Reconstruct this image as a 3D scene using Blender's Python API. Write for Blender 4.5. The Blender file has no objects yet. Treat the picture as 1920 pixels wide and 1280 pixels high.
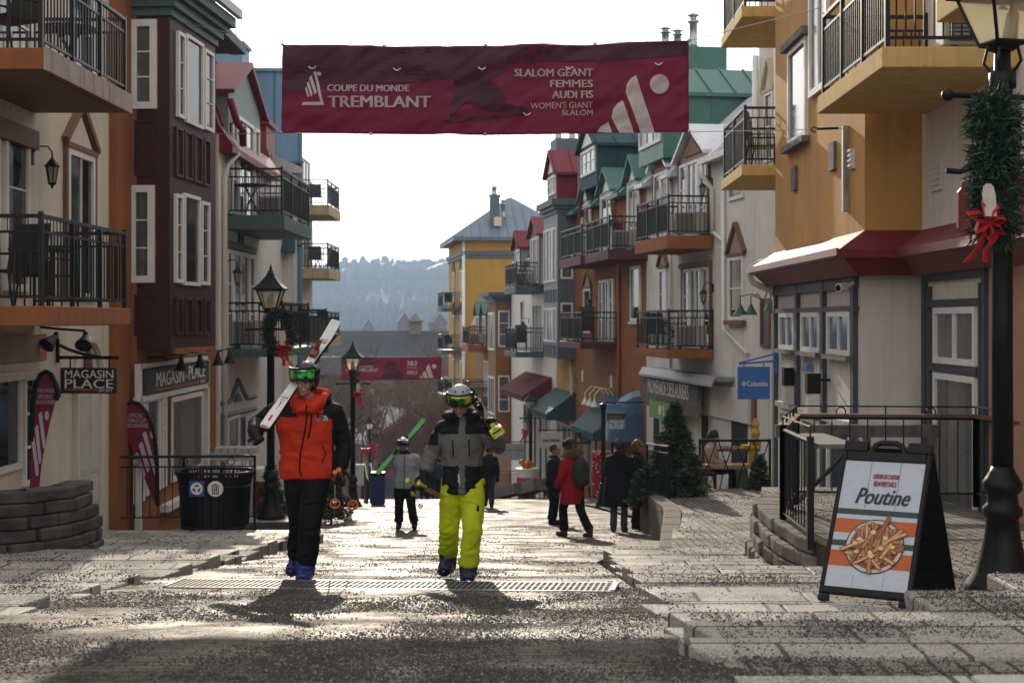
import bpy, bmesh, math, random
from mathutils import Vector, Matrix, noise
random.seed(7)
SC = bpy.context.scene
COL = SC.collection
# ---------------------------------------------------------------- camera, sky, sun, exposure
F, HY = 2667.0, 600.0
cam_d = bpy.data.cameras.new('camera'); cam = bpy.data.objects.new('camera', cam_d); COL.objects.link(cam)
cam_d.lens = 50; cam_d.sensor_width = 36; cam_d.shift_y = -40/1920
cam_d.clip_start = 0.1; cam_d.clip_end = 6000
cam.location = (0, 0, 0); cam.rotation_euler = (math.radians(90), 0, 0)
cam_d.dof.use_dof = True; cam_d.dof.focus_distance = 12.2; cam_d.dof.aperture_fstop = 4.0
SC.camera = cam
SUN_EL, SUN_AZ = math.radians(18), math.radians(-5.5)      # azimuth from +Y, negative = towards -X
sun_vec = Vector((math.sin(SUN_AZ)*math.cos(SUN_EL), math.cos(SUN_AZ)*math.cos(SUN_EL), math.sin(SUN_EL)))
wd = bpy.data.worlds.new('World'); SC.world = wd; wd.use_nodes = True
nt = wd.node_tree; sky = nt.nodes.new('ShaderNodeTexSky'); sky.sky_type = 'NISHITA'; sky.sun_disc = False
sky.sun_elevation = SUN_EL; sky.sun_rotation = SUN_AZ; sky.dust_density = 1.2; sky.air_density = 1.0
bg = nt.nodes['Background']; bg.inputs['Strength'].default_value = 0.095
hs_ = nt.nodes.new('ShaderNodeHueSaturation'); hs_.inputs['Saturation'].default_value = .35      # thin milky overcast veil
av_ = nt.nodes.new('ShaderNodeVectorMath'); av_.operation = 'ADD'; av_.inputs[1].default_value = (10.2, 9.8, 9.3)
nt.links.new(sky.outputs[0], hs_.inputs['Color']); nt.links.new(hs_.outputs[0], av_.inputs[0]); nt.links.new(av_.outputs[0], bg.inputs[0])
sl = bpy.data.lights.new('sun', 'SUN'); sl.energy = 5.0; sl.angle = math.radians(0.5); sl.color = (1.0, 0.87, 0.69)
so = bpy.data.objects.new('sun', sl); COL.objects.link(so); so.rotation_euler = sun_vec.to_track_quat('Z', 'Y').to_euler()
so.location = (-20, 60, 40)
SC.view_settings.view_transform = 'Standard'; SC.view_settings.look = 'None'
SC.view_settings.exposure = -0.15; SC.view_settings.gamma = 1.0
SC.cycles.max_bounces = 6; SC.cycles.diffuse_bounces = 3; SC.cycles.glossy_bounces = 3
SC.cycles.transmission_bounces = 4; SC.cycles.transparent_max_bounces = 6; SC.cycles.volume_bounces = 0
SC.cycles.use_denoising = True; SC.cycles.sample_clamp_indirect = 4.0

# ---------------------------------------------------------------- helpers
def P(px, py, D):
    return Vector(((px-960)/F*D, D, (HY-py)/F*D))
GR = [(0,-.7),(5,-1.33),(10,-1.95),(16,-2.72),(22,-3.45),(25,-3.8),(28,-4.13),(31,-4.45),(40,-5.27),(50,-6.3),(62,-7.8),(80,-10.4),(110,-15.0),(150,-20.0)]
def street(y):
    for (a, za), (b, zb) in zip(GR, GR[1:]):
        if y <= b: return za+(zb-za)*(y-a)/(b-a)
    return GR[-1][1]

def lin(h):
    h = h.lstrip('#'); c = [int(h[i:i+2], 16)/255 for i in (0, 2, 4)]
    return tuple(x/12.92 if x <= .04045 else ((x+.055)/1.055)**2.4 for x in c)

MATS = {}
def mat(name, col, rough=.6, metal=0., var=.12, scale=2., bump=0., bscale=60., spec=.5, streak=0., dirt=0., emit=0.):
    """procedural principled material: base colour broken up by noise, optional vertical weather streaks, blotches and bump"""
    if name in MATS: return MATS[name]
    m = bpy.data.materials.new(name); m.use_nodes = True
    n = m.node_tree.nodes; l = m.node_tree.links; b = n['Principled BSDF']
    if isinstance(col, str): col = lin(col)
    b.inputs['Roughness'].default_value = rough; b.inputs['Metallic'].default_value = metal
    b.inputs['Specular IOR Level'].default_value = spec
    geo = n.new('ShaderNodeNewGeometry')
    nz = n.new('ShaderNodeTexNoise'); nz.inputs['Scale'].default_value = scale; nz.inputs['Detail'].default_value = 6
    l.new(geo.outputs['Position'], nz.inputs['Vector'])
    mr = n.new('ShaderNodeMapRange'); mr.inputs[1].default_value = .3; mr.inputs[2].default_value = .7
    mr.inputs[3].default_value = 1-var; mr.inputs[4].default_value = 1+var
    l.new(nz.outputs[0], mr.inputs[0])
    val = mr.outputs[0]
    def mul(a, bb):
        q = n.new('ShaderNodeMath'); q.operation = 'MULTIPLY'; l.new(a, q.inputs[0]); l.new(bb, q.inputs[1]); return q.outputs[0]
    if streak:
        mp = n.new('ShaderNodeMapping'); mp.inputs['Scale'].default_value = (5, 5, .35); l.new(geo.outputs['Position'], mp.inputs[0])
        n2 = n.new('ShaderNodeTexNoise'); n2.inputs['Scale'].default_value = 1.3; n2.inputs['Detail'].default_value = 5; l.new(mp.outputs[0], n2.inputs['Vector'])
        m2 = n.new('ShaderNodeMapRange'); m2.inputs[1].default_value = .5; m2.inputs[2].default_value = .75; m2.inputs[3].default_value = 1; m2.inputs[4].default_value = 1-streak
        l.new(n2.outputs[0], m2.inputs[0]); val = mul(val, m2.outputs[0])
    if dirt:
        n3 = n.new('ShaderNodeTexNoise'); n3.inputs['Scale'].default_value = 9; n3.inputs['Detail'].default_value = 9; n3.inputs['Roughness'].default_value = .75
        l.new(geo.outputs['Position'], n3.inputs['Vector'])
        m3 = n.new('ShaderNodeMapRange'); m3.inputs[1].default_value = .58; m3.inputs[2].default_value = .7; m3.inputs[3].default_value = 1; m3.inputs[4].default_value = 1-dirt
        l.new(n3.outputs[0], m3.inputs[0]); val = mul(val, m3.outputs[0])
    mx = n.new('ShaderNodeVectorMath'); mx.operation = 'SCALE'; mx.inputs[0].default_value = col
    l.new(val, mx.inputs['Scale']); l.new(mx.outputs[0], b.inputs['Base Color'])
    rr = n.new('ShaderNodeMapRange'); rr.inputs[3].default_value = max(.02, rough-.08); rr.inputs[4].default_value = min(1, rough+.08)
    l.new(nz.outputs[0], rr.inputs[0]); l.new(rr.outputs[0], b.inputs['Roughness'])
    if bump:
        nb = n.new('ShaderNodeTexNoise'); nb.inputs['Scale'].default_value = bscale; nb.inputs['Detail'].default_value = 4
        l.new(geo.outputs['Position'], nb.inputs['Vector'])
        bp = n.new('ShaderNodeBump'); bp.inputs['Strength'].default_value = bump; bp.inputs['Distance'].default_value = .02
        l.new(nb.outputs[0], bp.inputs['Height']); l.new(bp.outputs[0], b.inputs['Normal'])
    if emit:
        b.inputs['Emission Color'].default_value = (*col, 1); b.inputs['Emission Strength'].default_value = emit
    MATS[name] = m; return m

class Fr:
    """a plane to build on: origin o, right r, outward normal n, up z"""
    def __init__(s, o, r, n=None, u=None):
        s.o = Vector(o); s.r = Vector(r).normalized(); s.u = Vector((0, 0, 1)) if u is None else Vector(u)
        s.u = (s.u-s.r*s.u.dot(s.r)).normalized() if u is not None else s.u
        s.n = Vector(n).normalized() if n else s.r.cross(s.u)
    def pt(s, a, b, c=0): return s.o+s.r*a+s.u*b+s.n*c
    def px(s, x, y):
        d = Vector(((x-960)/F, 1, (HY-y)/F)); t = s.o.dot(s.n)/d.dot(s.n); p = d*t-s.o
        return p.dot(s.r), p.dot(s.u)
WORLD = Fr((0, 0, 0), (1, 0, 0), (0, 1, 0))

class MB:
    def __init__(s): s.v = []; s.f = []; s.m = []; s.cur = 0; s.marks = []
    def add(s, pts, faces):
        k = len(s.v); s.v += [tuple(p) for p in pts]
        for f in faces: s.f.append([k+i for i in f]); s.m.append(s.cur)
    def box(s, a0, a1, b0, b1, c0, c1, fr=WORLD):
        p = [Vector((a, b, c)) if fr is WORLD else fr.pt(a, b, c) for c in (c0, c1) for b in (b0, b1) for a in (a0, a1)]
        s.add(p, [(0,1,3,2),(4,6,7,5),(0,4,5,1),(2,3,7,6),(0,2,6,4),(1,5,7,3)]); return s
    def prism(s, poly, vec):
        n = len(poly); vec = Vector(vec); poly = [Vector(p) for p in poly]
        s.add(poly+[p+vec for p in poly], [list(range(n))[::-1], [n+i for i in range(n)]]+[(i, (i+1) % n, n+(i+1) % n, n+i) for i in range(n)]); return s
    def quad(s, *p): s.add(p, [list(range(len(p)))]); return s
    def tube(s, pts, r, seg=8, cap=True):
        pts = [Vector(p) for p in pts]; n = len(pts); R = r if isinstance(r, (list, tuple)) else [r]*n
        rings = []; prev = None
        for i, p in enumerate(pts):
            t = (pts[min(i+1, n-1)]-pts[max(i-1, 0)]).normalized()
            if prev is None:
                a = Vector((0, 0, 1)) if abs(t.z) < .9 else Vector((1, 0, 0)); x = t.cross(a).normalized()
            else:
                x = (prev-t*prev.dot(t)); x = x.normalized() if x.length > 1e-6 else t.orthogonal().normalized()
            prev = x; y = t.cross(x)
            rings += [p+(x*math.cos(2*math.pi*k/seg)+y*math.sin(2*math.pi*k/seg))*R[i] for k in range(seg)]
        fs = [(i*seg+k, i*seg+(k+1) % seg, (i+1)*seg+(k+1) % seg, (i+1)*seg+k) for i in range(n-1) for k in range(seg)]
        if cap: fs += [list(range(seg))[::-1], [(n-1)*seg+k for k in range(seg)]]
        s.add(rings, fs); return s
    def lathe(s, prof, o=(0, 0, 0), seg=16, rot=0, cap=True):
        o = Vector(o); n = len(prof)
        pts = [o+Vector((r*math.cos(rot+2*math.pi*k/seg), r*math.sin(rot+2*math.pi*k/seg), z)) for r, z in prof for k in range(seg)]
        fs = [(i*seg+k, i*seg+(k+1) % seg, (i+1)*seg+(k+1) % seg, (i+1)*seg+k) for i in range(n-1) for k in range(seg)]
        if cap: fs += [list(range(seg))[::-1], [(n-1)*seg+k for k in range(seg)]]
        s.add(pts, fs); return s
    def ell(s, c, rx, ry, rz, seg=16, rings=10, M=None):
        c = Vector(c); pts = []; fs = []
        for i in range(rings+1):
            th = math.pi*i/rings
            for k in range(seg):
                ph = 2*math.pi*k/seg; q = Vector((rx*math.sin(th)*math.cos(ph), ry*math.sin(th)*math.sin(ph), rz*math.cos(th)))
                pts.append(c+(M @ q if M else q))
        for i in range(rings):
            for k in range(seg): fs.append((i*seg+k, (i+1)*seg+k, (i+1)*seg+(k+1) % seg, i*seg+(k+1) % seg))
        s.add(pts, fs); return s
    def grid(s, nu, nv, fn):
        s.add([fn(i/nu, j/nv) for j in range(nv+1) for i in range(nu+1)],
              [(j*(nu+1)+i, j*(nu+1)+i+1, (j+1)*(nu+1)+i+1, (j+1)*(nu+1)+i) for j in range(nv) for i in range(nu)]); return s
    def mesh(s, name, mats, off=(0, 0, 0), recalc=True, weld=False):
        me = bpy.data.meshes.new(name); ox, oy, oz = off
        me.from_pydata([(x-ox, y-oy, z-oz) for x, y, z in s.v], [], s.f)
        for m in (mats if isinstance(mats, (list, tuple)) else [mats]): me.materials.append(m)
        me.polygons.foreach_set('material_index', s.m)
        if recalc or weld:
            b = bmesh.new(); b.from_mesh(me)
            if weld: bmesh.ops.remove_doubles(b, verts=b.verts, dist=1e-4)
            if recalc: bmesh.ops.recalc_face_normals(b, faces=b.faces)
            b.to_mesh(me); b.free()
        me.update(); return me
    def build(s, name, mats, parent=None, smooth=False, recalc=True, bevel=0, loc=None, **props):
        if s.marks and 'lettering' in name:      # one part per line of writing
            cuts = sorted(set([0]+s.marks+[len(s.f)])); mk = set(s.marks[::2]); ob = None
            for a, b in zip(cuts, cuts[1:]):
                q = MB(); idx = {}
                for f in s.f[a:b]:
                    for k in f:
                        if k not in idx: idx[k] = len(q.v); q.v.append(s.v[k])
                    q.f.append([idx[k] for k in f]); q.m.append(0)
                ob = q.build(name if a in mk else 'emblem', mats, parent, smooth, recalc)
            return ob
        off = Vector(loc) if loc is not None else (wloc(parent) if parent else Vector((0, 0, 0)))
        ob = bpy.data.objects.new(name, s.mesh(name, mats, off, recalc))
        COL.objects.link(ob)
        if parent:
            ob.parent = parent
            if loc is not None: ob.location = Vector(loc)-wloc(parent)
        elif loc is not None: ob.location = loc
        if smooth:
            for p in ob.data.polygons: p.use_smooth = True
        if bevel:
            md = ob.modifiers.new('bevel', 'BEVEL'); md.width = bevel; md.segments = 2; md.limit_method = 'ANGLE'; md.angle_limit = math.radians(40)
        for k, v in props.items(): ob[k] = v
        return ob
def wloc(o):
    v = Vector((0, 0, 0))
    while o: v = v+o.location; o = o.parent
    return v
def thing(name, label, cat, loc=(0, 0, 0), group=None):
    o = bpy.data.objects.new(name, None); COL.objects.link(o); o.location = loc; o['label'] = label; o['category'] = cat
    o.empty_display_size = .1
    if group: o['group'] = group
    return o
KIDS = {}
def dup(root, loc, rz=0, label=None, group=None, scale=None):
    kids = {}
    for o in bpy.data.objects:
        if o.parent: kids.setdefault(o.parent.name, []).append(o)
    def cp(o, par):
        c = o.copy(); COL.objects.link(c)
        if par: c.parent = par
        for ch in kids.get(o.name, []): cp(ch, c)
        return c
    r = cp(root, None); r.location = loc; r.rotation_euler = (0, 0, rz)
    if scale: r.scale = (scale,)*3
    if label: r['label'] = label
    if group: r['group'] = group
    return r
TMP = bpy.data.scenes.new('workbench')
def evaluated(o):
    TMP.collection.objects.link(o)
    with bpy.context.temp_override(scene=TMP, view_layer=TMP.view_layers[0]):
        dg = bpy.context.evaluated_depsgraph_get(); return bpy.data.meshes.new_from_object(o.evaluated_get(dg), depsgraph=dg)
def text_mesh(body, size, bold=0., shear=0., space=1., align='LEFT', ext=.002):
    c = bpy.data.curves.new('lettering', 'FONT'); c.body = body; c.size = size; c.offset = bold; c.shear = shear; c.space_character = space
    c.align_x = align; c.extrude = ext; c.resolution_u = 3; c.space_line = 1.0
    o = bpy.data.objects.new('lettering', c); me = evaluated(o)
    bpy.data.objects.remove(o); bpy.data.curves.remove(c); return me
def put_text(mb, body, fr, a0, b0, width=None, height=None, bold=0., shear=0., align='LEFT', c=.004, warp=None):
    """letters on a plane: fitted so capitals are `height` tall and the line `width` wide, bottom left at a0,b0"""
    me = text_mesh(body, 1.0, 0, shear, 1.0); mb.marks.append(len(mb.f))
    vs = [v.co.copy() for v in me.vertices]; x0 = min(v.x for v in vs); x1 = max(v.x for v in vs); y0 = min(v.y for v in vs); y1 = max(v.y for v in vs)
    sy = height/(y1-y0); bo = max(0, bold)*height*.9; sx = (width-2*bo)/(x1-x0) if width else sy
    w = (x1-x0)*sx+2*bo
    if align == 'RIGHT': a0 -= w
    if align == 'CENTER': a0 -= w/2
    for i, o in enumerate((0, .5, 1.0, 1.5, 2.0) if bo else (0,)):
        pts = []
        for v in vs:
            a, b = a0+o*bo+(v.x-x0)*sx, b0+(v.y-y0)*sy
            q = fr.pt(a, b, c+.0004*i+(.002 if v.z > 0 else 0)); pts.append(warp(q, a, b) if warp else q)
        mb.add(pts, [list(p.vertices) for p in me.polygons])
    bpy.data.meshes.remove(me); mb.marks.append(len(mb.f)); return w

# ---------------------------------------------------------------- shared materials
BLK = mat('black_paint', (.006, .0065, .007), .45, spec=.25, var=.2, scale=8, bump=.08)
RAIL = mat('dark_rail_paint', (.010, .012, .013), .42, spec=.35, var=.2, scale=6)
STEEL = mat('galvanised_steel', (.42, .43, .44), .35, .9, var=.15, scale=8)
WHITE = mat('white_trim', (.78, .77, .74), .5, var=.06, scale=4, streak=.12)
CREAM = mat('cream_stucco', (.67, .60, .49), .85, var=.11, scale=.8, bump=.4, bscale=60, streak=.17, dirt=.10)
OFFW = mat('offwhite_stucco', (.72, .675, .62), .85, var=.11, scale=.8, bump=.4, bscale=60, streak=.17, dirt=.10)
MUST = mat('mustard_stucco', (.55, .30, .085), .85, var=.14, scale=.9, bump=.5, bscale=60, streak=.22, dirt=.12)
ORNG = mat('orange_brown_stucco', (.30, .10, .026), .8, var=.15, scale=1.0, bump=.4, bscale=60, streak=.25, dirt=.1)
OSLAB = mat('orange_slab', (.30, .10, .03), .8, var=.12, scale=3, bump=.3, streak=.25, dirt=.4)
YSLAB = mat('yellow_slab', (.62, .42, .15), .85, var=.1, scale=3, bump=.3, streak=.2, dirt=.5)
CSLAB = mat('cream_slab', (.52, .40, .22), .85, var=.12, scale=3, bump=.3, streak=.3, dirt=.4)
PSLAB = mat('pinkish_concrete', (.40, .33, .30), .9, var=.15, scale=3, bump=.4, streak=.5, dirt=.5)
BURG = mat('burgundy_panel', (.055, .016, .019), .55, var=.1, scale=2, spec=.3)
MAROON = mat('maroon_slab', (.09, .02, .028), .6, var=.15, scale=3, streak=.2)
REDM = mat('red_metal_roof', (.17, .014, .026), .5, .0, var=.15, scale=3, spec=.3)
BROWN = mat('brown_trim', (.17, .085, .045), .65, var=.12, scale=5)
PINKT = mat('pinkish_panel', (.32, .22, .18), .8, var=.1, scale=3)
GREENM = mat('green_metal', (.035, .14, .11), .45, .0, var=.12, scale=2)
GREENT = mat('grey_green_trim', (.07, .12, .11), .6, var=.12, scale=3, streak=.2)
TEAL = mat('teal_metal', (.03, .075, .085), .7, var=.12, scale=2, spec=.2)
BLUEM = mat('blue_metal_cladding', (.12, .225, .34), .5, var=.08, scale=1.2, streak=.1)
GREYB = mat('grey_blue_paint', (.10, .125, .145), .6, var=.1, scale=2)
SLATE = mat('slate_trim', (.05, .06, .068), .6, var=.12, scale=3)
YELW = mat('yellow_stucco', (.50, .28, .05), .85, var=.08, scale=.8, streak=.12)
TAN = mat('tan_stucco', (.24, .125, .045), .85, var=.1, scale=1)
ROOFB = mat('blue_grey_metal_roof', (.13, .18, .24), .42, var=.15, scale=1)
ROOFW = mat('silver_metal_roof', (.55, .57, .6), .3, .3, var=.1, scale=2)
PANE = mat('window_glass', (.012, .015, .018), .06, var=.5, scale=1.5, spec=.7)  # colour noise imitates uneven reflections in the panes
PANEC = mat('curtained_glass', (.11, .115, .115), .2, var=.25, scale=3, spec=.6)
PANEB = mat('sky_tint_glass', (.05, .075, .11), .08, var=.4, scale=1.0, spec=.8)  # reflection of the blue sky painted into the pane colour
WOODW = mat('weathered_wood', (.15, .14, .13), .85, var=.35, scale=6, bump=.3)
WOODB = mat('brown_wood', (.13, .065, .03), .6, var=.25, scale=6)
LTWHITE = mat('letter_white', (.85, .83, .78), .6, var=.03)
MAG = mat('magenta_vinyl', (.185, .008, .034), .55, var=.18, scale=.9)
MESHP = mat('dark_mesh_panel', (.065, .07, .073), .7, var=.2, scale=30)
CHAIRM = mat('dark_chair', (.014, .014, .015), .5, var=.2)
ACM = mat('ac_cream', (.42, .40, .36), .5, var=.08)

CURT = mat('curtain_behind_glass', (.075, .073, .07), .3, var=.3, scale=9)
RW = []
# ---------------------------------------------------------------- architectural builders
def bld(name, label, loc, cat='building'): return thing(name, label, cat, loc)
def window(fr, a0, a1, b0, b1, root, fm=WHITE, pm=PANE, fw=.07, nx=1, ny=1, dep=.06, mw=.03, name='window', sill=None, cur=True):
    if a0 > a1: a0, a1 = a1, a0
    if b0 > b1: b0, b1 = b1, b0
    m = MB()
    m.box(a0, a0+fw, b0, b1, -.01, dep, fr).box(a1-fw, a1, b0, b1, -.01, dep, fr)
    m.box(a0+fw, a1-fw, b0, b0+fw, -.01, dep, fr).box(a0+fw, a1-fw, b1-fw, b1, -.01, dep, fr)
    for i in range(1, nx):
        x = a0+fw+(a1-a0-2*fw)*i/nx; m.box(x-mw, x+mw, b0+fw, b1-fw, -.01, dep-.012, fr)
    for j in range(1, ny):
        z = b0+fw+(b1-b0-2*fw)*j/ny; m.box(a0+fw, a1-fw, z-mw*.6, z+mw*.6, -.012, dep-.02, fr)
    w = m.build(name, fm, root)
    g = MB().box(a0+fw*.8, a1-fw*.8, b0+fw*.8, b1-fw*.8, -.02, .018, fr); g.build('pane', pm, w)
    RW.append(0); k_ = (len(RW)*37) % 10
    if cur and k_ < 5 and (a1-a0) > .45:
        cu = MB(); ww = (a1-a0-2*fw); hb = b0+fw+.01; ht = b1-fw-.01
        if k_ < 2: cu.box(a0+fw, a1-fw, hb+(ht-hb)*(.35+.1*k_), ht, .012, .0215, fr)
        else:
            MB().box(a0+fw, a0+fw+ww*(.22+.03*k_), hb, ht, .012, .0215, fr).build('curtain', CURT, w); cu.box(a0+fw+ww*.78, a0+fw+ww, hb, ht, .012, .0215, fr)
        cu.build('curtain', CURT, w)
    if sill:
        MB().box(a0-.06, a1+.06, b0-.07, b0-.004, 0, dep+.06, fr).build('sill', sill, w)
    return w
def winpx(fr, x0, x1, yt, yb, root, **k):
    a0, bt = fr.px(x0, yt); a1, _ = fr.px(x1, yt); _, bb = fr.px(x0, yb)
    return window(fr, a0, a1, bb, bt, root, **k)
def pediment(fr, a0, a1, b1, h, root, m1=BROWN, m2=CREAM, leg=None, dep=.1):
    """pointed frame over a window, with legs down its sides"""
    m = MB(); t = .10; c = (a0+a1)/2
    def sl(p, q, wd):
        p = Vector(p); q = Vector(q); d = (q-p).normalized(); nn = Vector((-d.y, d.x))*wd
        poly = [fr.pt(*(p), 0), fr.pt(*(q), 0), fr.pt(*(q+nn), 0), fr.pt(*(p+nn), 0)]
        m.prism(poly, fr.n*dep)
    sl((a0-.12, b1), (c, b1+h), .10); sl((c, b1+h), (a1+.12, b1), .10)
    m.box(a0-.1, a1+.1, b1-.05, b1+.03, 0, dep*.8, fr)
    if leg:
        m.box(a0-.10, a0-.005, leg, b1-.05, 0, dep*.6, fr).box(a1+.005, a1+.10, leg, b1-.05, 0, dep*.6, fr)
    ob = m.build('pediment', m1, root)
    q = MB().prism([fr.pt(a0+.08, b1+.03, .0), fr.pt(a1-.08, b1+.03, .0), fr.pt(c, b1+h-.12, .0)], fr.n*.04); q.build('pediment_panel', m2, ob)
def balcony(root, poly, ztop, thick, sm, rail_h=1.07, panel=(), solid=(), name='balcony', bar=.115, mesh_band=True, fm=None, soffit=True):
    """slab on a plan polygon; poly[0] and last point touch the wall; railing along the open edges. `panel` = edge numbers hung with dark mesh"""
    pts = [Vector((p[0], p[1], 0)) for p in poly]
    m = MB(); m.prism([p+Vector((0, 0, ztop-thick)) for p in pts], (0, 0, thick)); sl_ = m.build(name, sm, root, bevel=.012)
    r = MB(); n = len(pts); cen = sum(pts, Vector())/n
    for i in range(n-1):
        p, q = pts[i], pts[i+1]; d = (q-p); L = d.length; d.normalize(); inn = (cen-(p+q)/2); inn -= d*inn.dot(d); inn.normalize()
        p = p+inn*.07+d*(.07 if i else 0); q = q+inn*.07-d*(.07 if i < n-2 else 0); L = (q-p).length
        fr = Fr(p+Vector((0, 0, ztop)), d, inn)
        r.box(-.02, L+.02, rail_h-.045, rail_h, -.025, .025, fr); r.box(0, L, .09, .125, -.015, .015, fr)
        r.box(0, L, rail_h-.22, rail_h-.19, -.014, .014, fr)
        np_ = max(1, int(round(L/1.3)))
        for k in range(np_+1): r.box(L*k/np_-.025, L*k/np_+.025, 0, rail_h+(.03 if k in (0, np_) else 0), -.026, .026, fr)
        nb = int(L/bar)
        for k in range(1, nb): r.box(L*k/nb-.009, L*k/nb+.009, .125, rail_h-.19, -.009, .009, fr)
        if mesh_band:
            for k in range(1, nb, 1): r.box(L*k/nb-.03, L*k/nb-.02, rail_h-.19, rail_h-.045, -.005, .005, fr)
        if i in panel:
            r.cur = 1; r.box(.04, L-.04, .14, rail_h-.23, .012, .02, fr); r.cur = 0
    r.build('railing', [fm or RAIL, MESHP], sl_)
    return sl_
# ---------------------------------------------------------------- ground
import numpy as np
def ground_mat(name, c1, c2, speck=.5, rough=.55, brick=None, sscale=120., wet=.25):
    m = bpy.data.materials.new(name); m.use_nodes = True; n = m.node_tree.nodes; l = m.node_tree.links; b = n['Principled BSDF']; b.inputs['Specular IOR Level'].default_value = .3
    geo = n.new('ShaderNodeNewGeometry')
    def noise_(sc, det=6, ro=.6):
        q = n.new('ShaderNodeTexNoise'); q.inputs['Scale'].default_value = sc; q.inputs['Detail'].default_value = det; q.inputs['Roughness'].default_value = ro
        l.new(geo.outputs['Position'], q.inputs['Vector']); return q.outputs[0]
    def ramp(s, a, bb, lo=0., hi=1.):
        q = n.new('ShaderNodeMapRange'); q.inputs[1].default_value = a; q.inputs[2].default_value = bb; q.inputs[3].default_value = lo; q.inputs[4].default_value = hi
        l.new(s, q.inputs[0]); return q.outputs[0]
    def mix(f, a, bb, mode='MIX'):
        q = n.new('ShaderNodeMix'); q.data_type = 'RGBA'; q.blend_type = mode
        if isinstance(f, float): q.inputs[0].default_value = f
        else: l.new(f, q.inputs[0])
        for s, x in ((6, a), (7, bb)):
            if isinstance(x, tuple): q.inputs[s].default_value = (*x, 1)
            else: l.new(x, q.inputs[s])
        return q.outputs[2]
    big = ramp(noise_(.9, 8), .35, .65)
    col = mix(big, c1, c2)
    if brick:
        br = n.new('ShaderNodeTexBrick'); mp = n.new('ShaderNodeMapping'); l.new(geo.outputs['Position'], mp.inputs[0])
        mp.inputs['Rotation'].default_value = (0, 0, brick[3] if len(brick) > 3 else 0)
        l.new(mp.outputs[0], br.inputs['Vector']); br.inputs['Scale'].default_value = 1.0
        br.inputs['Brick Width'].default_value = brick[0]; br.inputs['Row Height'].default_value = brick[1]; br.inputs['Mortar Size'].default_value = brick[2]
        br.inputs['Color1'].default_value = (1, 1, 1, 1); br.inputs['Color2'].default_value = (.74, .74, .74, 1); br.inputs['Mortar'].default_value = (.22, .2, .18, 1)
        col = mix(1.0, col, br.outputs[0], 'MULTIPLY')
    # grit tracked over the stones: fine dark specks, patchy
    v = n.new('ShaderNodeTexVoronoi'); v.inputs['Scale'].default_value = sscale; l.new(geo.outputs['Position'], v.inputs['Vector'])
    pat = ramp(noise_(1.7, 7), .36, .66, .14, .66)
    cmp = n.new('ShaderNodeMath'); cmp.operation = 'LESS_THAN'; l.new(v.outputs['Distance'], cmp.inputs[0]); l.new(pat, cmp.inputs[1])
    sm = n.new('ShaderNodeMath'); sm.operation = 'MULTIPLY'; l.new(cmp.outputs[0], sm.inputs[0]); sm.inputs[1].default_value = speck
    col = mix(sm.outputs[0], col, (.028, .026, .024))
    l.new(col, b.inputs['Base Color'])
    l.new(ramp(sm.outputs[0], 0, .6, .19, .03), b.inputs['Specular IOR Level'])
    l.new(ramp(noise_(1.3, 5), .35, .7, rough-wet, min(1, rough+.2)), b.inputs['Roughness'])
    bp = n.new('ShaderNodeBump'); bp.inputs['Strength'].default_value = .5; bp.inputs['Distance'].default_value = .012
    hs = n.new('ShaderNodeMath'); hs.operation = 'ADD'; l.new(noise_(45, 5, .7), hs.inputs[0]); l.new(cmp.outputs[0], hs.inputs[1])
    l.new(hs.outputs[0], bp.inputs['Height']); l.new(bp.outputs[0], b.inputs['Normal'])
    MATS[name] = m; return m
STREETM = ground_mat('gritty_street_paving', (.150, .128, .100), (.075, .065, .053), .85, .68, (.24, .12, .012), 80., .30)
SLABM = ground_mat('pale_granite_slabs', (.50, .47, .43), (.36, .34, .312), .5, .7, (.78, .37, .014), 70., .2)
PAVERM = ground_mat('grey_pavers', (.32, .295, .26), (.21, .195, .172), .6, .7, (.22, .11, .012, 1.5708), 75., .2)
EARTHM = mat('winter_earth', (.10, .085, .065), .95, var=.35, scale=.4, bump=.4, bscale=20)

HS = 2.2
def hill_z(x, y):
    if y < 150: return street(y)-.10
    if y < 210: return -20.1-(y-150)*.06
    if y < 560*HS: return -23.7
    x, y = x/HS, y/HS
    t = min(1, (y-560)/640); t = t*t*(3-2*t)
    px = 960+x/max(y, 1)*F
    top = 44-max(0, (620-px))*.17 + 5*noise.noise(Vector((x*.006, 3.1, 0)))+max(-6, min(0, (px-900)*.02))
    return -23.7+(top*HS+23.7)*t if y < 1200 else top*HS+(y-1200)*.01
ys = [-30, -10, 0, 2, 4, 5]+[5+1.0*i for i in range(1, 60)]+[70, 80, 95, 110, 130, 150, 170, 190, 210, 300, 420, 560]+[900, 1232]+[(560+40*i)*HS for i in range(1, 17)]+[2800, 2950, 3100]
xs = [-1500, -1200, -950, -750, -600, -450, -330, -250, -200, -160, -120, -90, -60, -40, -25, -15, -9, -6, -3, 0, 2, 5, 9, 15, 25, 40, 60, 90, 130, 180, 250, 330, 450, 600, 750, 950, 1200, 1500]
m = MB(); m.add([(x, y, hill_z(x, y)) for y in ys for x in xs], [(j*len(xs)+i, j*len(xs)+i+1, (j+1)*len(xs)+i+1, (j+1)*len(xs)+i) for j in range(len(ys)-1) for i in range(len(xs)-1)])
m.build('terrain', EARTHM, smooth=True, recalc=False, kind='structure')

def strip(name, xl, xr, y0, y1, zf, mt, ny, nx=8, jit=0.):
    m = MB()
    def fn(u, v):
        y = y0+(y1-y0)*v; a = xl(y) if callable(xl) else xl; b = xr(y) if callable(xr) else xr
        x = a+(b-a)*u; return Vector((x, y, zf(x, y)+(jit*noise.noise(Vector((x*1.7, y*1.7, 0))) if jit else 0)))
    m.grid(nx, ny, fn); return m.build(name, mt, smooth=True, recalc=False, kind='structure')
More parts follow.
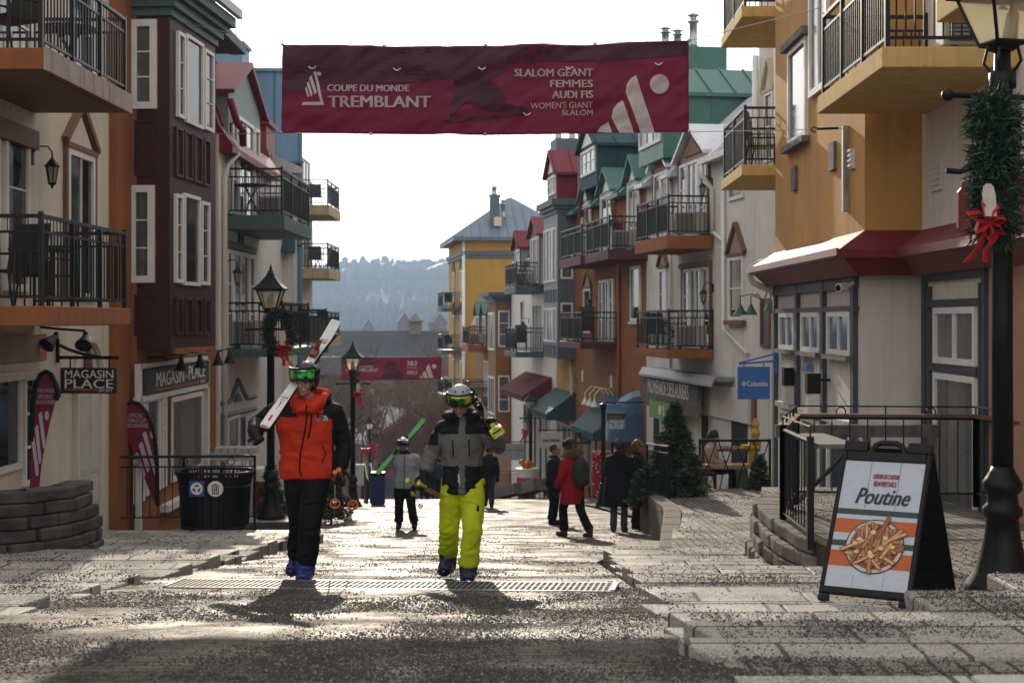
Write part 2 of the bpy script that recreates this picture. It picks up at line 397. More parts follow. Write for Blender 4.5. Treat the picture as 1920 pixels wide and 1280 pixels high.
# the sloping roadway down the middle, wider and bending left further on; its edges turn down beside the steps
SXL = lambda y: -3.10 if y < 22 else -3.10-min(.45, (y-22)*.2)-max(0, y-24)*.13
SXR = lambda y: .95 if y < 16.5 else .95+min(1.9, (y-16.5)*.6)-max(0, y-34)*.10
m = MB(); ny, nx = 220, 12
def sfn(u, v):
    y = -6+156*v; k = round(u*nx); a, b = SXL(y), SXR(y); t = min(1, max(0, (k-1)/(nx-2))); x = a+(b-a)*t
    return Vector((x, y, street(y)-(.45 if k in (0, nx) else 0)+(.012*noise.noise(Vector((x*1.7, y*1.7, 0))) if 1 < k < nx-1 else 0)))
m.grid(nx, ny, sfn); so_ = m.build('street', STREETM, recalc=False, kind='structure')
for p in so_.data.polygons: p.use_smooth = False
# terraces of granite steps beside the ramp: each level, so its inner end stands higher the farther it runs
def step(name, xi, xo, ya, yb, z, seed, nos=.78):
    """nosing of two rows of separate granite slabs at the far edge, small pavers behind; xi = inner end by the ramp"""
    r = random.Random(seed); m = MB(); sg = 1 if xo > xi else -1; rows = 2 if yb-ya > .95 else 1; dy = nos/2
    for k in range(rows):
        y1 = yb-k*dy; y0 = y1-dy+.012; x = xi+sg*(.0 if k == 0 else r.uniform(-.12, .05))
        while (xo-x)*sg > 0:
            L = r.uniform(.7, 1.25); h = r.uniform(-.006, .004); sk = .07 if abs(x-xi) < .2 else 0
            q = [Vector((x+sg*sk*1.4, y0, 0)), Vector((x+sg*L, y0, 0)), Vector((x+sg*L, y1, 0)), Vector((x, y1, 0))]
            m.prism([Vector((p.x, p.y, z-.5)) for p in q], (0, 0, .5+h)); x += sg*(L+.012)
    ye = yb-rows*dy
    if ye-ya > .03: m.cur = 1; m.prism([Vector((xi+sg*.05, ya, z-.5)), Vector((xo, ya, z-.5)), Vector((xo, ye, z-.5)), Vector((xi+sg*.05, ye, z-.5))], (0, 0, .488))
    return m.build(name, [SLABM, PAVERM], bevel=.014, kind='structure')
LS = [(3.0, 5.2, -1.27), (5.2, 6.6, -1.44), (6.6, 7.9, -1.61), (7.9, 9.2, -1.775), (9.2, 10.5, -1.94), (10.5, 11.8, -2.10), (11.8, 13.3, -2.265), (13.3, 14.8, -2.43), (14.8, 16.1, -2.585), (16.1, 17.1, -2.70), (17.1, 18.4, -2.83), (18.4, 19.8, -2.99), (19.8, 21.2, -3.16), (21.2, 22.6, -3.33)]
RS = [(2.5, 5.1, -1.27), (5.1, 6.8, -1.43), (6.8, 7.8, -1.595), (7.8, 9.2, -1.757), (9.2, 10.4, -1.945), (10.4, 12.4, -2.14), (12.4, 13.7, -2.355), (13.7, 15.0, -2.51), (15.0, 16.6, -2.67)]
for k, (a, b, z) in enumerate(LS): step('step_terrace', -2.98-.05*(k % 3), -8.3, a, b, z, 40+k)
for k, (a, b, z) in enumerate(RS): step('step_terrace', .78+.035*k, 8.2 if b < 8.2 else (4.2 if b < 9.5 else 3.35), a, b, z, 80+k)
# raised pavement on the right, past the steps, with its kerb
plz = lambda y: -2.735-(y-16)*.053
strip('pavement', lambda y: 1.9+min(.75, max(0, y-17)*.12)-max(0, y-31)*.1, 8.0, 16.35, 28.6, lambda x, y: plz(y)+.02, PAVERM, 40, 8, .01)
m = MB()
kx = lambda y: 1.9+min(.75, max(0, y-17)*.12)
for i in range(12):
    a, b = 16.6+i*1.0, 17.57+i*1.0
    for (y0, y1) in ((a, b),):
        m.prism([Vector((kx(y0)-.16, y0, plz(y0)+.014+.05*min(1, max(0, (y0-20)*.4)))), Vector((kx(y0)+.12, y0, plz(y0)+.014+.05*min(1, max(0, (y0-20)*.4)))), Vector((kx(y1)+.12, y1, plz(y1)+.014+.05*min(1, max(0, (y1-20)*.4)))), Vector((kx(y1)-.16, y1, plz(y1)+.014+.05*min(1, max(0, (y1-20)*.4))))], (0, 0, -1.6))
m.build('kerb', mat('tan_wall_stone', (.155, .135, .112), .92, var=.35, scale=5, bump=.9, bscale=22, dirt=.45), bevel=.02, kind='structure')
# paved terrace behind the stone wall on the right
trz = lambda y: -1.93-(y-10)*.045
m = MB()
tp = [(3.3, 9.5), (8, 9.5), (8, 20.5), (3.6, 20.5), (3.0, 17.3), (2.85, 16.2), (2.85, 13.4), (2.9, 11.4)]
m.prism([Vector((x, y, trz(y))) for x, y in tp], (0, 0, -1.0)); m.build('terrace', PAVERM, kind='structure')
m = MB()
tm = MB()
for (x0, x1, y0, y1) in ((2.40, 3.4, 8.40, 8.74), (3.41, 4.9, 8.40, 8.74), (4.91, 8.1, 8.40, 8.74), (2.43, 3.7, 8.05, 8.39), (3.71, 8.1, 8.05, 8.39), (3.2, 5.2, 8.75, 9.6), (5.21, 8.1, 8.75, 9.6)):
    tm.prism([Vector((x0, y0, -2.6)), Vector((x1, y0, -2.6)), Vector((x1, y1, -2.6)), Vector((x0, y1, -2.6))], (0, 0, .945-(0 if y0 > 8.3 else .004)-(.05 if y0 > 8.7 else 0)))
tm.build('kerb', SLABM, bevel=.02, kind='structure')
# left: paving by the shop doors (dark, in shade) and the small landing
strip('pavement', -8.2, lambda y: -3.3-max(0, y-24)*.12, 22.4, 62, lambda x, y: street(y)+.05+.0*x, PAVERM, 60, 8, .02)
# right: pavement under the far house fronts
strip('pavement', lambda y: 2.9-max(0, y-34)*.10, lambda y: 13-.15*y+1.2, 33.8, 112, lambda x, y: street(y)+.05, PAVERM, 60, 6, .02)

def blocks(name, label, path, zb, zt, thick, course, blen, mt, seed, batter=.03, inner=1):
    """dry stacked stone wall along a plan path: every block its own jittered box"""
    rnd = random.Random(seed); path = [Vector((x, y, 0)) for x, y in path]
    seg = [(a, b, (b-a).length) for a, b in zip(path, path[1:])]; L = sum(s[2] for s in seg)
    def at(t):
        for a, b, l_ in seg:
            if t <= l_ or (a, b, l_) == seg[-1]: return a+(b-a)*min(1.05, t/l_), (b-a).normalized()
            t -= l_
    nc = 12; m = MB(); z = zt
    for c in range(nc):
        h = course*(1+rnd.uniform(-.06, .06)); t = -rnd.uniform(0, blen*.6) if c else 0
        cur = z
        while t < L:
            w = blen*rnd.uniform(.75, 1.35); t0 = max(0, t); t1 = min(L, t+w)
            if t1-t0 > .06:
                p, d = at(t0+.004); q, _ = at(t1-.004); pm, dm = at((t0+t1)/2); nn = Vector((-dm.y, dm.x, 0))*inner
                zbm = zb((pm.y)) if callable(zb) else zb
                if cur > zbm:
                    o = -batter*c*1.0; js = [rnd.uniform(-.03, .03) for _ in range(4)]
                    bp = [p+nn*(o+js[0]), q+nn*(o+js[1]), q+nn*thick, p+nn*thick]
                    m.prism([Vector((v.x, v.y, cur-h+.008)) for v in bp], (0, 0, h-.008))
            t += w
        z -= h
    ob = m.build(name, mt, loc=(path[0].x, path[0].y, zb(path[0].y) if callable(zb) else zb), bevel=.022, label=label, category='stone wall', kind='thing')
    return ob
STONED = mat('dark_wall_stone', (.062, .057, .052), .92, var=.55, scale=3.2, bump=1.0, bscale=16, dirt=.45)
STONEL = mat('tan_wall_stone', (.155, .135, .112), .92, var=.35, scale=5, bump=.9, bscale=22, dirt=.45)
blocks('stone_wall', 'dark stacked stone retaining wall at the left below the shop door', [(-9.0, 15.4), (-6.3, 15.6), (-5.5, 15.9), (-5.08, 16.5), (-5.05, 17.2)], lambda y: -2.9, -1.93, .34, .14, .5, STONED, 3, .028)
blocks('stone_wall', 'curved rough tan stone wall under the railed terrace at the right', [(3.05, 17.0), (2.78, 16.4), (2.70, 15.6), (2.70, 14.4), (2.78, 13.5), (3.02, 13.1), (3.4, 13.0)], lambda y: street(y)-.2, -2.07, .34, .15, .34, STONEL, 4, .03, 1)

# drain grating across the ramp
g = thing('drain_grate', 'long steel drain grating laid across the sloping street', 'drain', P(740, 1100, 11.15))
A = Vector((-2.72, 11.42, street(11.42)+.024)); B = Vector((.80, 10.86, street(10.86)+.024)); d = (B-A).normalized(); nn = Vector((d.y, -d.x, 0)).normalized(); sl_ = nn.copy(); sl_.z = .035
fr_ = lambda a, b, c: A+d*a+sl_*b+Vector((0, 0, 1))*c
Lg = (B-A).length; m = MB()
def gb(m, a0, a1, b0, b1, c0, c1):
    p = [fr_(a, b, c) for c in (c0, c1) for b in (b0, b1) for a in (a0, a1)]
    m.add(p, [(0,1,3,2),(4,6,7,5),(0,4,5,1),(2,3,7,6),(0,2,6,4),(1,5,7,3)])
gb(m, 0, Lg, -.222, -.205, -.05, .0035); gb(m, 0, Lg, .205, .222, -.05, .0035); gb(m, 0, .03, -.205, .205, -.02, .012); gb(m, Lg-.03, Lg, -.205, .205, -.02, .012)
m.build('frame', STEEL, g)
m = MB(); k = 0; nb = 78
for i in range(1, nb):
    a = Lg*i/nb
    gb(m, a-.009, a+.009, -.205, .205, -.002, .003)
gb(m, .02, Lg-.02, -.009, .009, -.002, .0028)
m.build('bars', mat('worn_grating', (.10, .10, .10), .6, .3, var=.2), g)
m = MB(); gb(m, .02, Lg-.02, -.204, .204, -.016, -.0008); m.build('pit_shade', mat('drain_shade', (.008, .008, .008), .9), g)  # near-flush dark plate: the shade of the pit is put into its colour

# loose dark grit spread over the winter street (uncountable)
rng = np.random.default_rng(5)
def zsurf(x, y):
    base = np.interp(y, [a for a, _ in GR], [b for _, b in GR])
    z = base.copy()
    for S_, cond in ((LS, x < -3.12), (RS, x > .95)):
        e = np.array([q[0] for q in S_]); zz = np.array([q[2] for q in S_]); idx = np.clip(np.searchsorted(e, y)-1, 0, len(S_)-1)
        z = np.where(cond & (y < S_[-1][1]), np.where((x > -3.12) & (x < 1.05), np.maximum(zz[idx], z), zz[idx]), z)
    tz = -1.93-(y-10)*.045
    z = np.where((x > 3.3) & (y > 9.6) & (y < 20), tz, z)
    z = np.where((x > 2.45) & (y > 8.05) & (y < 8.74), -1.655, z); z = np.where((x > 3.2) & (y > 8.75) & (y < 9.6), -1.705, z)
    z = np.where((x > 2.3) & (y > 17.4), np.maximum(z, -2.735-(y-16)*.053+.02), z)
    return z
def grit(n, x0, x1, y0, y1, s0, s1, dens):
    x = rng.uniform(x0, x1, n*3); y = rng.uniform(y0, y1, n*3)
    p = np.array([noise.noise(Vector((a*.9, b*.7, 2.2)))+.6*noise.noise(Vector((a*3, b*2.2, 7))) for a, b in zip(x, y)])
    keep = rng.random(n*3) < np.clip(.38+p*dens, .02, 1)*np.where((x < -3.15)|(x > 1.0), .8, 1); x = x[keep][:n]; y = y[keep][:n]
    s = rng.uniform(s0, s1, len(x))*rng.choice([.7, 1, 1, 1.5], len(x)); return x, y, s
parts_ = [grit(95000, -3.4, 4.2, 5.2, 8.0, .0020, .0054, 1.1), grit(66000, -5.5, 4.5, 8.0, 12, .0028, .0066, 1.1), grit(36000, -6, 4.5, 12, 20, .003, .0075, 1.0), grit(9000, -4, 5.5, 20, 30, .005, .010, .9)]
x = np.concatenate([q[0] for q in parts_]); y = np.concatenate([q[1] for q in parts_]); s = np.concatenate([q[2] for q in parts_])
ok = ~((x > 3.0) & (y < 8.4)) | (rng.random(len(x)) < .6); x, y, s = x[ok], y[ok], s[ok]
z = zsurf(x, y); N = len(x)
octa = np.array([(1, 0, 0), (-.9, .2, 0), (.1, 1, 0), (0, -1, .1), (.1, .1, .8), (0, 0, -.6)])
V = octa[None]*rng.uniform(.6, 1.3, (N, 6, 1)); ang = rng.uniform(0, 6.28, N); ca, sa = np.cos(ang)[:, None], np.sin(ang)[:, None]
V = np.stack([V[..., 0]*ca-V[..., 1]*sa, V[..., 0]*sa+V[..., 1]*ca, V[..., 2]], -1)*s[:, None, None]+np.stack([x, y, z+s*.4], -1)[:, None]
T = np.array([(0, 2, 4), (2, 1, 4), (1, 3, 4), (3, 0, 4), (2, 0, 5), (1, 2, 5), (3, 1, 5), (0, 3, 5)])
FI = (T[None]+np.arange(N)[:, None, None]*6).reshape(-1)
me = bpy.data.meshes.new('grit'); me.vertices.add(N*6); me.vertices.foreach_set('co', V.reshape(-1).astype(np.float32))
me.loops.add(N*24); me.loops.foreach_set('vertex_index', FI.astype(np.int32)); me.polygons.add(N*8); me.polygons.foreach_set('loop_start', np.arange(0, N*24, 3, dtype=np.int32)); me.polygons.foreach_set('loop_total', np.full(N*8, 3, dtype=np.int32))
me.update(calc_edges=True); me.materials.append(mat('dark_grit', (.045, .042, .038), .6, var=.5, scale=40))
me.materials.append(mat('pale_grit', (.22, .205, .185), .5, var=.4, scale=40)); me.polygons.foreach_set('material_index', np.repeat((rng.random(N) < .09).astype(np.int32), 8))
o = bpy.data.objects.new('gravel', me); COL.objects.link(o); o['kind'] = 'stuff'
# ---------------------------------------------------------------- left side of the street
def railing(label, pts, h, loc=None, rings=False, bar=.12, mt=RAIL, name='railing', xs_=False, group=None):
    """free-standing railing along 3-D points at its foot"""
    pts = [Vector(p) for p in pts]; r = thing(name, label, 'railing', pts[0], group)
    fr_m, pk, rg = MB(), MB(), MB()
    for i in range(len(pts)-1):
        p, q = pts[i], pts[i+1]; up = Vector((0, 0, 1)); L = (q-p).length
        for zz, rr in ((h, .026), (h-(.17 if rings else .12), .014), (.10, .014)):
            fr_m.tube([p+up*zz, q+up*zz], rr, 6)
        nb = max(2, int(L/bar))
        for k in range(1, nb):
            s = p+(q-p)*(k/nb); pk.tube([s+up*.1, s+up*(h-(.17 if rings else .12))], .0085, 5)
        npst = max(1, round(L/1.5))
        for k in range(npst+1):
            s = p+(q-p)*(k/npst); fr_m.tube([s+up*-.1, s+up*(h+.02)], .024, 6)
        if rings:
            n = max(2, int(L/.75)); d = (q-p).normalized()
            for k in range(n):
                c = p+(q-p)*((k+.5)/n)+up*(h-.085); rg.tube([c+(d*math.cos(t)+up*math.sin(t))*.062 for t in [6.2832*j/14 for j in range(15)]], .009, 5, False)
    fr_m.build('frame', mt, r); pk.build('balusters', mt, r)
    if rings: rg.build('rings', mt, r)
    return r
# --- prototypes of balcony furniture
def make_chair(label, at, rz=0, h=1.0):
    t = thing('patio_chair', label, 'chair', (0, 0, 0), 'dark patio chairs on the balconies')
    MB().box(-.26, .26, -.25, .25, .40, .43).build('seat', CHAIRM, t)
    m = MB(); m.prism([Vector((-.25, .22, .43)), Vector((.25, .22, .43)), Vector((.25, .36, h)), Vector((-.25, .36, h))], (0, .03, 0)); m.build('backrest', CHAIRM, t)
    for x in (-.27, .27):
        MB().tube([(x, -.26, 0), (x, -.24, .62), (x, .25, .64)], .016, 6).build('armrest', CHAIRM, t)
        MB().tube([(x, .32, 0), (x, .24, .45), (x, .36, h-.02)], .016, 6).build('leg', CHAIRM, t)
    t.location = at; t.rotation_euler = (0, 0, rz); return t
def make_table(label, at, r=.38, h=.72, sq=False):
    t = thing('patio_table', label, 'table', (0, 0, 0), 'small tables on the balconies')
    m = MB()
    if sq: m.box(-r, r, -r, r, h-.035, h)
    else: m.lathe([(r, h-.03), (r, h)], seg=20)
    m.build('tabletop', CHAIRM, t)
    for a in (.78, 2.36, 3.93, 5.5):
        MB().tube([(r*.75*math.cos(a), r*.75*math.sin(a), 0), (-r*.5*math.cos(a) if not sq else r*.75*math.cos(a), -r*.5*math.sin(a) if not sq else r*.75*math.sin(a), h-.03)], .014, 5).build('leg', CHAIRM, t)
    t.location = at; return t
def ac_unit(label, at, rz=0):
    t = thing('air_conditioner', label, 'air conditioner', (0, 0, 0), 'air conditioning units on the balconies')
    MB().box(-.42, .42, -.16, .16, .08, .66).build('casing', ACM, t, bevel=.02)
    m = MB()
    for k in range(11): m.box(-.36, .1, -.175, -.161, .13+k*.045, .145+k*.045)
    m.lathe([(.02, 0), (.02, .01)]); m.build('grille', SLATE, t)
    for x in (-.3, .3): MB().box(x-.03, x+.03, -.16, .16, 0, .08).build('foot', SLATE, t)
    t.location = at; t.rotation_euler = (0, 0, rz); return t
def wall_lantern(label, at, nrm, drop=.55):
    """small iron lantern hung from a scroll bracket; nrm points away from the wall"""
    nv = Vector(nrm).normalized(); t = thing('wall_lantern', label, 'wall lamp', at, 'iron wall lanterns')
    at = Vector(at); up = Vector((0, 0, 1)); m = MB()
    m.box(-.04, .04, -.16, .06, 0, .02, Fr(at, up.cross(nv), nv))
    m.tube([at, at+nv*.1+up*.1, at+nv*.22+up*.1, at+nv*.28+up*.02, at+nv*.28-up*.05], .012, 6); m.build('bracket', BLK, t)
    c = at+nv*.28-up*.05
    m = MB(); m.lathe([(.012, 0), (.03, -.03), (.10, -.11), (.115, -.13), (.09, -.14)], c, 8)
    for k in range(6):
        a = k*1.0472; m.tube([c+Vector((.088*math.cos(a), .088*math.sin(a), -.13)), c+Vector((.05*math.cos(a), .05*math.sin(a), -.36))], .008, 4)
    m.lathe([(.06, -.36), (.06, -.375), (.02, -.40), (.012, -.44)], c, 8); m.build('cage', BLK, t)
    MB().lathe([(.08, -.14), (.045, -.36)], c, 6).build('glass', mat('lantern_glass', (.35, .33, .28), .25, var=.1), t)
    return t
def pipe(root, pts, mt, r=.045, name='downpipe'):
    return MB().tube(pts, r, 8).build(name, mt, root, smooth=True)

# --- L1: cream house with two balconies
b1 = bld('cream_building', 'cream stucco house at the far left with two dark railed balconies', (-6.7, 24, -3.6))
m = MB(); m.box(-14, -6.7, 10, 24.4, -4.2, 10); m.build('wall', CREAM, b1)
MB().box(-6.69, -6.58, 23.65, 24.62, -4.2, 10).build('corner_post', ORNG, b1)
f1 = Fr((-6.7, 0, 0), (0, 1, 0))
winpx(f1, -52, -6, 230, 530, b1, fw=.1, nx=1, ny=3); winpx(f1, 4, 50, 242, 545, b1, fw=.1, nx=1, ny=3, mw=.02)
a0, bt = f1.px(-60, 212); a1, _ = f1.px(58, 248); MB().box(a0, a1, 2.36, 2.62, 0, .12, f1).build('lintel', BROWN, b1)
w = winpx(f1, 122, 172, 275, 560, b1, fw=.1, nx=2, ny=2, mw=.012, cur=False)
a0, bt = f1.px(122, 275); a1, _ = f1.px(172, 290); pediment(f1, a0, a1, bt+.05, .62, b1, leg=.3)
winpx(f1, 122, 172, -80, 160, b1, fw=.1, ny=2)
winpx(f1, -30, 55, -110, 130, b1, fw=.1, ny=2, nx=2)
bl = balcony(b1, [(-6.7, 16.5), (-5.42, 16.5), (-5.36, 20.0), (-6.7, 20.0)], .165, .235, OSLAB, panel=())
bu = balcony(b1, [(-6.7, 16.5), (-5.42, 16.5), (-5.36, 20.0), (-6.7, 20.0)], 3.16, .25, OSLAB)
m = MB(); m.prism([Vector((-5.424, 16.47, 2.90)), Vector((-5.40, 16.47, 2.90)), Vector((-5.34, 20.02, 2.90)), Vector((-5.364, 20.02, 2.90))], (0, 0, .264)); m.build('fascia', PSLAB, bu)
m = MB(); m.box(-6.69, -5.5, 16.6, 19.9, 2.895, 2.908); m.build('soffit', BROWN, bu)
# ground floor shop window and white door
winpx(f1, -60, 34, 706, 905, b1, fw=.08, nx=1, ny=1, pm=PANE); winpx(f1, 40, 66, 706, 912, b1, fw=.06, ny=3, pm=PANE)
a0, _ = f1.px(-80, 700); a1, _ = f1.px(84, 700); m = MB(); m.box(a0, a1, -.80, -.68, 0, .14, f1).box(a0, a1, -.68, -.58, 0, .06, f1); m.build('cornice', CREAM, b1)
MB().box(a0, a1-.45, -.57, -.2, 0, .05, f1).build('signboard', mat('beige_board', (.36, .30, .23), .8), b1)
MB().box(a1-.42, a1-.05, -.57, -.2, 0, .045, f1).build('panel', mat('salmon_panel', (.36, .14, .08), .8), b1)
a0, bt = f1.px(141, 742); a1, bb = f1.px(183, 960)
m = MB(); m.box(a0-.12, a0, bb-.4, bt+.1, 0, .08, f1).box(a1, a1+.12, bb-.4, bt+.1, 0, .08, f1)
arc = [f1.pt((a0+a1)/2-(a1-a0+.24)/2*math.cos(t), bt+.1+.75*math.sin(t), .04) for t in [math.pi*k/16 for k in range(17)]]
m.tube(arc, .06, 6); m.build('door_frame', CREAM, b1)
dr = MB().box(a0, a1, bb-.4, bt+.08, 0, .03, f1).build('door', mat('white_door', (.55, .54, .52), .6), b1)
m = MB(); w_ = (a1-a0)
for i in (0, 1):
    for (z0, z1) in ((bb-.3, bb+.55), (bb+.7, bt)):
        x0 = a0+w_*(.08+.47*i); x1 = x0+w_*.37
        m.box(x0, x1, z0, z1, .03, .045, f1); m.box(x0+.05, x1-.05, z0+.06, z1-.06, .045, .052, f1)
m.build('panel', mat('white_door', (.55, .54, .52), .6), dr)
MB().prism([f1.pt((a0+a1)/2-.22*math.cos(t), bt+.2+.5*math.sin(t), .01) for t in [math.pi*k/10 for k in range(11)]], f1.n*.03).build('fanlight', mat('door_shutter', (.08, .05, .035), .7), b1)
wall_lantern('black wall lantern between tall window and pointed window on cream house', f1.pt(*f1.px(60, 288), 0), (1, 0, 0))
make_chair('dark patio chair on the lower left balcony near the corner post', (-5.95, 16.9, .165), -.4)
make_chair('dark patio chair beside the table on the lower left balcony', (-6.1, 18.7, .165), 2.6)
make_table('small dark table behind the bars of the lower left balcony', (-5.9, 17.9, .165), .33, .73, True)
make_chair('dark patio chair at the picture edge on the upper left balcony', (-6.0, 16.95, 3.16), -.5)
make_table('folding table with crossed legs on the upper left balcony', (-5.9, 18.9, 3.16), .36)

# --- L2: burgundy bay house
b2 = bld('burgundy_building', 'orange house with a tall burgundy bay of white windows', (-6.5, 27, -3.8))
MB().box(-14, -6.5, 24.62, 31.2, -4.6, 8).build('wall', ORNG, b2)
d2 = Vector((.075, 1, 0)).normalized(); f2 = Fr((-5.92, 24.6, 0), d2); s2 = Fr((-5.92, 24.6, 0), (1, -.075, 0))   # street front, and the end facing uphill
n2 = f2.n; A = Vector((-5.92, 24.6, 0)); BB = A+d2*2.78
bay = [A, BB, BB-n2*.9, A-n2*.9]
m = MB(); m.prism([p+Vector((0, 0, -.49)) for p in bay], (0, 0, 5.75)); m.build('bay', BURG, b2)
def ring(o, z0, z1, mt, name):
    q = [A-d2*o+n2*o, BB+d2*o+n2*o, BB+d2*o-n2*.9, A-d2*o-n2*.9]; m = MB(); m.prism([p+Vector((0, 0, z0)) for p in q], (0, 0, z1-z0)); return m
m = MB()
for o, z0, z1 in ((.05, 5.26, 5.40), (.13, 5.402, 5.55), (.22, 5.552, 5.66), (.32, 5.662, 5.86)):
    q = ring(o, z0, z1, None, ''); m.add(q.v, q.f)
m.build('cornice', GREENT, b2)
m = MB(); m.box(-14, -6.05, 24.2, 31.3, 5.85, 6.02); m.box(-6.05, -5.72, 27.5, 30.6, 5.70, 5.9); m.build('roof', GREENT, b2)
m = MB(); q = [A-d2*.4+n2*.45, BB+d2*.45+n2*.42, BB+d2*.45+n2*.32, A-d2*.4+n2*.34]; m.prism([p+Vector((0, 0, 5.87)) for p in q], (0, 0, .17)); m.build('gutter', mat('pale_gutter', (.42, .48, .46), .45), b2)
winpx(s2, 245, 295, 38, 205, b2, fw=.12, ny=3, pm=PANEC, mw=.02); winpx(s2, 243, 291, 348, 530, b2, fw=.12, ny=3, pm=PANEC, mw=.02)
for (x0, x1, nx) in ((329.5, 343, 1), (345, 377, 3), (379.5, 397, 1)):
    a0, bt = f2.px(329.5, 52); _, bb = f2.px(329.5, 222); window(f2, f2.px(x0, 0)[0], f2.px(x1, 0)[0], bb+.03*(nx == 1), bt-.05*(nx == 1), b2, fw=.065, nx=1, ny=1 if nx == 3 else 3, pm=PANE, mw=.015, cur=False)
for (x0, x1, nx) in ((325.5, 339, 1), (341, 371, 3), (374, 389, 1)):
    a0, bt = f2.px(325.5, 357); _, bb = f2.px(325.5, 533); window(f2, f2.px(x0, 0)[0], f2.px(x1, 0)[0], bb+.03*(nx == 1), bt-.05*(nx == 1), b2, fw=.065, nx=1, ny=1 if nx == 3 else 3, pm=PANE, mw=.015, cur=False)
for (yt, yb) in ((236, 330), (556, 628)):
    for (x0, x1) in ((327, 340), (343, 358), (361, 376), (379, 391)):
        a0, bt = f2.px(x0, yt); _, bt = f2.px(327, yt); a1, _ = f2.px(x1, yt); _, bb = f2.px(327, yb)
        m = MB(); t = .05
        m.box(a0, a0+t, bb, bt, 0, .045, f2).box(a1-t, a1, bb, bt, 0, .045, f2).box(a0+t, a1-t, bb, bb+t, 0, .045, f2).box(a0+t, a1-t, bt-t, bt, 0, .045, f2)
        m.build('panel', BURG, b2)
for (x0, x1, y0, y1) in ((252, 290, 225, 330), (252, 290, 552, 630)):
    m = MB(); a0, bt = s2.px(x0, y0); a1, bb = s2.px(x1, y1); t = .05
    m.box(a0, a0+t, bb, bt, 0, .03, s2).box(a1-t, a1, bb, bt, 0, .03, s2).box(a0+t, a1-t, bb, bb+t, 0, .03, s2).box(a0+t, a1-t, bt-t, bt, 0, .03, s2)
    m.build('panel', BURG, b2)
# shop front below
g2 = Fr((-6.5, 0, 0), (0, 1, 0))
ORT = mat('orange_trim', (.30, .10, .03), .6)
m = MB(); m.box(24.55, 30.1, -1.42, -1.32, 0, .1, g2).box(24.55, 30.1, -.84, -.76, 0, .1, g2).box(24.5, 24.62, -3.9, -.76, 0, .1, g2).box(30.0, 30.12, -3.9, -.76, 0, .1, g2); m.build('shop_surround', WHITE, b2)
for (x0, x1, yt, yb, nx, ny, pm) in ((251, 266, 745, 945, 1, 1, PANE), (269, 296, 745, 930, 1, 2, PANE), (299, 308, 745, 915, 1, 3, PANE), (317, 377, 745, 905, 1, 1, PANEC)):
    winpx(g2, x0, x1, yt, yb, b2, fw=.1, nx=nx, ny=ny, pm=pm)
a0, _ = g2.px(309, 800); a1, _ = g2.px(315, 800); MB().box(a0, a1, -3.1, -1.43, 0, .05, g2).build('panel', BURG, b2)
a0, _ = g2.px(300, 905); a1, _ = g2.px(380, 905); MB().box(a0, a1, -3.55, -3.42, 0, .16, g2).build('sill', WHITE, b2)
sg = thing('shop_sign', 'long dark shop sign with cream lettering under the burgundy bay', 'sign', g2.pt(27.2, -1.3, .1), None)
a0, bt = g2.px(263, 684); a1, _ = g2.px(381, 672); MB().box(a0, a1, -1.30, -.86, .02, .13, g2).build('board', SLATE, sg)
m = MB(); L = a1-a0
put_text(m, 'MAGASIN', g2, a0+L*.12, -1.20, L*.42, .27, .02, c=.132); put_text(m, 'PLACE', g2, a0+L*.62, -1.17, L*.30, .27, .03, c=.132)
put_text(m, 'DE LA', Fr(g2.pt(a0+L*.60, -1.17, 0), (0, 0, 1), (1, 0, 0)) if False else g2, a0+L*.555, -1.12, L*.045, .05, 0, c=.132)
put_text(m, 'SPORT', g2, a0+L*.83, -1.285, L*.10, .07, 0, c=.132); m.build('lettering', LTWHITE, sg)
MB().box(a0+L*.12, a0+L*.80, -1.275, -1.235, .13, .134, g2).build('stripe', mat('sign_orange', (.42, .13, .03), .6), sg)
lr = thing('lamp_rail', 'row of black spotlights on a bar above the long shop sign', 'lamps', g2.pt(26, -.6, .1))
m = MB(); m.tube([g2.pt(25.3, -.70, .35), g2.pt(31.0, -.62, .35)], .02, 6)
for a in (25.3, 27, 28.6, 30.2): m.tube([g2.pt(a, -.66, 0), g2.pt(a, -.66, .35)], .015, 5)
m.build('bar', BLK, lr)
for a in (26.3, 27.9, 29.6, 30.8): MB().lathe([(.03, .02), (.05, -.08), (.13, -.26), (.10, -.26)], g2.pt(a, -.68, .38), 12).build('spotlight', BLK, lr)
# hanging sign on its bracket
Ds = 20.9; hs = thing('hanging_sign', 'black hanging shop sign on an iron bracket with lettering and orange stripe', 'sign', P(105, 660, Ds))
fs = Fr(P(105, 640, Ds), (1, -.12, 0)); K = Ds/F
def hp(x, y): return (x-105)*K, (640-y)*K
m = MB()
def bx(m, x0, x1, y0, y1, c0, c1):
    a0, b1_ = hp(x0, y0); a1, b0 = hp(x1, y1); m.box(a0, a1, b0, b1_, c0, c1, fs)
bx(m, 105, 111, 635, 680, -.02, .02); bx(m, 105, 228, 667, 673, -.02, .02)
m.tube([fs.pt(*hp(108, 645)), fs.pt(*hp(130, 655)), fs.pt(*hp(160, 664)), fs.pt(*hp(190, 669))], .025, 6)
for x in (133, 209): m.tube([fs.pt(*hp(x, 672)), fs.pt(*hp(x, 692))], .012, 5)
m.build('bracket', BLK, hs)
m = MB(); bx(m, 115, 223, 689, 737, -.03, .03); m.build('board', mat('black_board', (.014, .015, .016), .6), hs)
m = MB(); a, b = hp(124, 708); put_text(m, 'MAGASIN', fs, a, b, 95*K, 15*K, .02, c=.034)
a, b = hp(124, 727); put_text(m, 'PLACE', fs, a, b, 95*K, 17*K, .03, c=.034); a, b = hp(190, 734); put_text(m, 'SPORT', fs, a, b, 28*K, 5.5*K, 0, c=.034)
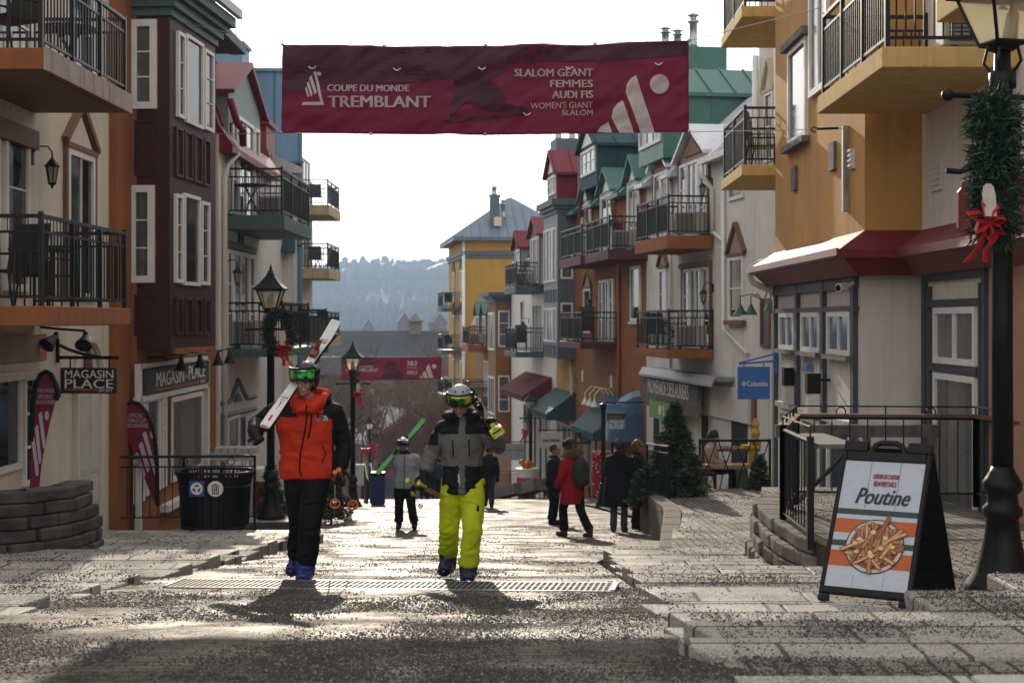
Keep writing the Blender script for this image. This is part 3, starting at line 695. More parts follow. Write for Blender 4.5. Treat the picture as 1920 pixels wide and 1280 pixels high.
put_text(m, 'DE LA', Fr(fs.pt(*hp(123, 723)), (0, 0, 1), fs.n), 0, 0, 16*K, 3.5*K, 0, c=.034) if False else None
m.build('lettering', LTWHITE, hs)
m = MB(); bx(m, 123, 188, 728, 731.5, .03, .034); m.build('stripe', mat('sign_orange', (.42, .13, .03), .6), hs)
sp = thing('spotlight', 'pair of black spotlights under the lower left balcony', 'lamp', P(120, 632, 20.3))
m = MB(); m.tube([P(75, 613, 20.2), P(115, 617, 20.2), P(160, 620, 20.2)], .02, 6); m.build('bar', BLK, sp)
for (x, y, dx) in ((105, 622, -18), (160, 622, -4)): MB().tube([P(x, y, 20.2), P(x, y+8, 20.2), P(x+dx*.4, y+14, 20.1), P(x+dx, y+26, 20.0)], [.03, .045, .06, .12], 10).build('spotlight_head', BLK, sp)

# --- feather flags
def flag(label, outline, D, n_, logo, lines, align='RIGHT'):
    t = thing('feather_flag', label, 'flag', P(outline[0][0], outline[0][1], D)); f = Fr((0, D, 0), (1, 0, 0)); K = D/F
    q = lambda x, y, c=0: f.pt((x-960)*K, (HY-y)*K, c)
    MB().prism([q(x, y) for x, y in outline], (0, .012, 0)).build('cloth', MAG, t)
    m = MB(); cx = sum(p[0] for p in outline)/len(outline); cy = sum(p[1] for p in outline)/len(outline)
    m.tube([q(x, y)+Vector((0, .006, 0)) for x, y in outline[n_[0]:n_[1]]], .035, 6); m.build('pole', BLK, t)
    m = MB()
    for poly in logo: m.prism([q(x, y, .002) for x, y in poly], (0, -.003, 0))
    for (s, x, y, w, h) in lines: put_text(m, s, f, (x-960)*K, (HY-y)*K, w*K, h*K, 0, c=.003, shear=0)
    m.build('lettering', mat('flag_print', (.55, .48, .56), .7), t); return t
z_ = lambda L: [(x/3.2, 640+y/3.2) for x, y in L]
circ = lambda cx, cy, rx, ry, n=20: [(cx+rx*math.cos(6.2832*k/n), cy+ry*math.sin(6.2832*k/n)) for k in range(n)]
flag('dark red feather flag with white French lettering beside the shop window', z_([(176, 900), (180, 835), (188, 600), (195, 400), (212, 270), (240, 200), (275, 180), (308, 200), (335, 255), (350, 320), (335, 350), (300, 480), (265, 640), (245, 760), (232, 900)]), 18.6, (2, 11),
     [z_(circ(281, 444, 13, 28)), z_([(231, 440), (238, 425), (246, 420), (252, 430), (272, 600), (268, 640), (258, 640)]), z_([(209, 520), (220, 500), (228, 500), (248, 700), (244, 730), (234, 732)]), z_([(188, 590), (200, 570), (207, 575), (232, 770), (228, 805), (216, 805)])],
     [('MARCHANDISE', 220/3.2, 640+305/3.2, 108/3.2, 24/3.2), ('OFFICIELLE', 228/3.2, 640+342/3.2, 85/3.2, 24/3.2), ('COUPE DU MONDE', 214/3.2, 640+375/3.2, 115/3.2, 24/3.2)])
flag('dark red feather flag with English lettering behind the left railing', z_([(735, 430), (742, 385), (790, 362), (835, 373), (875, 420), (905, 480), (928, 570), (940, 700), (946, 985), (930, 975), (890, 880), (830, 730), (770, 600), (740, 490)]), 24.35, (1, 9),
     [z_(circ(913, 556, 12, 24)), z_([(855, 552), (868, 540), (878, 545), (928, 740), (934, 800), (928, 805)]), z_([(832, 622), (845, 604), (855, 604), (900, 760), (890, 782), (880, 780)]), z_([(808, 690), (816, 668), (826, 665), (872, 790), (868, 820)])],
     [('OFFICIAL', 770/3.2, 640+455/3.2, 86/3.2, 24/3.2), ('WORLD CUP', 757/3.2, 640+485/3.2, 117/3.2, 24/3.2), ('MERCHANDISE', 748/3.2, 640+515/3.2, 140/3.2, 24/3.2)])
railing('black iron railing with rings behind the waste bin at the left', [(-6.72, 23.9, -3.42), (-4.36, 24.1, -3.42)], 1.12, rings=True)

# --- L3: cream house with green balconies and red mansard roof
b3 = bld('red_roofed_building', 'cream house with green balconies and red mansard roof at left', (-6.45, 34, -4.6))
MB().box(-14, -6.45, 31.22, 40, -6, 4.1).build('wall', OFFW, b3)
f3 = Fr((-6.45, 0, 0), (0, 1, 0))
m = MB()
m.add([(-6.15, 31.3, 3.85), (-6.15, 38, 3.85), (-6.45, 38, 4.3), (-6.45, 31.3, 4.3), (-7.1, 31.3, 6.15), (-7.1, 38, 6.15), (-10, 31.3, 6.3), (-10, 38, 6.3), (-10, 31.3, 3.7), (-10, 38, 3.7), (-6.15, 31.3, 3.7), (-6.15, 38, 3.7)],
      [(0, 1, 2, 3), (3, 2, 5, 4), (4, 5, 7, 6), (6, 7, 9, 8), (8, 9, 11, 10), (10, 11, 1, 0), (0, 3, 4, 6, 8, 10), (1, 2, 5, 7, 9, 11)])
for k in range(14): y = 31.6+k*.46; m.prism([Vector((-6.45, y, 4.3)), Vector((-6.40, y, 4.3)), Vector((-7.05, y, 6.17)), Vector((-7.1, y, 6.15))], (0, .035, 0))
m.build('roof', REDM, b3)
dm = MB(); dm.box(-7.2, -6.38, 32.0, 36.0, 2.4, 5.15); dm.prism([Vector((-6.38, 32.0, 5.15)), Vector((-6.38, 36.0, 5.15)), Vector((-6.38, 34.0, 6.0))], (-.8, 0, 0)); dmo = dm.build('dormer', mat('grey_green_panel', (.30, .36, .35), .7, var=.06), b3)
m = MB(); fd = Fr((-6.38, 0, 0), (0, 1, 0))
m.prism([Vector((-6.2, 31.75, 5.06)), Vector((-6.2, 31.75, 5.16)), Vector((-6.2, 34.0, 6.16)), Vector((-6.2, 34.0, 6.02))], (-1.2, 0, 0)); m.prism([Vector((-6.2, 36.25, 5.06)), Vector((-6.2, 36.25, 5.16)), Vector((-6.2, 34.0, 6.16)), Vector((-6.2, 34.0, 6.02))], (-1.2, 0, 0)); m.build('dormer_roof', REDM, b3)
for (a0, a1, nx, ny) in ((32.25, 32.85, 1, 3), (33.0, 34.9, 2, 1), (35.05, 35.7, 1, 3)): window(fd, a0, a1, 2.42, 4.75, b3, fw=.09, nx=nx, ny=ny)
for (a0, a1, nx, ny) in ((32.0, 32.6, 1, 3), (32.75, 34.6, 2, 1), (34.75, 35.4, 1, 3)): window(f3, a0, a1, -.62, 1.6, b3, fw=.09, nx=nx, ny=ny)
MB().box(31.9, 35.5, 1.64, 1.8, 0, .08, f3).build('lintel', GREENT, b3); m = MB(); m.prism([f3.pt(33.4, 1.8, 0), f3.pt(34, 1.8, 0), f3.pt(33.9, 2.15, 0), f3.pt(33.7, 2.3, 0), f3.pt(33.5, 2.15, 0)], f3.n*.06); m.build('ornament', GREENT, b3)
# second red dormer further on, and the white gable end past it
m = MB(); m.box(-7.6, -6.72, 38.9, 40.3, 4.0, 5.35); m.build('dormer', REDM, b3); m = MB(); m.box(-7.7, -6.62, 38.8, 40.4, 5.35, 5.47); m.build('dormer_roof', REDM, b3)
GB = [(-6.45, 32), (-5.12, 32), (-5.12, 36.3), (-6.45, 36.3)]
balcony(b3, GB, 2.36, .32, GREENT, panel=(1,)); balcony(b3, GB, -.66, .17, GREENT, panel=())
pipe(b3, [f3.pt(31.62, -4.5, .07), f3.pt(31.62, 3.2, .07), f3.pt(31.7, 3.45, .12), f3.pt(32.0, 3.75, .3)], OFFW, .055)
pipe(b3, [f3.pt(31.9, 3.9, .42), f3.pt(31.9, 4.25, .42), f3.pt(31.6, 4.35, .35), f3.pt(31.5, 4.9, .2)], REDM, .08, 'gutter')
wall_lantern('black wall lantern beside the lower french doors of the red roofed house', f3.pt(31.95, 1.25, 0), (1, 0, 0))
wall_lantern('black wall lantern under the red eave by the upper green balcony', Fr((-6.38, 0, 0), (0, 1, 0)).pt(32.2, 4.4, 0), (1, 0, 0))
ac_unit('cream air conditioner on the upper green balcony at left', (-5.75, 34.6, 2.36), 0)
ac_unit('cream air conditioner behind bars on the lower green balcony at left', (-6.0, 32.7, -.66), 0)
make_table('round folding table on the upper green balcony at left', (-6.0, 32.7, 2.36), .4, .75)
# shop front with zigzag ornament
m = MB(); z6 = lambda x, y: f3.pt(*f3.px(400+x/3.556, 640+y/3.556), .03)
for a, b in (((45, 412), (105, 400)), ((105, 400), (157, 255)), ((157, 255), (212, 375)), ((212, 375), (275, 365)), ((45, 500), (275, 445))): m.tube([z6(*a), z6(*b)], .06, 4)
m.prism([z6(130, 405), z6(180, 395), z6(155, 340)], f3.n*.03); m.build('ornament', GREYB, b3)
a0, _ = f3.px(413, 800); a1, _ = f3.px(478, 800)
for i, (x0, x1) in enumerate(((413, 421), (424, 446), (449, 456), (459, 476))): winpx(f3, x0, x1, 783, 850 if i % 2 else 900, b3, fw=.07, pm=PANE, fm=GREYB if i % 2 == 0 else WHITE)
m = MB(); m.box(a0, a1, -4.2, -3.3, 0, .05, f3); m.build('panel', WHITE, b3)
# --- L4: white projecting house, and its awning
b4 = bld('white_building', 'white projecting house end with recessed panel beyond the green balconies', (-6.2, 42, -5.6))
MB().prism([Vector((-6.05, 40.02, -7.5)), Vector((-14, 40.02, -7.5)), Vector((-14, 50, -7.5)), Vector((-8.2, 50, -7.5))], (0, 0, 11.6)).build('wall', OFFW, b4)
f4 = Fr((-6.05, 40.02, 0), (1, 0, 0)); m = MB()
for (x0, x1, y0, y1) in ((-.52, -.08, .2, 2.2), (-.52, -.08, -2.6, -.5)):
    t = .035; m.box(x0, x0+t, y0, y1, 0, .03, f4).box(x1-t, x1, y0, y1, 0, .03, f4).box(x0+t, x1-t, y0, y0+t, 0, .03, f4).box(x0+t, x1-t, y1-t, y1, 0, .03, f4)
m.build('panel', OFFW, b4)
m = MB(); m.prism([Vector((-5.85, 39.8, 4.12)), Vector((-5.85, 39.8, 4.25)), Vector((-8.6, 39.8, 5.5)), Vector((-8.6, 39.8, 4.12))], (-2, 10.2, 0)); m.build('roof', mat('silver_metal_roof', (.5, .5, .5), .3), b4)
m = MB(); m.prism([Vector((-6.1, 40.0, 1.9)), Vector((-6.1, 39.6, 1.9)), Vector((-6.1, 40.0, 2.35))], (-.55, 0, 0)); m.build('awning', TEAL, b4)
l4 = Fr((-6.05, 40.02, 0), (-2.15, 9.98, 0))
for a_, z_0 in ((1.2, -.5), (4, -.5), (1.2, -3.8), (1.2, 1.9)): window(l4, a_, a_+1.1, z_0, z_0+1.9, b4)
balcony(b4, [l4.pt(1.4, 0, 0).xy, l4.pt(1.4, 0, 1.0).xy, l4.pt(4.6, 0, 1.0).xy, l4.pt(4.6, 0, 0).xy], -.75, .2, GREENT, panel=(0, 1))
# --- blue tower behind
b5 = bld('blue_tower', 'tall blue metal clad block rising behind the left houses', (-14, 56, -6))
MB().prism([Vector((-8.1, 55, -8)), Vector((-26, 55, -8)), Vector((-26, 70, -8)), Vector((-11.4, 70, -8))], (0, 0, 17.6)).build('wall', BLUEM, b5); MB().box(-14, -10.15, 53.5, 54.99, 5, 10.35).build('stair_tower', BLUEM, b5)
m = MB()
for k in range(14): m.box(-8.25-k*.95, -8.21-k*.95, 54.95, 55, -2, 9.6)
m.box(-26, -8.05, 54.94, 54.99, 6.05, 6.13); m.box(-26, -8.05, 54.94, 54.99, 2.9, 2.98); m.build('seams', mat('blue_seam', (.05, .10, .15), .6), b5)
m = MB(); m.prism([Vector((-8.0, 54.85, 9.6)), Vector((-26, 54.85, 9.6)), Vector((-26, 70, 9.6)), Vector((-11.3, 70, 9.6))], (0, 0, .12)); m.box(-14.1, -10.05, 53.4, 55, 10.35, 10.47); m.build('parapet', BLUEM, b5)
m = MB()
for y in (6.0, 2.85):
    for k in range(12): m.tube([(-8.3-k*.9, 54.8, y), (-8.3-k*.9, 54.8, y-.25)], .02, 4)
    m.tube([(-20, 54.8, y), (-8.1, 54.8, y)], .03, 4)
m.build('snow_guard', BLK, b5)
# --- far house with cream balconies
b6 = bld('far_left_building', 'far cream house whose yellow balconies jut out past the white gable', (-9, 60, -7.5))
MB().prism([Vector((-9, 59, -10)), Vector((-18, 59, -10)), Vector((-18, 72, -10)), Vector((-11.5, 72, -10)), Vector((-9, 64.2, -10))], (0, 0, 16.2)).build('wall', CREAM, b6)
for zt, p in ((4.86, ()), (2.18, ()), (-.72, (0,))): balcony(b6, [(-9.0, 60), (-7.72, 60), (-7.72, 64), (-9.0, 64)], zt, .42, CSLAB, bar=.16, panel=p)
for zt in (4.86, 2.18): window(Fr((-9.0, 0, 0), (0, 1, 0)), 61, 63, zt, zt+2.1, b6, nx=2)
make_chair('dark chair on the middle far cream balcony', (-8.4, 61, 2.18), .3); make_table('table on the middle far cream balcony', (-8.5, 62.3, 2.18))
make_chair('dark chair on the topmost far cream balcony', (-8.4, 61, 4.86), .3)
# ---------------------------------------------------------------- right side of the street
# --- R1: mustard house over a white timbered shop
r1 = bld('mustard_building', 'mustard stucco house over a white shop with dark red canopy at the right', (5.5, 20, -2.4))
m = MB(); m.box(4.74, 10, 19.1, 25.6, 1.1, 11); m.build('wall', MUST, r1)
m = MB(); m.box(5.5, 12, 6, 19.08, -3, 11); m.build('wall', OFFW, r1)
m = MB(); m.box(4.76, 10, 19.4, 25.55, -4, 1.09); m.build('shop_wall', OFFW, r1)
m = MB(); m.box(5.45, 12, 25.61, 29.6, -4, 11); m.build('wall', OFFW, r1)
# red metal canopy swept round the corner
prof = [(-.02, 1.22), (.45, .93), (.47, .82), (.36, .815), (.12, .60), (-.02, .595)]
path = [((4.74, 25.75), (-1, 0)), ((4.74, 19.1), (-1, -1)), ((5.5, 19.1), (-1, -1)), ((5.5, 8), (-1, 0))]
m = MB(); rings = [[Vector((p[0]+o[0]*w, p[1]+o[1]*w, z)) for w, z in prof] for p, o in path]; n = len(prof)
m.add([v for r_ in rings for v in r_], [(i*n+k, i*n+(k+1) % n, (i+1)*n+(k+1) % n, (i+1)*n+k) for i in range(3) for k in range(n)]+[list(range(n)), [3*n+k for k in range(n)]])
cnp = m.build('canopy', REDM, r1)
pale = mat('pale_red_flashing', (.40, .24, .22), .4)
m = MB(); g = [(.452, .945), (.50, .945), (.50, .845), (.475, .845)]
rings = [[Vector((p[0]+o[0]*w, p[1]+o[1]*w, z)) for w, z in g] for p, o in path[:2]]; n = 4
m.add([v for r_ in rings for v in r_], [(k, (k+1) % n, n+(k+1) % n, n+k) for k in range(n)]+[list(range(n)), [n+k for k in range(n)]]); m.build('gutter', pale, cnp)
fA = Fr((4.74, 0, 0), (0, -1, 0)); fB = Fr((5.5, 0, 0), (0, -1, 0)); fC = Fr((0, 19.1, 0), (1, 0, 0)); fS = Fr((4.76, 0, 0), (0, -1, 0))
pipe(r1, [P(1612, 440, 19.0), P(1455, 485, 25.3), P(1425, 492, 25.9), P(1410, 500, 25.9), P(1406, 515, 25.9), P(1412, 530, 25.9), P(1450, 547, 25.6)][1:], OFFW, .06)
# mustard wall window, plaques, strap pole and vents
window(fA, *[v for v in (fA.px(1482, 0)[0], fA.px(1516, 0)[0])], 2.95, 4.55, r1, fw=.09, nx=1, ny=1, pm=PANE, cur=False)
a0, a1 = fA.px(1478, 0)[0], fA.px(1519, 0)[0]; m = MB(); m.box(a0, a1, 2.84, 2.94, 0, .14, fA); m.build('sill', WOODW, r1); MB().box(a0, a1, 4.56, 4.68, 0, .14, fA).build('lintel', WOODW, r1)
window(fA, fA.px(1522, 0)[0], fA.px(1556, 0)[0], 3.5, 6.0, r1, fw=.1, nx=2, pm=PANEC)
for (x0, x1, yt, yb) in ((1488, 1496, 315, 355), (1559, 1569, 270, 317)):
    a0, bt = fA.px(x0, yt); a1, bb = fA.px(x1, yb); MB().box(a0, a1, bb, bt, 0, .05, fA).build('plaque', WOODW, r1)
a0, bt = fA.px(1597, 283); a1, bb = fA.px(1604, 315); m = MB().box(a0, a1, bb, bt, 0, .04, fA)
for k in range(4): m.box(a0+.01, a1-.01, bb+.03+k*.07, bb+.06+k*.07, .04, .07, fA)
m.build('vent', WHITE, r1)
a0, _ = fA.px(1590, 300); MB().box(a0, a0+.09, 1.52, 2.73, .0, .09, fA).build('strap_pole', STEEL, r1)
a0, bt = fB.px(1748, 305); a1, bb = fB.px(1768, 355); m = MB().box(a0, a1, bb, bt, 0, .03, fB)
for k in range(4): m.box(a0+.06, a1-.05, bb+.07+k*.075, bb+.11+k*.075, .03, .045, fB)
m.build('vent', OFFW, r1)
# balconies
balcony(r1, [(5.5, 15.4), (4.01, 15.4), (4.06, 18.9), (5.5, 18.9)], 2.96, .225, YSLAB, mesh_band=False, bar=.10)
balcony(r1, [(5.5, 11.3), (3.92, 11.3), (3.91, 13.1), (5.5, 13.1)], 2.96, .225, YSLAB, mesh_band=False, bar=.10)
balcony(r1, [(5.45, 26), (4.2, 26), (4.26, 29), (5.45, 29)], 2.84, .2, YSLAB, panel=(1,)); balcony(r1, [(5.45, 26), (4.2, 26), (4.26, 29), (5.45, 29)], 5.74, .2, YSLAB, panel=(1,))
make_chair('stack of dark chairs on the yellow balcony behind the mustard wall', (4.75, 26.8, 2.84), 1.2, 1.15)
ac_unit('air conditioner behind the near yellow balcony railing', (5.2, 15.9, 2.96), 0)
window(fB, -17.6, -16.3, 2.98, 5.1, r1, nx=2, pm=PANEC)
# timber framed shop
TIM = SLATE; m = MB()
for x in (1457, 1499, 1548, 1606):
    a, _ = fS.px(x, 0); m.box(a-.09, a+.09, -3.6, .60, 0, .07, fS)
a0, a1 = fS.px(1452, 0)[0], fS.px(1611, 0)[0]
m.box(a0, a1, .44, .60, .001, .06, fS).box(a0, a1, .12, .20, .001, .062, fS); m.build('timber', TIM, r1)
for (x0, x1, yt, yb) in ((1466, 1493, 560, 652), (1507, 1541, 560, 660), (1556, 1599, 560, 668)):
    a0, _ = fS.px(x0, 0); a1, _ = fS.px(x1, 0); window(fS, a0, a1, -.50, .12, r1, cur=False, fw=.07, nx=2, pm=PANEB, sill=WOODW, mw=.035)
    window(fS, a0, a1, -3.3, -1.55, r1, fw=.07, nx=1, pm=PANEB)
    MB().box(a0-.02, a1+.02, -1.50, -1.42, 0, .12, fS).build('ledge', WHITE, r1)
m = MB()
for x in (1738, 1852):
    a, _ = fB.px(x, 0); m.box(a-.06, a+.06, -2.6, .60, 0, .06, fB)
for x in (1747, 1843):
    a, _ = fB.px(x, 0); m.box(a-.035, a+.035, -2.6, .44, 0, .05, fB)
a0, a1 = fB.px(1736, 0)[0], fB.px(1856, 0)[0]; m.box(a0, a1, .50, .60, 0, .065, fB).box(a0+.2, a1-.2, .17, .26, 0, .065, fB).box(a0+.3, a1-.3, -.66, -.56, 0, .065, fB); m.build('timber', TIM, r1)
a0, _ = fB.px(1757, 0); a1, _ = fB.px(1836, 0)
window(fB, a0, a1, -.55, .16, r1, fw=.08, nx=2, pm=PANEC, mw=.05); window(fB, a0, a1, -2.45, -.67, r1, fw=.08, nx=1, pm=PANEC)
MB().box(fB.px(1862, 0)[0], -8.2, -2.5, .6, 0, .05, fB).build('panel', mat('salmon_board', (.38, .20, .13), .8), r1)
# fittings on the shop front
def box_lamp(label, p):
    t = thing('box_lamp', label, 'wall lamp', p, None); p = Vector(p)
    MB().box(p.x, p.x+.26, p.y-.02, p.y+.02, p.z-.02, p.z+.02).build('arm', BLK, t)
    MB().box(p.x-.10, p.x+.10, p.y-.10, p.y+.10, p.z-.20, p.z+.10).build('housing', BLK, t)
    MB().box(p.x-.085, p.x+.085, p.y-.085, p.y+.085, p.z-.52, p.z-.20).build('lamp_shade', mat('milk_glass', (.62, .60, .55), .5), t)
box_lamp('black and white box lamp, the lower nearer one on the white shop', P(1524, 712, 21.2)); box_lamp('black and white box lamp, the higher farther one on the white shop', P(1479, 700, 23.8))
bs = thing('letter_sign', 'small blue letter sign fixed to the white shop front', 'sign', fS.pt(*fS.px(1515, 690), .03)); m = MB()
a, b = fS.px(1506, 692); put_text(m, 'Columbia', fS, a, b-.02, .85, .22, .06, c=.04); m.build('lettering', mat('sign_blue', (.035, .15, .45), .5), bs)
cam_ = thing('security_camera', 'white security camera under the dark red canopy', 'camera', P(1585, 540, 19.6))
c = P(1585, 537, 19.55); m = MB(); m.tube([c, c+Vector((-.12, -.1, -.02))], .06, 10); m.build('body', WHITE, cam_); MB().ell(c+Vector((-.12, -.1, -.02)), .045, .045, .045, 10, 6).build('lens', BLK, cam_)
MB().tube([c+Vector((.14, .02, .05)), c], .03, 6).build('bracket', WHITE, cam_)
# hanging blue sign
D_ = 25.4; hs = thing('hanging_sign', 'square blue hanging shop sign on a blue bracket at the right', 'sign', P(1455, 660, D_)); f_ = Fr((0, D_, 0), (1, 0, 0)); K = D_/F
q = lambda x, y: ((x-960)*K, (HY-y)*K)
BLU = mat('sign_blue', (.035, .15, .45), .5); m = MB()
m.tube([f_.pt(*q(1457, 662), 0), f_.pt(*q(1386, 680), 0)], .02, 6); m.tube([f_.pt(*q(1457, 676), 0), f_.pt(*q(1386, 682), 0)], .02, 6); m.tube([f_.pt(*q(1456, 655), 0), f_.pt(*q(1456, 700), 0)], .025, 6)
for x in (1395, 1432): m.tube([f_.pt(*q(x, 676), 0), f_.pt(*q(x, 688), 0)], .012, 5)
m.build('bracket', BLU, hs); a0, b1_ = q(1383, 687); a1, b0 = q(1443, 748); MB().box(a0, a1, b0, b1_, -.03, .03, f_).build('board', BLU, hs)
m = MB(); a, b = q(1400, 723.5); put_text(m, 'Columbia', f_, a, b, 39*K, 9.5*K, .012, c=.034)
for i in range(3):
    for j in range(3):
        cx, cy = q(1394+(i-j)*2.1, 719+(i+j-2)*2.1); s_ = .013
        m.prism([f_.pt(cx-s_, cy, .033), f_.pt(cx, cy-s_, .033), f_.pt(cx+s_, cy, .033), f_.pt(cx, cy+s_, .033)], (0, -.003, 0))
m.build('lettering', LTWHITE, hs)
gl = thing('gooseneck_lamps', 'cluster of green gooseneck lamps by the downpipe at the right', 'lamps', P(1430, 560, 26))
for x, y in ((1388, 578), (1408, 578), (1445, 570)):
    p = P(x, y, 26); b_ = P(1432, 565, 26.6)
    MB().tube([b_, (p+b_)/2+Vector((0, 0, .2)), p+Vector((0, 0, .22)), p+Vector((0, 0, .08))], .012, 6).build('arm', SLATE, gl)
    MB().lathe([(.02, .08), (.05, .02), (.13, -.12), (.12, -.12)], p, 12).build('lamp_shade', mat('lamp_green', (.03, .11, .08), .5), gl)

# --- the terrace of houses down the right: all on one line
rl = lambda D, w=0, z=0: Vector((11.1-.15*D, D, z))+Vector((-1, -.15, 0)).normalized()*w
fR = Fr(rl(40), (.15, -1, 0))
def body(root, D0, D1, z0, z1, mt, w=0, back=8, name='wall'):
    m = MB(); m.prism([rl(D0, w, z0), rl(D1, w, z0), rl(D1, -back, z0), rl(D0, -back, z0)], (0, 0, z1-z0)); return m.build(name, mt, root)
def aR(D): return (rl(D)-fR.o).dot(fR.r)
def slope_roof(root, D0, D1, z0, mt, w0=.3, w1=-3.4, z1=7.6, seam=.5, gaps=()):
    """standing seam roof: one sheet behind the wall dormers, eave pieces with gutters between them"""
    zz = lambda w: z0+(w0-w)/(w0-w1)*(z1-z0)
    def piece(a, b, wa, wb, m):
        m.add([rl(a, wa, zz(wa)), rl(b, wa, zz(wa)), rl(b, wb, zz(wb)), rl(a, wb, zz(wb)), rl(a, wa, zz(wa)-.12), rl(b, wa, zz(wa)-.12), rl(b, wb, zz(wa)-.12), rl(a, wb, zz(wa)-.12)], [(0, 1, 2, 3), (0, 4, 5, 1), (3, 2, 6, 7), (4, 7, 6, 5), (0, 3, 7, 4), (1, 5, 6, 2)])
        for k in range(1, int((b-a)/seam)):
            d = a+k*seam; m.prism([rl(d, wa, zz(wa)), rl(d+.04, wa, zz(wa)), rl(d+.04, wb, zz(wb)), rl(d, wb, zz(wb))], (0, 0, .05))
    m = MB(); wm = -.9; piece(D0, D1, wm, w1, m); g = m.build('roof', mt, root); ed = [D0]
    for a, b in gaps: ed += [a, b]
    ed.append(D1)
    for a, b in zip(ed[::2], ed[1::2]):
        m = MB(); piece(a, b, w0, wm+.003, m); e = m.build('roof_eave', mt, root)
        m = MB(); m.prism([rl(a, w0+.11, z0-.15), rl(b, w0+.11, z0-.15), rl(b, w0+.005, z0-.15), rl(a, w0+.005, z0-.15)], (0, 0, .13)); m.build('gutter', WHITE if mt == ROOFW else mt, e)
def gable(root, Dc, wd, z0, ze, za, mt, mr, mp=PINKT, wins=3, w=.04, trim=BROWN):
    """wall dormer: panelled front with a small gable and metal roof"""
    D0, D1 = Dc-wd/2, Dc+wd/2; m = MB()
    m.prism([rl(D0, w, z0), rl(D1, w, z0), rl(D1, w, ze), rl(D0, w, ze)], Vector((1, .15, 0))*2.0)
    m.prism([rl(D0, w, ze), rl(D1, w, ze), rl(Dc, w, za)], Vector((1, .15, 0))*2.6); dm = m.build('dormer', mt, root)
    m = MB()
    for s in (-1, 1):
        e = Dc+s*(wd/2+.15); m.prism([rl(e, w+.22, ze-.12), rl(Dc, w+.22, za+.06), rl(Dc, w+.22, za+.14), rl(e, w+.22, ze-.02)], Vector((1, .15, 0))*3.0)
    m.build('dormer_roof', mr, root)
    m = MB(); f = Fr(rl(Dc, w), (.15, -1, 0)); hw = wd/2
    for s in (-1, 1): m.box(s*hw-.05, s*hw+.05, z0, ze, 0, .05, f)
    m.prism([f.pt(-hw*.55, ze+.02, .0), f.pt(hw*.55, ze+.02, .0), f.pt(0, za-.28, .0)], f.n*.05)
    m.build('dormer_trim', trim, root)
    zt = ze-.15
    if wins == 3:
        for (a0, a1, nx) in ((-hw+.12, -hw*.45, 1), (-hw*.38, hw*.38, 2), (hw*.45, hw-.12, 1)): window(f, a0, a1, z0+.05, zt, root, fw=.08, nx=nx, ny=3 if nx == 1 else 1, pm=PANEB)
    else: window(f, -hw+.15, hw-.15, z0+.05, zt, root, fw=.08, nx=2, pm=PANEB)
def rbal(root, D0, D1, zt, th, mt, w=1.3, w0=0, **k): return balcony(root, [rl(D0, w0).xy, rl(D0, w).xy, rl(D1, w).xy, rl(D1, w0).xy], zt, th, mt, **k)
def trio(root, Dc, wd, z0, z1, fm=WHITE, pm=PANE, trim=None, w=0):
    f = Fr(rl(Dc, w), (.15, -1, 0)); hw = wd/2
    for (a0, a1, nx) in ((-hw, -hw*.48, 1), (-hw*.42, hw*.42, 2), (hw*.48, hw, 1)): window(f, a0, a1, z0, z1, root, fw=.08, nx=nx, ny=3 if nx == 1 else 1, pm=pm, fm=fm)
    if trim:
        m = MB(); m.box(-hw-.14, hw+.14, z1+.02, z1+.16, 0, .14, f).box(-hw-.12, -hw-.02, z0, z1+.02, 0, .08, f).box(hw+.02, hw+.12, z0, z1+.02, 0, .08, f); m.build('lintel', trim, root)

r2 = bld('white_brown_building', 'white stucco house with orange balconies and brown pointed window frames', rl(40, 0, -5.2))
body(r2, 30, 34.3, -4.5, 8.5, OFFW); body(r2, 34.3, 45.4, -6, 4.25, OFFW)
slope_roof(r2, 34.32, 45.4, 4.3, ROOFW, gaps=((38.25, 41.35), (42.25, 44.35)))
gable(r2, 39.8, 3.0, 2.3, 4.6, 5.35, PINKT, ROOFW); gable(r2, 43.3, 2.0, 2.9, 4.65, 5.3, PINKT, ROOFW, wins=1)
rbal(r2, 38, 41.6, 2.26, .36, OSLAB, panel=(1,)); rbal(r2, 38, 41.6, -.80, .22, OSLAB)
trio(r2, 39.6, 2.7, -.78, 1.45, trim=BROWN)
for (x0, x1, yt, yb, h, pk) in ((1238, 1252, 505, 600, .62, PINKT), (1369, 1396, 483, 600, .75, PINKT)):
    a0, bt = fR.px(x0, yt); a1, bb = fR.px(x1, yb); window(fR, a0, a1, bb, bt, r2, fw=.09, ny=2, pm=PANE); pediment(fR, a0, a1, bt+.06, h, r2, BROWN, pk, leg=bb)
    MB().box(a0-.15, a1+.15, bb-.12, bb-.01, 0, .14, fR).build('sill', BROWN, r2)
winpx(fR, 1368, 1396, 250, 378, r2, fw=.09, ny=2); winpx(fR, 1429, 1446, 560, 650, r2, fm=BROWN, pm=PANEC)
a0, bt = fR.px(1436, 200); a1, bb = fR.px(1452, 300); window(fR, a0, a1, bb, bt+.3, r2, fw=.08, ny=2); pediment(fR, a0, a1, bt+.35, .7, r2, mat('cream_trim', (.52, .45, .28), .7), CREAM, leg=bb)
def pR(x, y, w=.07): a, b = fR.px(x, y); return fR.pt(a, b, w)
pipe(r2, [pR(1361, 330), pR(1361, 615), pR(1405, 662)], WHITE, .05); pipe(r2, [pR(1343, 436), pR(1361, 452)], WHITE, .05); pipe(r2, [pR(1262, 340), pR(1262, 690)], WHITE, .045); pipe(r2, [pR(1424, 105, .1), pR(1424, 330, .1)], WHITE, .08)
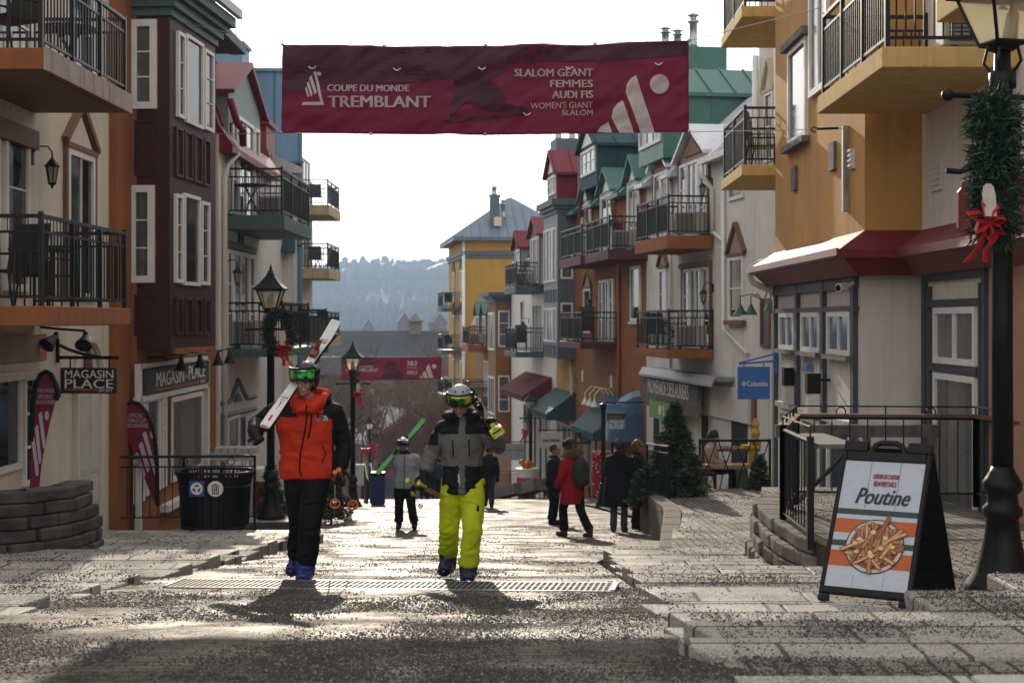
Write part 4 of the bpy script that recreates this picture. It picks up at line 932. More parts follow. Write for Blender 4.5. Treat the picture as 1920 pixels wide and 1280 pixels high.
for D_, z_0 in ((42.2, 4.1), (37.9, 4.1)): pipe(r2, [rl(D_, .36, z_0+.05), rl(D_, .36, z_0-.25), rl(D_, .1, z_0-.6), rl(D_, .08, 2.3)], WHITE, .06)
wall_lantern('wall lantern beside the upper dormer windows of the white house', rl(38.15, 0, 3.75), (-1, -.15, 0)); wall_lantern('wall lantern right of the lower french doors of the white house', rl(38.05, 0, .9), (-1, -.15, 0))
ac_unit('air conditioner on the upper orange balcony of the white house', rl(38.6, .5, 2.26), 0); ac_unit('air conditioner on the lower orange balcony of the white house', rl(38.5, .5, -.8), 0)
make_chair('dark chair on the lower orange balcony of the white house', rl(40.6, .8, -.8), .4); make_table('metal table on the lower orange balcony of the white house', rl(39.6, .7, -.8))
# ground floor passage under the weathered board
m = MB(); m.prism([rl(36.2, .5, -1.55), rl(43.9, .5, -1.55), rl(43.9, .5, -1.45), rl(36.2, .5, -1.45)], Vector((1, .15, 0))*.6); m.prism([rl(36.2, .62, -1.7), rl(43.9, .62, -1.7), rl(43.9, .5, -1.5), rl(36.2, .5, -1.5)], (0, 0, .07)); m.build('eave', mat('grey_metal', (.25, .28, .3), .4), r2)
wb = thing('shop_sign', 'weathered grey plank sign with white lettering over the passage', 'sign', rl(42, .2, -2.5)); fw_ = Fr(rl(44.3, .30), (.15, -1, 0)); Lb = 6.2
m = MB()
for k in range(7): m.box(0, Lb, -2.62+k*.145, -2.62+k*.145+.138, 0, .10+.006*(k % 3), fw_)
m.build('board', WOODW, wb); m = MB(); put_text(m, 'PROMENADE DESLAURIERS', fw_, .75, -2.20, 4.6, .42, .03, c=.12); m.build('lettering', LTWHITE, wb)
gp = thing('green_sign', 'light green passage sign hanging below the weathered plank board', 'sign', rl(42, .3, -2.8)); m = MB(); m.box(1.1, 4.2, -2.92, -2.40, .13, .16, fw_); m.build('board', mat('sign_green', (.16, .36, .09), .6), gp)
m = MB(); m.box(2.25, 2.5, -2.78, -2.52, .16, .164, fw_); m.tube([fw_.pt(2.75, -2.80, .165), fw_.pt(2.95, -2.5, .165)], .018, 4); m.tube([fw_.pt(2.95, -2.80, .165), fw_.pt(2.75, -2.5, .165)], .018, 4); m.build('pictogram', LTWHITE, gp)
DARKI = mat('interior_shade', (.02, .018, .016), .9)
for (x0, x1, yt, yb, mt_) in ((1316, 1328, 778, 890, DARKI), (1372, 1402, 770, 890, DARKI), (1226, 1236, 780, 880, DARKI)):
    a0, bt = fR.px(x0, yt); a1, bb = fR.px(x1, yb); MB().box(a0, a1, -4.8, bt, -.02, .012, fR).build('opening_shade', mt_, r2)  # flat dark plates on the wall, interior shade painted as their colour
a0, _ = fR.px(1326, 700); a1, _ = fR.px(1410, 700); MB().box(a0, a1, -2.55, -1.72, 0, .09, fR).build('lintel_board', OFFW, r2)
a0, _ = fR.px(1413, 700); MB().box(a0, a0+.25, -4.8, -1.6, 0, .06, fR).build('post', BROWN, r2)
# big green roof dormer behind, with box top and flues
def roof_dormer(root, D0, D1, w, zb, ze, zr, mw, mr, depth=4.0, fm=WHITE):
    Dc = (D0+D1)/2; v = Vector((1, .15, 0))*depth; m = MB()
    m.prism([rl(D0, w, zb), rl(D1, w, zb), rl(D1, w, ze), rl(D0, w, ze)], v); m.prism([rl(D0, w, ze), rl(D1, w, ze), rl(Dc, w, zr)], v)
    for k in range(1, 5): s = rl(D0, w-k*.8+.1, 0); m.box(s.x-.02, s.x+.02, s.y-.03, s.y, zb, ze)
    m.build('roof_dormer', mw, root); m = MB()
    for s in (-1, 1):
        e = D0-.2 if s < 0 else D1+.2; m.prism([rl(e, w+.2, ze-.15), rl(Dc, w+.2, zr), rl(Dc, w+.2, zr+.1), rl(e, w+.2, ze-.04)], v)
        for k in range(6): m.prism([rl(e, w+.1-k*.75, ze-.03), rl(Dc, w+.1-k*.75, zr+.11), rl(Dc, w+.1-k*.75, zr+.15), rl(e, w+.1-k*.75, ze+.01)], Vector((1, .15, 0))*.04)
    m.build('dormer_roof', mr, root); f = Fr(rl(Dc, w), (.15, -1, 0)); hw = (D1-D0)/2
    window(f, -hw+.2, hw-.2, zb+.5, ze-.1, root, fw=.1, nx=3, ny=2, pm=PANEB, fm=fm)
    MB().prism([f.pt(-hw+.3, ze+.05, 0), f.pt(hw-.3, ze+.05, 0), f.pt(0, zr-.2, 0)], f.n*.05).build('gable_panel', fm, root)
roof_dormer(r2, 42.0, 45.0, .35, 4.8, 6.75, 7.6, GREENM, GREENM, 5)
def flue(root, p, h, r=.09):
    m = MB(); m.lathe([(r*1.15, 0), (r*1.1, h*.2), (r, h*.22), (r, h*.72), (r*1.5, h*.74), (r*1.5, h*.78), (r*.9, h*.8), (r*.9, h*.9), (r*1.7, h*.93), (r*.4, h)], p, 12); m.build('flue', STEEL, root, smooth=True)
m = MB(); m.prism([rl(46.5, -.9, 6), rl(48.6, -.9, 6), rl(48.6, -3, 6), rl(46.5, -3, 6)], (0, 0, 3.0)); 
m.build('chimney', GREENM, r2); flue(r2, rl(47.2, -1.1, 9.0), .75, .12); flue(r2, rl(47.5, -1.6, 9.0), .75, .12); flue(r2, rl(47, -2.0, 9.0), 1.2, .13)

r3 = bld('orange_building', 'orange brown house with maroon balconies and green dormer roofs', rl(51, 0, -6.4))
body(r3, 45.42, 57.2, -7.5, 4.25, ORNG); slope_roof(r3, 45.42, 57.2, 4.3, GREENM, gaps=((46.0, 47.8), (49.75, 52.05), (53.65, 55.55)))
for Dc, wd in ((46.9, 1.7), (50.9, 2.2), (54.6, 1.8)): gable(r3, Dc, wd, 2.3, 4.6, 5.32, mat('pale_dormer', (.5, .47, .45), .8), GREENM, wins=1, trim=WHITE)
rbal(r3, 45.2, 48.85, 2.24, .32, MAROON, panel=(1,)); rbal(r3, 49.6, 53.6, 2.24, .32, MAROON, panel=(1,)); rbal(r3, 49.6, 53.6, -.78, .22, MAROON, panel=(1,))
trio(r3, 51.2, 2.4, -.76, 1.45)
for (x0, x1, yt, yb) in ((1184, 1203, 500, 602),): a0, bt = fR.px(x0, yt); a1, bb = fR.px(x1, yb); window(fR, a0, a1, bb, bt, r3, fw=.1, ny=1); MB().box(a0-.1, a1+.1, bb-.1, bb-.01, 0, .1, fR).build('sill', WHITE, r3)
a0, bt = fR.px(1096, 525); a1, _ = fR.px(1109, 525); window(fR, a0, a1, -.5, 1.2, r3, fw=.08, ny=2); pediment(fR, a0, a1, 1.25, .6, r3, BROWN, PINKT, leg=-.5)
pipe(r3, [rl(48.95, .08, 1.9), rl(48.95, .08, -5)], ORNG, .06); pipe(r3, [rl(53.2, .36, 4.1), rl(53.2, .3, 3.6), rl(53, .08, 3.2), rl(53, .08, 2.3)], ORNG, .06); pipe(r3, [rl(48.9, .36, 4.1), rl(48.9, .3, 3.6), rl(49, .08, 3.2), rl(49, .08, 2.3)], ORNG, .06)
wall_lantern('wall lantern on the orange house between window and white doors', rl(53, 0, .85), (-1, -.15, 0)); wall_lantern('wall lantern on the orange house under the green eave', rl(49.0, 0, 3.6), (-1, -.15, 0))
make_chair('tall dark chair at the corner of the lower maroon balcony', rl(50.1, 1.0, -.78), -.1, 1.25); ac_unit('air conditioner on the upper maroon balcony', rl(46.2, .5, 2.24), 0)
m = MB()
for x, y in ((1093, 705), (1147, 715)): a, b = fR.px(x, y); m.box(a-.1, a+.1, b-.22, b+.22, 0, .04, fR)
m.build('wall_vents', LTWHITE, r3)
roof_dormer(r3, 51.5, 54.5, .3, 4.9, 6.45, 7.3, TEAL, TEAL, 4)
m = MB(); m.prism([rl(55.2, .2, 4), rl(55.6, .2, 4), rl(55.6, -4, 4), rl(55.2, -4, 4)], (0, 0, 3.6)); m.build('firewall', MAROON, r3)
roof_dormer(r3, 58.4, 60.6, .5, 4.7, 6.1, 7.0, REDM, REDM, 3)
# shop front: openings, awnings
for (a, w_, z0, z1) in ((46.2, 1.4, -6.0, -3.8), (48.5, 1.8, -6.0, -3.8), (53, 2.6, -6.4, -4.2)):
    window(fR, aR(a+w_), aR(a), z0, z1, r3, fw=.1, nx=2, fm=BROWN, pm=PANE)
def awning(root, D0, D1, z1, z0, out, mt, name='awning', valance=.25):
    m = MB(); A0, A1, B0, B1 = rl(D0, .02, z1), rl(D1, .02, z1), rl(D0, out, z0), rl(D1, out, z0); C0, C1 = rl(D0, out, z0-valance), rl(D1, out, z0-valance); E0, E1 = rl(D0, .02, z0-valance), rl(D1, .02, z0-valance)
    m.add([A0, A1, B1, B0, C0, C1, E0, E1], [(0, 1, 2, 3), (3, 2, 5, 4), (0, 3, 4, 6), (1, 7, 5, 2), (6, 4, 5, 7), (0, 6, 7, 1)]); return m.build(name, mt, root)
aw = awning(r3, 47.3, 51.0, -2.55, -3.75, 1.35, TEAL); fa = Fr(rl(51, 1.36), (.15, -1, 0)); 
fe = Fr(rl(47.28, 1.35), (1, .15, 0)); m = MB(); put_text(m, 'Mar', fe, .12, -3.7, .5, .2, 0, c=.02); put_text(m, 'Thé', fe, .75, -3.7, .42, .2, 0, c=.02); m.build('lettering', mat('letter_yellow', (.5, .40, .08), .6), aw)
# big arched blue awning, striped pale
m = MB(); nseg = 10; AW0 = 45.7; wd = 1.5
for k in range(nseg):
    for j in range(6):
        t0, t1 = math.pi*.5*j/6, math.pi*.5*(j+1)/6; d0, d1 = AW0+wd*k/nseg, AW0+wd*(k+1)/nseg
        hgt = lambda d: 1.6*math.sin(math.pi*min(1, max(0, (d-AW0)/wd)))**.5
        m.cur = 1 if 3 <= k <= 5 else 0
        m.quad(*[rl(d, 1.1*math.sin(t), -3.9+hgt(d)*math.cos(t)) for d, t in ((d0, t0), (d1, t0), (d1, t1), (d0, t1))])
m.build('awning', [mat('awning_blue', (.04, .10, .19), .6), mat('awning_pale_blue', (.22, .34, .45), .6)], r3, recalc=False)
# gooseneck lamps
gl = thing('gooseneck_lamps', 'white gooseneck lamps arching over the dark teal awning', 'lamps', rl(51, .1, -2.2))
for k in range(3):
    d = 49.6+k*.8; MB().tube([rl(d, .02, -2.75), rl(d, .3, -2.4), rl(d, .6, -2.38), rl(d, .8, -2.6), rl(d, .8, -2.8)], .02, 6).build('arm', LTWHITE, gl); MB().lathe([(.03, .08), (.06, 0), (.14, -.16), (.12, -.16)], rl(d, .8, -2.85), 12).build('lamp_shade', LTWHITE, gl)

r4 = bld('grey_bay_building', 'grey blue panelled bay over a mustard ground floor', rl(59, 0, -7.5))
body(r4, 57.22, 61.2, -8.8, 4.3, MUST); body(r4, 57.1, 60.3, -1.56, 4.3, mat('pale_grey_panel', (.30, .33, .34), .65, var=.06), .72, 2, 'bay')
m = MB(); e4 = Fr(rl(57.08, .72), (1, .15, 0)); m.box(0, .74, -1.56, 4.3, -.001, .02, e4); m.build('end_panel', GREYB, r4)
m = MB()
for o, z0, z1 in ((.06, 4.3, 4.45), (.16, 4.45, 4.6), (.28, 4.6, 4.85)): m.prism([rl(57.1-o, .72+o, z0), rl(60.3+o, .72+o, z0), rl(60.3+o, -2, z0), rl(57.1-o, -2, z0)], (0, 0, z1-z0))
m.build('cornice', GREYB, r4)
f4_ = Fr(rl(58.7, .72), (.15, -1, 0))
for z0 in (1.55, -.9):
    for (a0, a1, nx) in ((-1.4, -.75, 1), (-.65, .65, 2), (.75, 1.4, 1)): window(f4_, a0, a1, z0+.0, z0+(2.3 if z0 > 0 else 1.5)-.1, r4, fw=.09, nx=nx, fm=WHITE, pm=PANE)
    window(e4, .12, .62, z0+.1, z0+1.6, r4, fw=.07, ny=3)
for z0 in (.75, -1.5):
    for k in range(5):
        m = MB(); a0 = -1.45+k*.6; t = .04; a1, b0, b1_ = a0+.5, z0, z0+.5
        m.box(a0, a0+t, b0, b1_, 0, .04, f4_).box(a1-t, a1, b0, b1_, 0, .04, f4_).box(a0+t, a1-t, b0, b0+t, 0, .04, f4_).box(a0+t, a1-t, b1_-t, b1_, 0, .04, f4_); m.build('panel', GREYB, r4)
pipe(r4, [rl(57.5, .1, -1.56), rl(57.5, .1, -2.0), rl(57.3, .1, -2.3), rl(57.3, .1, -7)], CREAM, .07)
awning(r4, 57.0, 61.4, -2.9, -3.75, 1.2, TEAL)
for k in range(3): window(fR, aR(58.5+k*1.1), aR(57.6+k*1.1), -7, -4.3, r4, fw=.1)
m = MB(); m.prism([rl(60.2, .2, 3), rl(61.6, .2, 3), rl(61.6, -2.2, 3), rl(60.2, -2.2, 3)], (0, 0, 4.7)); m.build('chimney', GREYB, r4)
for w in (0, -.6, -1.3): flue(r4, rl(60.8, w, 7.7), .62, .13)

r5 = bld('white_red_roof_building', 'white house with green balconies under a red mansard roof', rl(68, 0, -8.5))
body(r5, 61.22, 74.2, -10, 3.0, WHITE); m = MB()
m.prism([rl(61.3, .1, 2.6), rl(61.3, -.9, 4.8), rl(61.3, -4, 5.0), rl(61.3, -4, 2.6)], rl(74.2)-rl(61.3))
for k in range(24): m.prism([rl(61.5+k*.52, .12, 2.6), rl(61.55+k*.52, .12, 2.6), rl(61.55+k*.52, -.88, 4.84), rl(61.5+k*.52, -.88, 4.84)], Vector((-.04, 0, 0)))
m.build('roof', REDM, r5)
gable(r5, 65.2, 2.6, 1.6, 3.9, 4.6, mat('grey_green_panel', (.30, .36, .35), .7, var=.06), REDM, wins=3, w=.25); gable(r5, 70.4, 1.8, 1.6, 3.6, 4.3, mat('grey_green_panel', (.30, .36, .35), .7, var=.06), REDM, wins=1, w=.25)
rbal(r5, 64.4, 67.9, 1.55, .34, GREENT, panel=(1,)); rbal(r5, 64.4, 67.9, -1.42, .27, GREENT, panel=(1,))
trio(r5, 66, 2.5, -1.4, .75); window(fR, aR(71), aR(70), -1, 1.0, r5, fw=.1, ny=2); window(fR, aR(63.4), aR(62.4), -1, 1.0, r5, fw=.1, ny=2)
wall_lantern('wall lantern on the white house above its lower green balcony', rl(68.6, 0, 0), (-1, -.15, 0))
make_chair('tall dark chair on the lower green balcony of the white house', rl(64.9, 1.0, -1.42), -.1, 1.2); make_table('table on the upper green balcony of the white house', rl(65.5, .7, 1.55)); ac_unit('air conditioner on the upper green balcony at right', rl(66.8, .6, 1.55))
awning(r5, 62.3, 69.5, -2.5, -3.3, 1.3, mat('awning_maroon', (.13, .025, .03), .85, spec=.15))
for k in range(5): window(fR, aR(64+k*1.5), aR(63+k*1.5), -8, -4.0, r5, fw=.12, fm=WHITE)
r6 = bld('tan_bay_building', 'tan house with orange panels, blue cornice and green mansard roof', rl(80, 0, -10))
body(r6, 74.22, 90, -13, -.2, TAN); body(r6, 74.5, 77.5, -6.5, .95, TAN, .78, 2, 'bay'); m = MB()
for o, z0, z1 in ((.1, .95, 1.1), (.25, 1.1, 1.25), (.45, 1.25, 1.45)): m.prism([rl(74.5-o, .78+o, z0), rl(77.5+o, .78+o, z0), rl(77.5+o, -2, z0), rl(74.5-o, -2, z0)], (0, 0, z1-z0))
m.build('cornice', mat('blue_cornice', (.06, .11, .15), .6), r6)
e6 = Fr(rl(74.48, .78), (1, .15, 0)); f6 = Fr(rl(76, .78), (.15, -1, 0))
for z0 in (-1.6, -5.0):
    window(e6, .12, .72, z0+.2, z0+2.1, r6, fw=.07, ny=3, pm=PANEB); window(f6, -1.2, 1.2, z0, z0+2.0, r6, fw=.1, nx=3)
    MB().box(.1, .74, z0-1.05, z0-.2, 0, .03, e6).build('panel', OSLAB, r6)
m = MB(); m.prism([rl(77.6, .2, -.3), rl(77.6, -.7, 1.6), rl(77.6, -4, 1.7), rl(77.6, -4, -.3)], rl(90)-rl(77.6)); m.build('roof', GREENM, r6)
gable(r6, 79.6, 1.6, -1.6, .4, 1.0, PINKT, GREENM, wins=1, w=.25); gable(r6, 83, 1.6, -1.6, .4, 1.0, PINKT, GREENM, wins=1, w=.25); gable(r6, 86, 1.6, -1.6, .4, 1.0, PINKT, GREENM, wins=1, w=.25)
rbal(r6, 82.4, 85.6, -1.45, .4, OSLAB, panel=(1,)); rbal(r6, 82.4, 85.6, -4.6, .4, OSLAB, panel=(1,)); rbal(r6, 79.5, 81.5, -4.9, .3, OSLAB)
ac_unit('air conditioner on the small far orange balcony', rl(82.9, .7, -1.45)); trio(r6, 84, 2, -4.5, -2.4); trio(r6, 80.5, 2, -4.8, -2.6)
r7 = bld('yellow_building', 'tall yellow building with a blue grey pyramid roof at the street end', (-1, 97, -12.5))
Y = [Vector((-3.17, 95, -14)), Vector((-4.66, 104.8, -14)), Vector((3.5, 106, -14)), Vector((4, 95, -14))]
m = MB(); m.prism(Y, (0, 0, 19.3)); m.build('wall', YELW, r7)
cy = sum(Y, Vector())/4
def ryl(o, z0, z1): m = MB(); m.prism([Vector((p.x+math.copysign(o, p.x-cy.x), p.y+math.copysign(o, p.y-cy.y), z0)) for p in Y], (0, 0, z1-z0)); return m
ryl(.12, 4.15, 4.35).build('cornice', GREYB, r7); m = ryl(.2, 4.35, 4.62); m.build('cornice', GREYB, r7); ryl(.7, 5.3, 5.5).build('eave', ROOFB, r7)
E = [Vector((p.x+math.copysign(.75, p.x-cy.x), p.y+math.copysign(.75, p.y-cy.y), 5.5)) for p in Y]; ap = Vector((-.1, 99.5, 8.6)); m = MB(); m.add(E+[ap], [(0, 1, 4), (1, 2, 4), (2, 3, 4), (3, 0, 4), (3, 2, 1, 0)])
for (p, q) in ((E[3], E[0]), (E[0], E[1])):
    for k in range(1, 14):
        s = p+(q-p)*(k/14); t = 1-abs(k/14-.5)*2; e = s+(ap-(p+q)/2)*t*.97
        if t > .05: m.tube([s+Vector((0, 0, .03)), e+Vector((0, 0, .03))], .035, 4)
m.build('roof', ROOFB, r7)
m = MB(); m.box(-1.5, -.85, 95.5, 96.4, 5.5, 8.3).box(-1.56, -.79, 95.45, 96.46, 8.3, 8.42); m.build('chimney', GREYB, r7); flue(r7, Vector((-1.2, 95.9, 8.42)), .6, .16); flue(r7, Vector((-.6, 96.8, 6.8)), 1.4, .14)
MB().box(-1.2, -.7, 95.2, 95.48, 6.3, 6.9).build('vent', CREAM, r7)
pipe(r7, [Vector((-3.22, 94.9, 5.3)), Vector((-3.22, 94.9, -13))], WHITE, .11)
f7 = Fr(Y[0]+Vector((0, 0, 14)), Y[0]-Y[1])
for z0 in (1.3, -1.75, -4.8, -7.8):
    for a in (-2.2, -6.8): window(f7, a, a+1.1, z0, z0+2.1, r7, fw=.12, ny=2); pediment(f7, a, a+1.1, z0+2.15, .7, r7, GREYB, YELW, leg=z0)
for k, zt in enumerate((.85, -2.05, -5.1)):
    n7 = f7.n; q = lambda a, c: (f7.pt(a, 0, c)).xy
    balcony(r7, [q(-5.9, 0), q(-5.9, 1.25), q(-2.9, 1.25), q(-2.9, 0)][::-1], zt, .25, GREENT, panel=(1,), bar=.16)
    make_chair(['dark chair on the top balcony of the yellow building', 'pale chair on the middle balcony of the yellow building', 'dark chair on the lowest balcony of the yellow building'][k], f7.pt(-4, zt, .6), .3)
# ---------------------------------------------------------------- valley, wood and hill beyond the street
CONIF = mat('far_conifers', (.022, .040, .024), .9, var=.5, scale=.05); DECID = mat('far_bare_wood', (.075, .060, .048), .95, var=.35, scale=.04)
BARK = mat('grey_brown_bark', (.15, .105, .075), .95, var=.3, scale=2); RBARK = mat('reddish_twigs', (.15, .075, .06), .95, var=.3, scale=2)
rnd = random.Random(11)
m = MB()
def far_tree(m, x, y, z, h, kind):
    if kind == 0:
        n = 6; k0 = rnd.uniform(0, 6); r = h*rnd.uniform(.16, .22); m.cur = 0
        for (a, b, rr) in ((.0, .55, 1.0), (.3, .8, .72), (.58, 1.0, .45)):
            base = [(x+r*rr*math.cos(k0+6.2832*k/n)*rnd.uniform(.75, 1.15), y+r*rr*math.sin(k0+6.2832*k/n), z+h*a) for k in range(n)]
            m.add(base+[(x, y, z+h*b)], [(k, (k+1) % n, n) for k in range(n)])
    else:
        m.cur = 1; n = 6; r = h*rnd.uniform(.2, .3); pts = []
        for (t, rr) in ((.15, .25), (.4, .9), (.68, 1.0), (.88, .6)):
            k0 = rnd.uniform(0, 1); pts += [(x+r*rr*rnd.uniform(.6, 1.2)*math.cos(k0+6.2832*k/n), y+r*rr*math.sin(k0+6.2832*k/n), z+h*(t+rnd.uniform(-.06, .06))) for k in range(n)]
        pts.append((x, y, z+h)); fs = [(i*n+k, i*n+(k+1) % n, (i+1)*n+(k+1) % n, (i+1)*n+k) for i in range(3) for k in range(n)]+[(3*n+k, 3*n+(k+1) % n, 4*n) for k in range(n)]
        m.add(pts, fs)
for i in range(9000):
    y = (560+690*rnd.random()**.8)*HS; x = y*rnd.uniform(-.33, .30); z = hill_z(x, y)
    cl = noise.noise(Vector((x*.012/HS, y*.008/HS, 5)))
    gap = noise.noise(Vector((x*.02/HS, y*.012/HS, 9)))
    if gap > .47 and y > 800*HS: continue
    far_tree(m, x, y, z-.5, HS*rnd.uniform(6, 12)*(1.15 if cl > .1 else .85), 0 if cl+rnd.uniform(-.25, .25) > .08 else 1)
o = m.build('forest', [CONIF, DECID], recalc=False, kind='stuff')
# distant houses among the trees on the far slope
def house(label, x, y, w, d, h, rh, wm, rm, z=None, group=None, rz=0):
    z = hill_z(x, y)-.3 if z is None else z; t = thing('house', label, 'house', (x, y, z), group)
    a = Vector((math.cos(rz), math.sin(rz), 0)); b = Vector((-math.sin(rz), math.cos(rz), 0)); O = Vector((x, y, z))
    p = lambda u, v, zz: O+a*u+b*v+Vector((0, 0, zz))
    m = MB(); m.prism([p(-w/2, 0, 0), p(w/2, 0, 0), p(w/2, 0, h), p(0, 0, h+rh), p(-w/2, 0, h)], b*d); m.build('wall', wm, t)
    m = MB()
    for s in (-1, 1): m.prism([p(s*(w/2+.5), -.5, h-.4), p(0, -.5, h+rh+.05), p(0, -.5, h+rh+.4), p(s*(w/2+.5), -.5, h)], b*(d+1))
    m.build('roof', rm, t); f = Fr(p(0, 0, 0), a)
    for u in (-w*.25, w*.25):
        for zz in ([1.2, 4.0] if h > 5 else [1.2]): MB().box(u-.6, u+.6, zz, zz+1.5, -.05, .06, f).build('window', PANEB, t)
    return t
HW = mat('far_house_wall', (.17, .155, .14), .8); HR = mat('far_red_wall', (.13, .06, .05), .8); SNOW = mat('snowy_roof', (.62, .66, .72), .7, var=.08); DRF = mat('dark_shingles', (.045, .05, .055), .8, var=.25, scale=.6)
for i, (px, py, y, w, wm, lab) in enumerate(((690, 588, 650, 12, HW, 'pale house farthest left on the hazy slope'), (758, 580, 655, 12, HR, 'reddish gabled house in the middle of the hazy slope'), (825, 585, 650, 12, HR, 'brown house at the right end of the hazy slope'))):
    house(lab, (px-960)/F*y, y, w*(.42+.05*i%.2), 8, 4+i%3, 4, wm, DRF, z=(HY-py)/F*y-11, group='houses on the hazy slope', rz=rnd.uniform(-.4, .4))
for i, (px, py, y, w) in enumerate(((655, 515, 2200, 40), (722, 512, 2300, 46), (745, 514, 2280, 36), (835, 520, 2240, 50), (850, 517, 2300, 40))):
    x = (px-960)/F*y; house(['snow roofed house at the left end of the hilltop clearing', 'large snow roofed house in the hilltop clearing', 'snow roofed house beside the large one on the hilltop', 'long snow roofed house on the hilltop by the yellow building', 'snow roofed house nearest the yellow building on the hilltop'][i], x, y, w, 20, 8, 10, HW, SNOW, z=hill_z(x, y)+3, group='snowy houses on the hilltop', rz=.5)
# long dark-roofed hall across the foot of the street
ft = thing('long_hall', 'long dark roofed hall lying across the foot of the street', 'building', (-14, 165, -20)); m = MB(); m.box(-38, 14, 165, 182, -22, -6.2); m.build('wall', mat('hall_wall', (.10, .085, .075), .9, var=.3, scale=.5), ft)
m = MB(); m.prism([Vector((-39, 164, -6.3)), Vector((-39, 173.5, -1.3)), Vector((-39, 183, -6.3))], (54, 0, 0)); m.build('roof', DRF, ft)
m = MB(); m.box(-12.5, -11, 172.7, 174.2, -2, -.2).prism([Vector((-12.8, 172.4, -.2)), Vector((-10.7, 172.4, -.2)), Vector((-10.7, 174.5, -.2)), Vector((-12.8, 174.5, -.2))], (0, 0, .15)); m.lathe([(1.2, -.05), (.1, .8)], (-11.75, 173.4, 0), 4, .785); m.build('cupola', HW, ft)
fh = Fr((0, 165, 0), (1, 0, 0))
for k in range(12): window(fh, -35+k*3.9, -33.4+k*3.9, -12, -9.5, ft, fw=.2, nx=2, fm=HW)
for k in range(6):
    gx = -32+k*8.2; m = MB(); m.prism([Vector((gx-2.4, 164.5, -8)), Vector((gx+2.4, 164.5, -8)), Vector((gx, 164.5, -4.2))], (0, 6, 0)); m.build('gable', HW, ft)
# bare street trees beyond the crest
def bare_tree(label, x, y, z, h, seed, mt=BARK, spread=.6, grp='bare trees beyond the crest'):
    r = random.Random(seed); t = thing('bare_tree', label, 'tree', (x, y, z), grp); tr, tw = MB(), MB()
    def grow(p, d, L, rad, lev):
        n = 3; pts = [p]; dd = d.copy()
        for k in range(n): dd = (dd+Vector((r.uniform(-.16, .16), r.uniform(-.16, .16), r.uniform(-.02, .1)))).normalized(); pts.append(pts[-1]+dd*L/n)
        (tr if lev < 2 else tw).tube(pts, [rad, rad*.85, rad*.7, rad*.5], 6 if lev == 0 else 3, cap=False)
        if lev >= 5: return
        nb = (6, 5, 4, 4, 3)[lev]
        for k in range(nb):
            f_ = r.uniform(.35 if lev == 0 else .2, 1); i = min(n-1, int(f_*n)); q = pts[i]+(pts[i+1]-pts[i])*(f_*n-i)
            ax = Vector((r.gauss(0, 1), r.gauss(0, 1), r.gauss(0, .35))).normalized(); nd = (dd*.75+ax*spread*(1 if lev else .9)+Vector((0, 0, .12))).normalized(); grow(q, nd, L*r.uniform(.5, .72), rad*.5, lev+1)
    grow(Vector((x, y, z)), Vector((0, 0, 1)), h*.5, h*.018, 0)
    tr.build('trunk', mt, t, recalc=False); tw.build('twigs', mt, t, recalc=False); return t
for i, (px, D, h, mt_, lab) in enumerate(((612, 105, 13, BARK, 'bare tree left of the second banner'), (660, 118, 14, BARK, 'tall bare tree behind the middle street lamp'), (705, 112, 13, BARK, 'bare tree below the middle of the far banner'), (748, 96, 8, RBARK, 'low reddish bare tree above the grey skier'), (775, 125, 15, BARK, 'bare tree behind the far banner centre'), (815, 118, 14, BARK, 'bare tree below the right end of the far banner'), (842, 98, 9, RBARK, 'low reddish bare tree beside the balcony of the yellow building'), (690, 135, 14, BARK, 'farther bare tree between the lamp and the far banner'), (860, 128, 16, BARK, 'bare tree just left of the yellow building'), (735, 140, 15, BARK, 'slender bare tree in front of the long hall'), (580, 120, 14, BARK, 'bare tree behind the upright white ski'), (800, 92, 7, RBARK, 'small red twigged tree above the yellow trousers'))):
    bare_tree(lab, (px-960)/F*D, D, hill_z((px-960)/F*D, D), h*rnd.uniform(.92, 1.08), 30+i, mt_)
house('pinkish house with snowy roof below the far banner', -9.3, 128, 8, 7, 6.2, 2.2, mat('pink_wall', (.16, .09, .09), .8), mat('old_snow', (.32, .32, .34), .8), z=-16.8, rz=.6)
house('grey gabled house among the bare trees under the far banner', -14.5, 138, 9, 9, 7, 4, HW, DRF, z=-18.5)
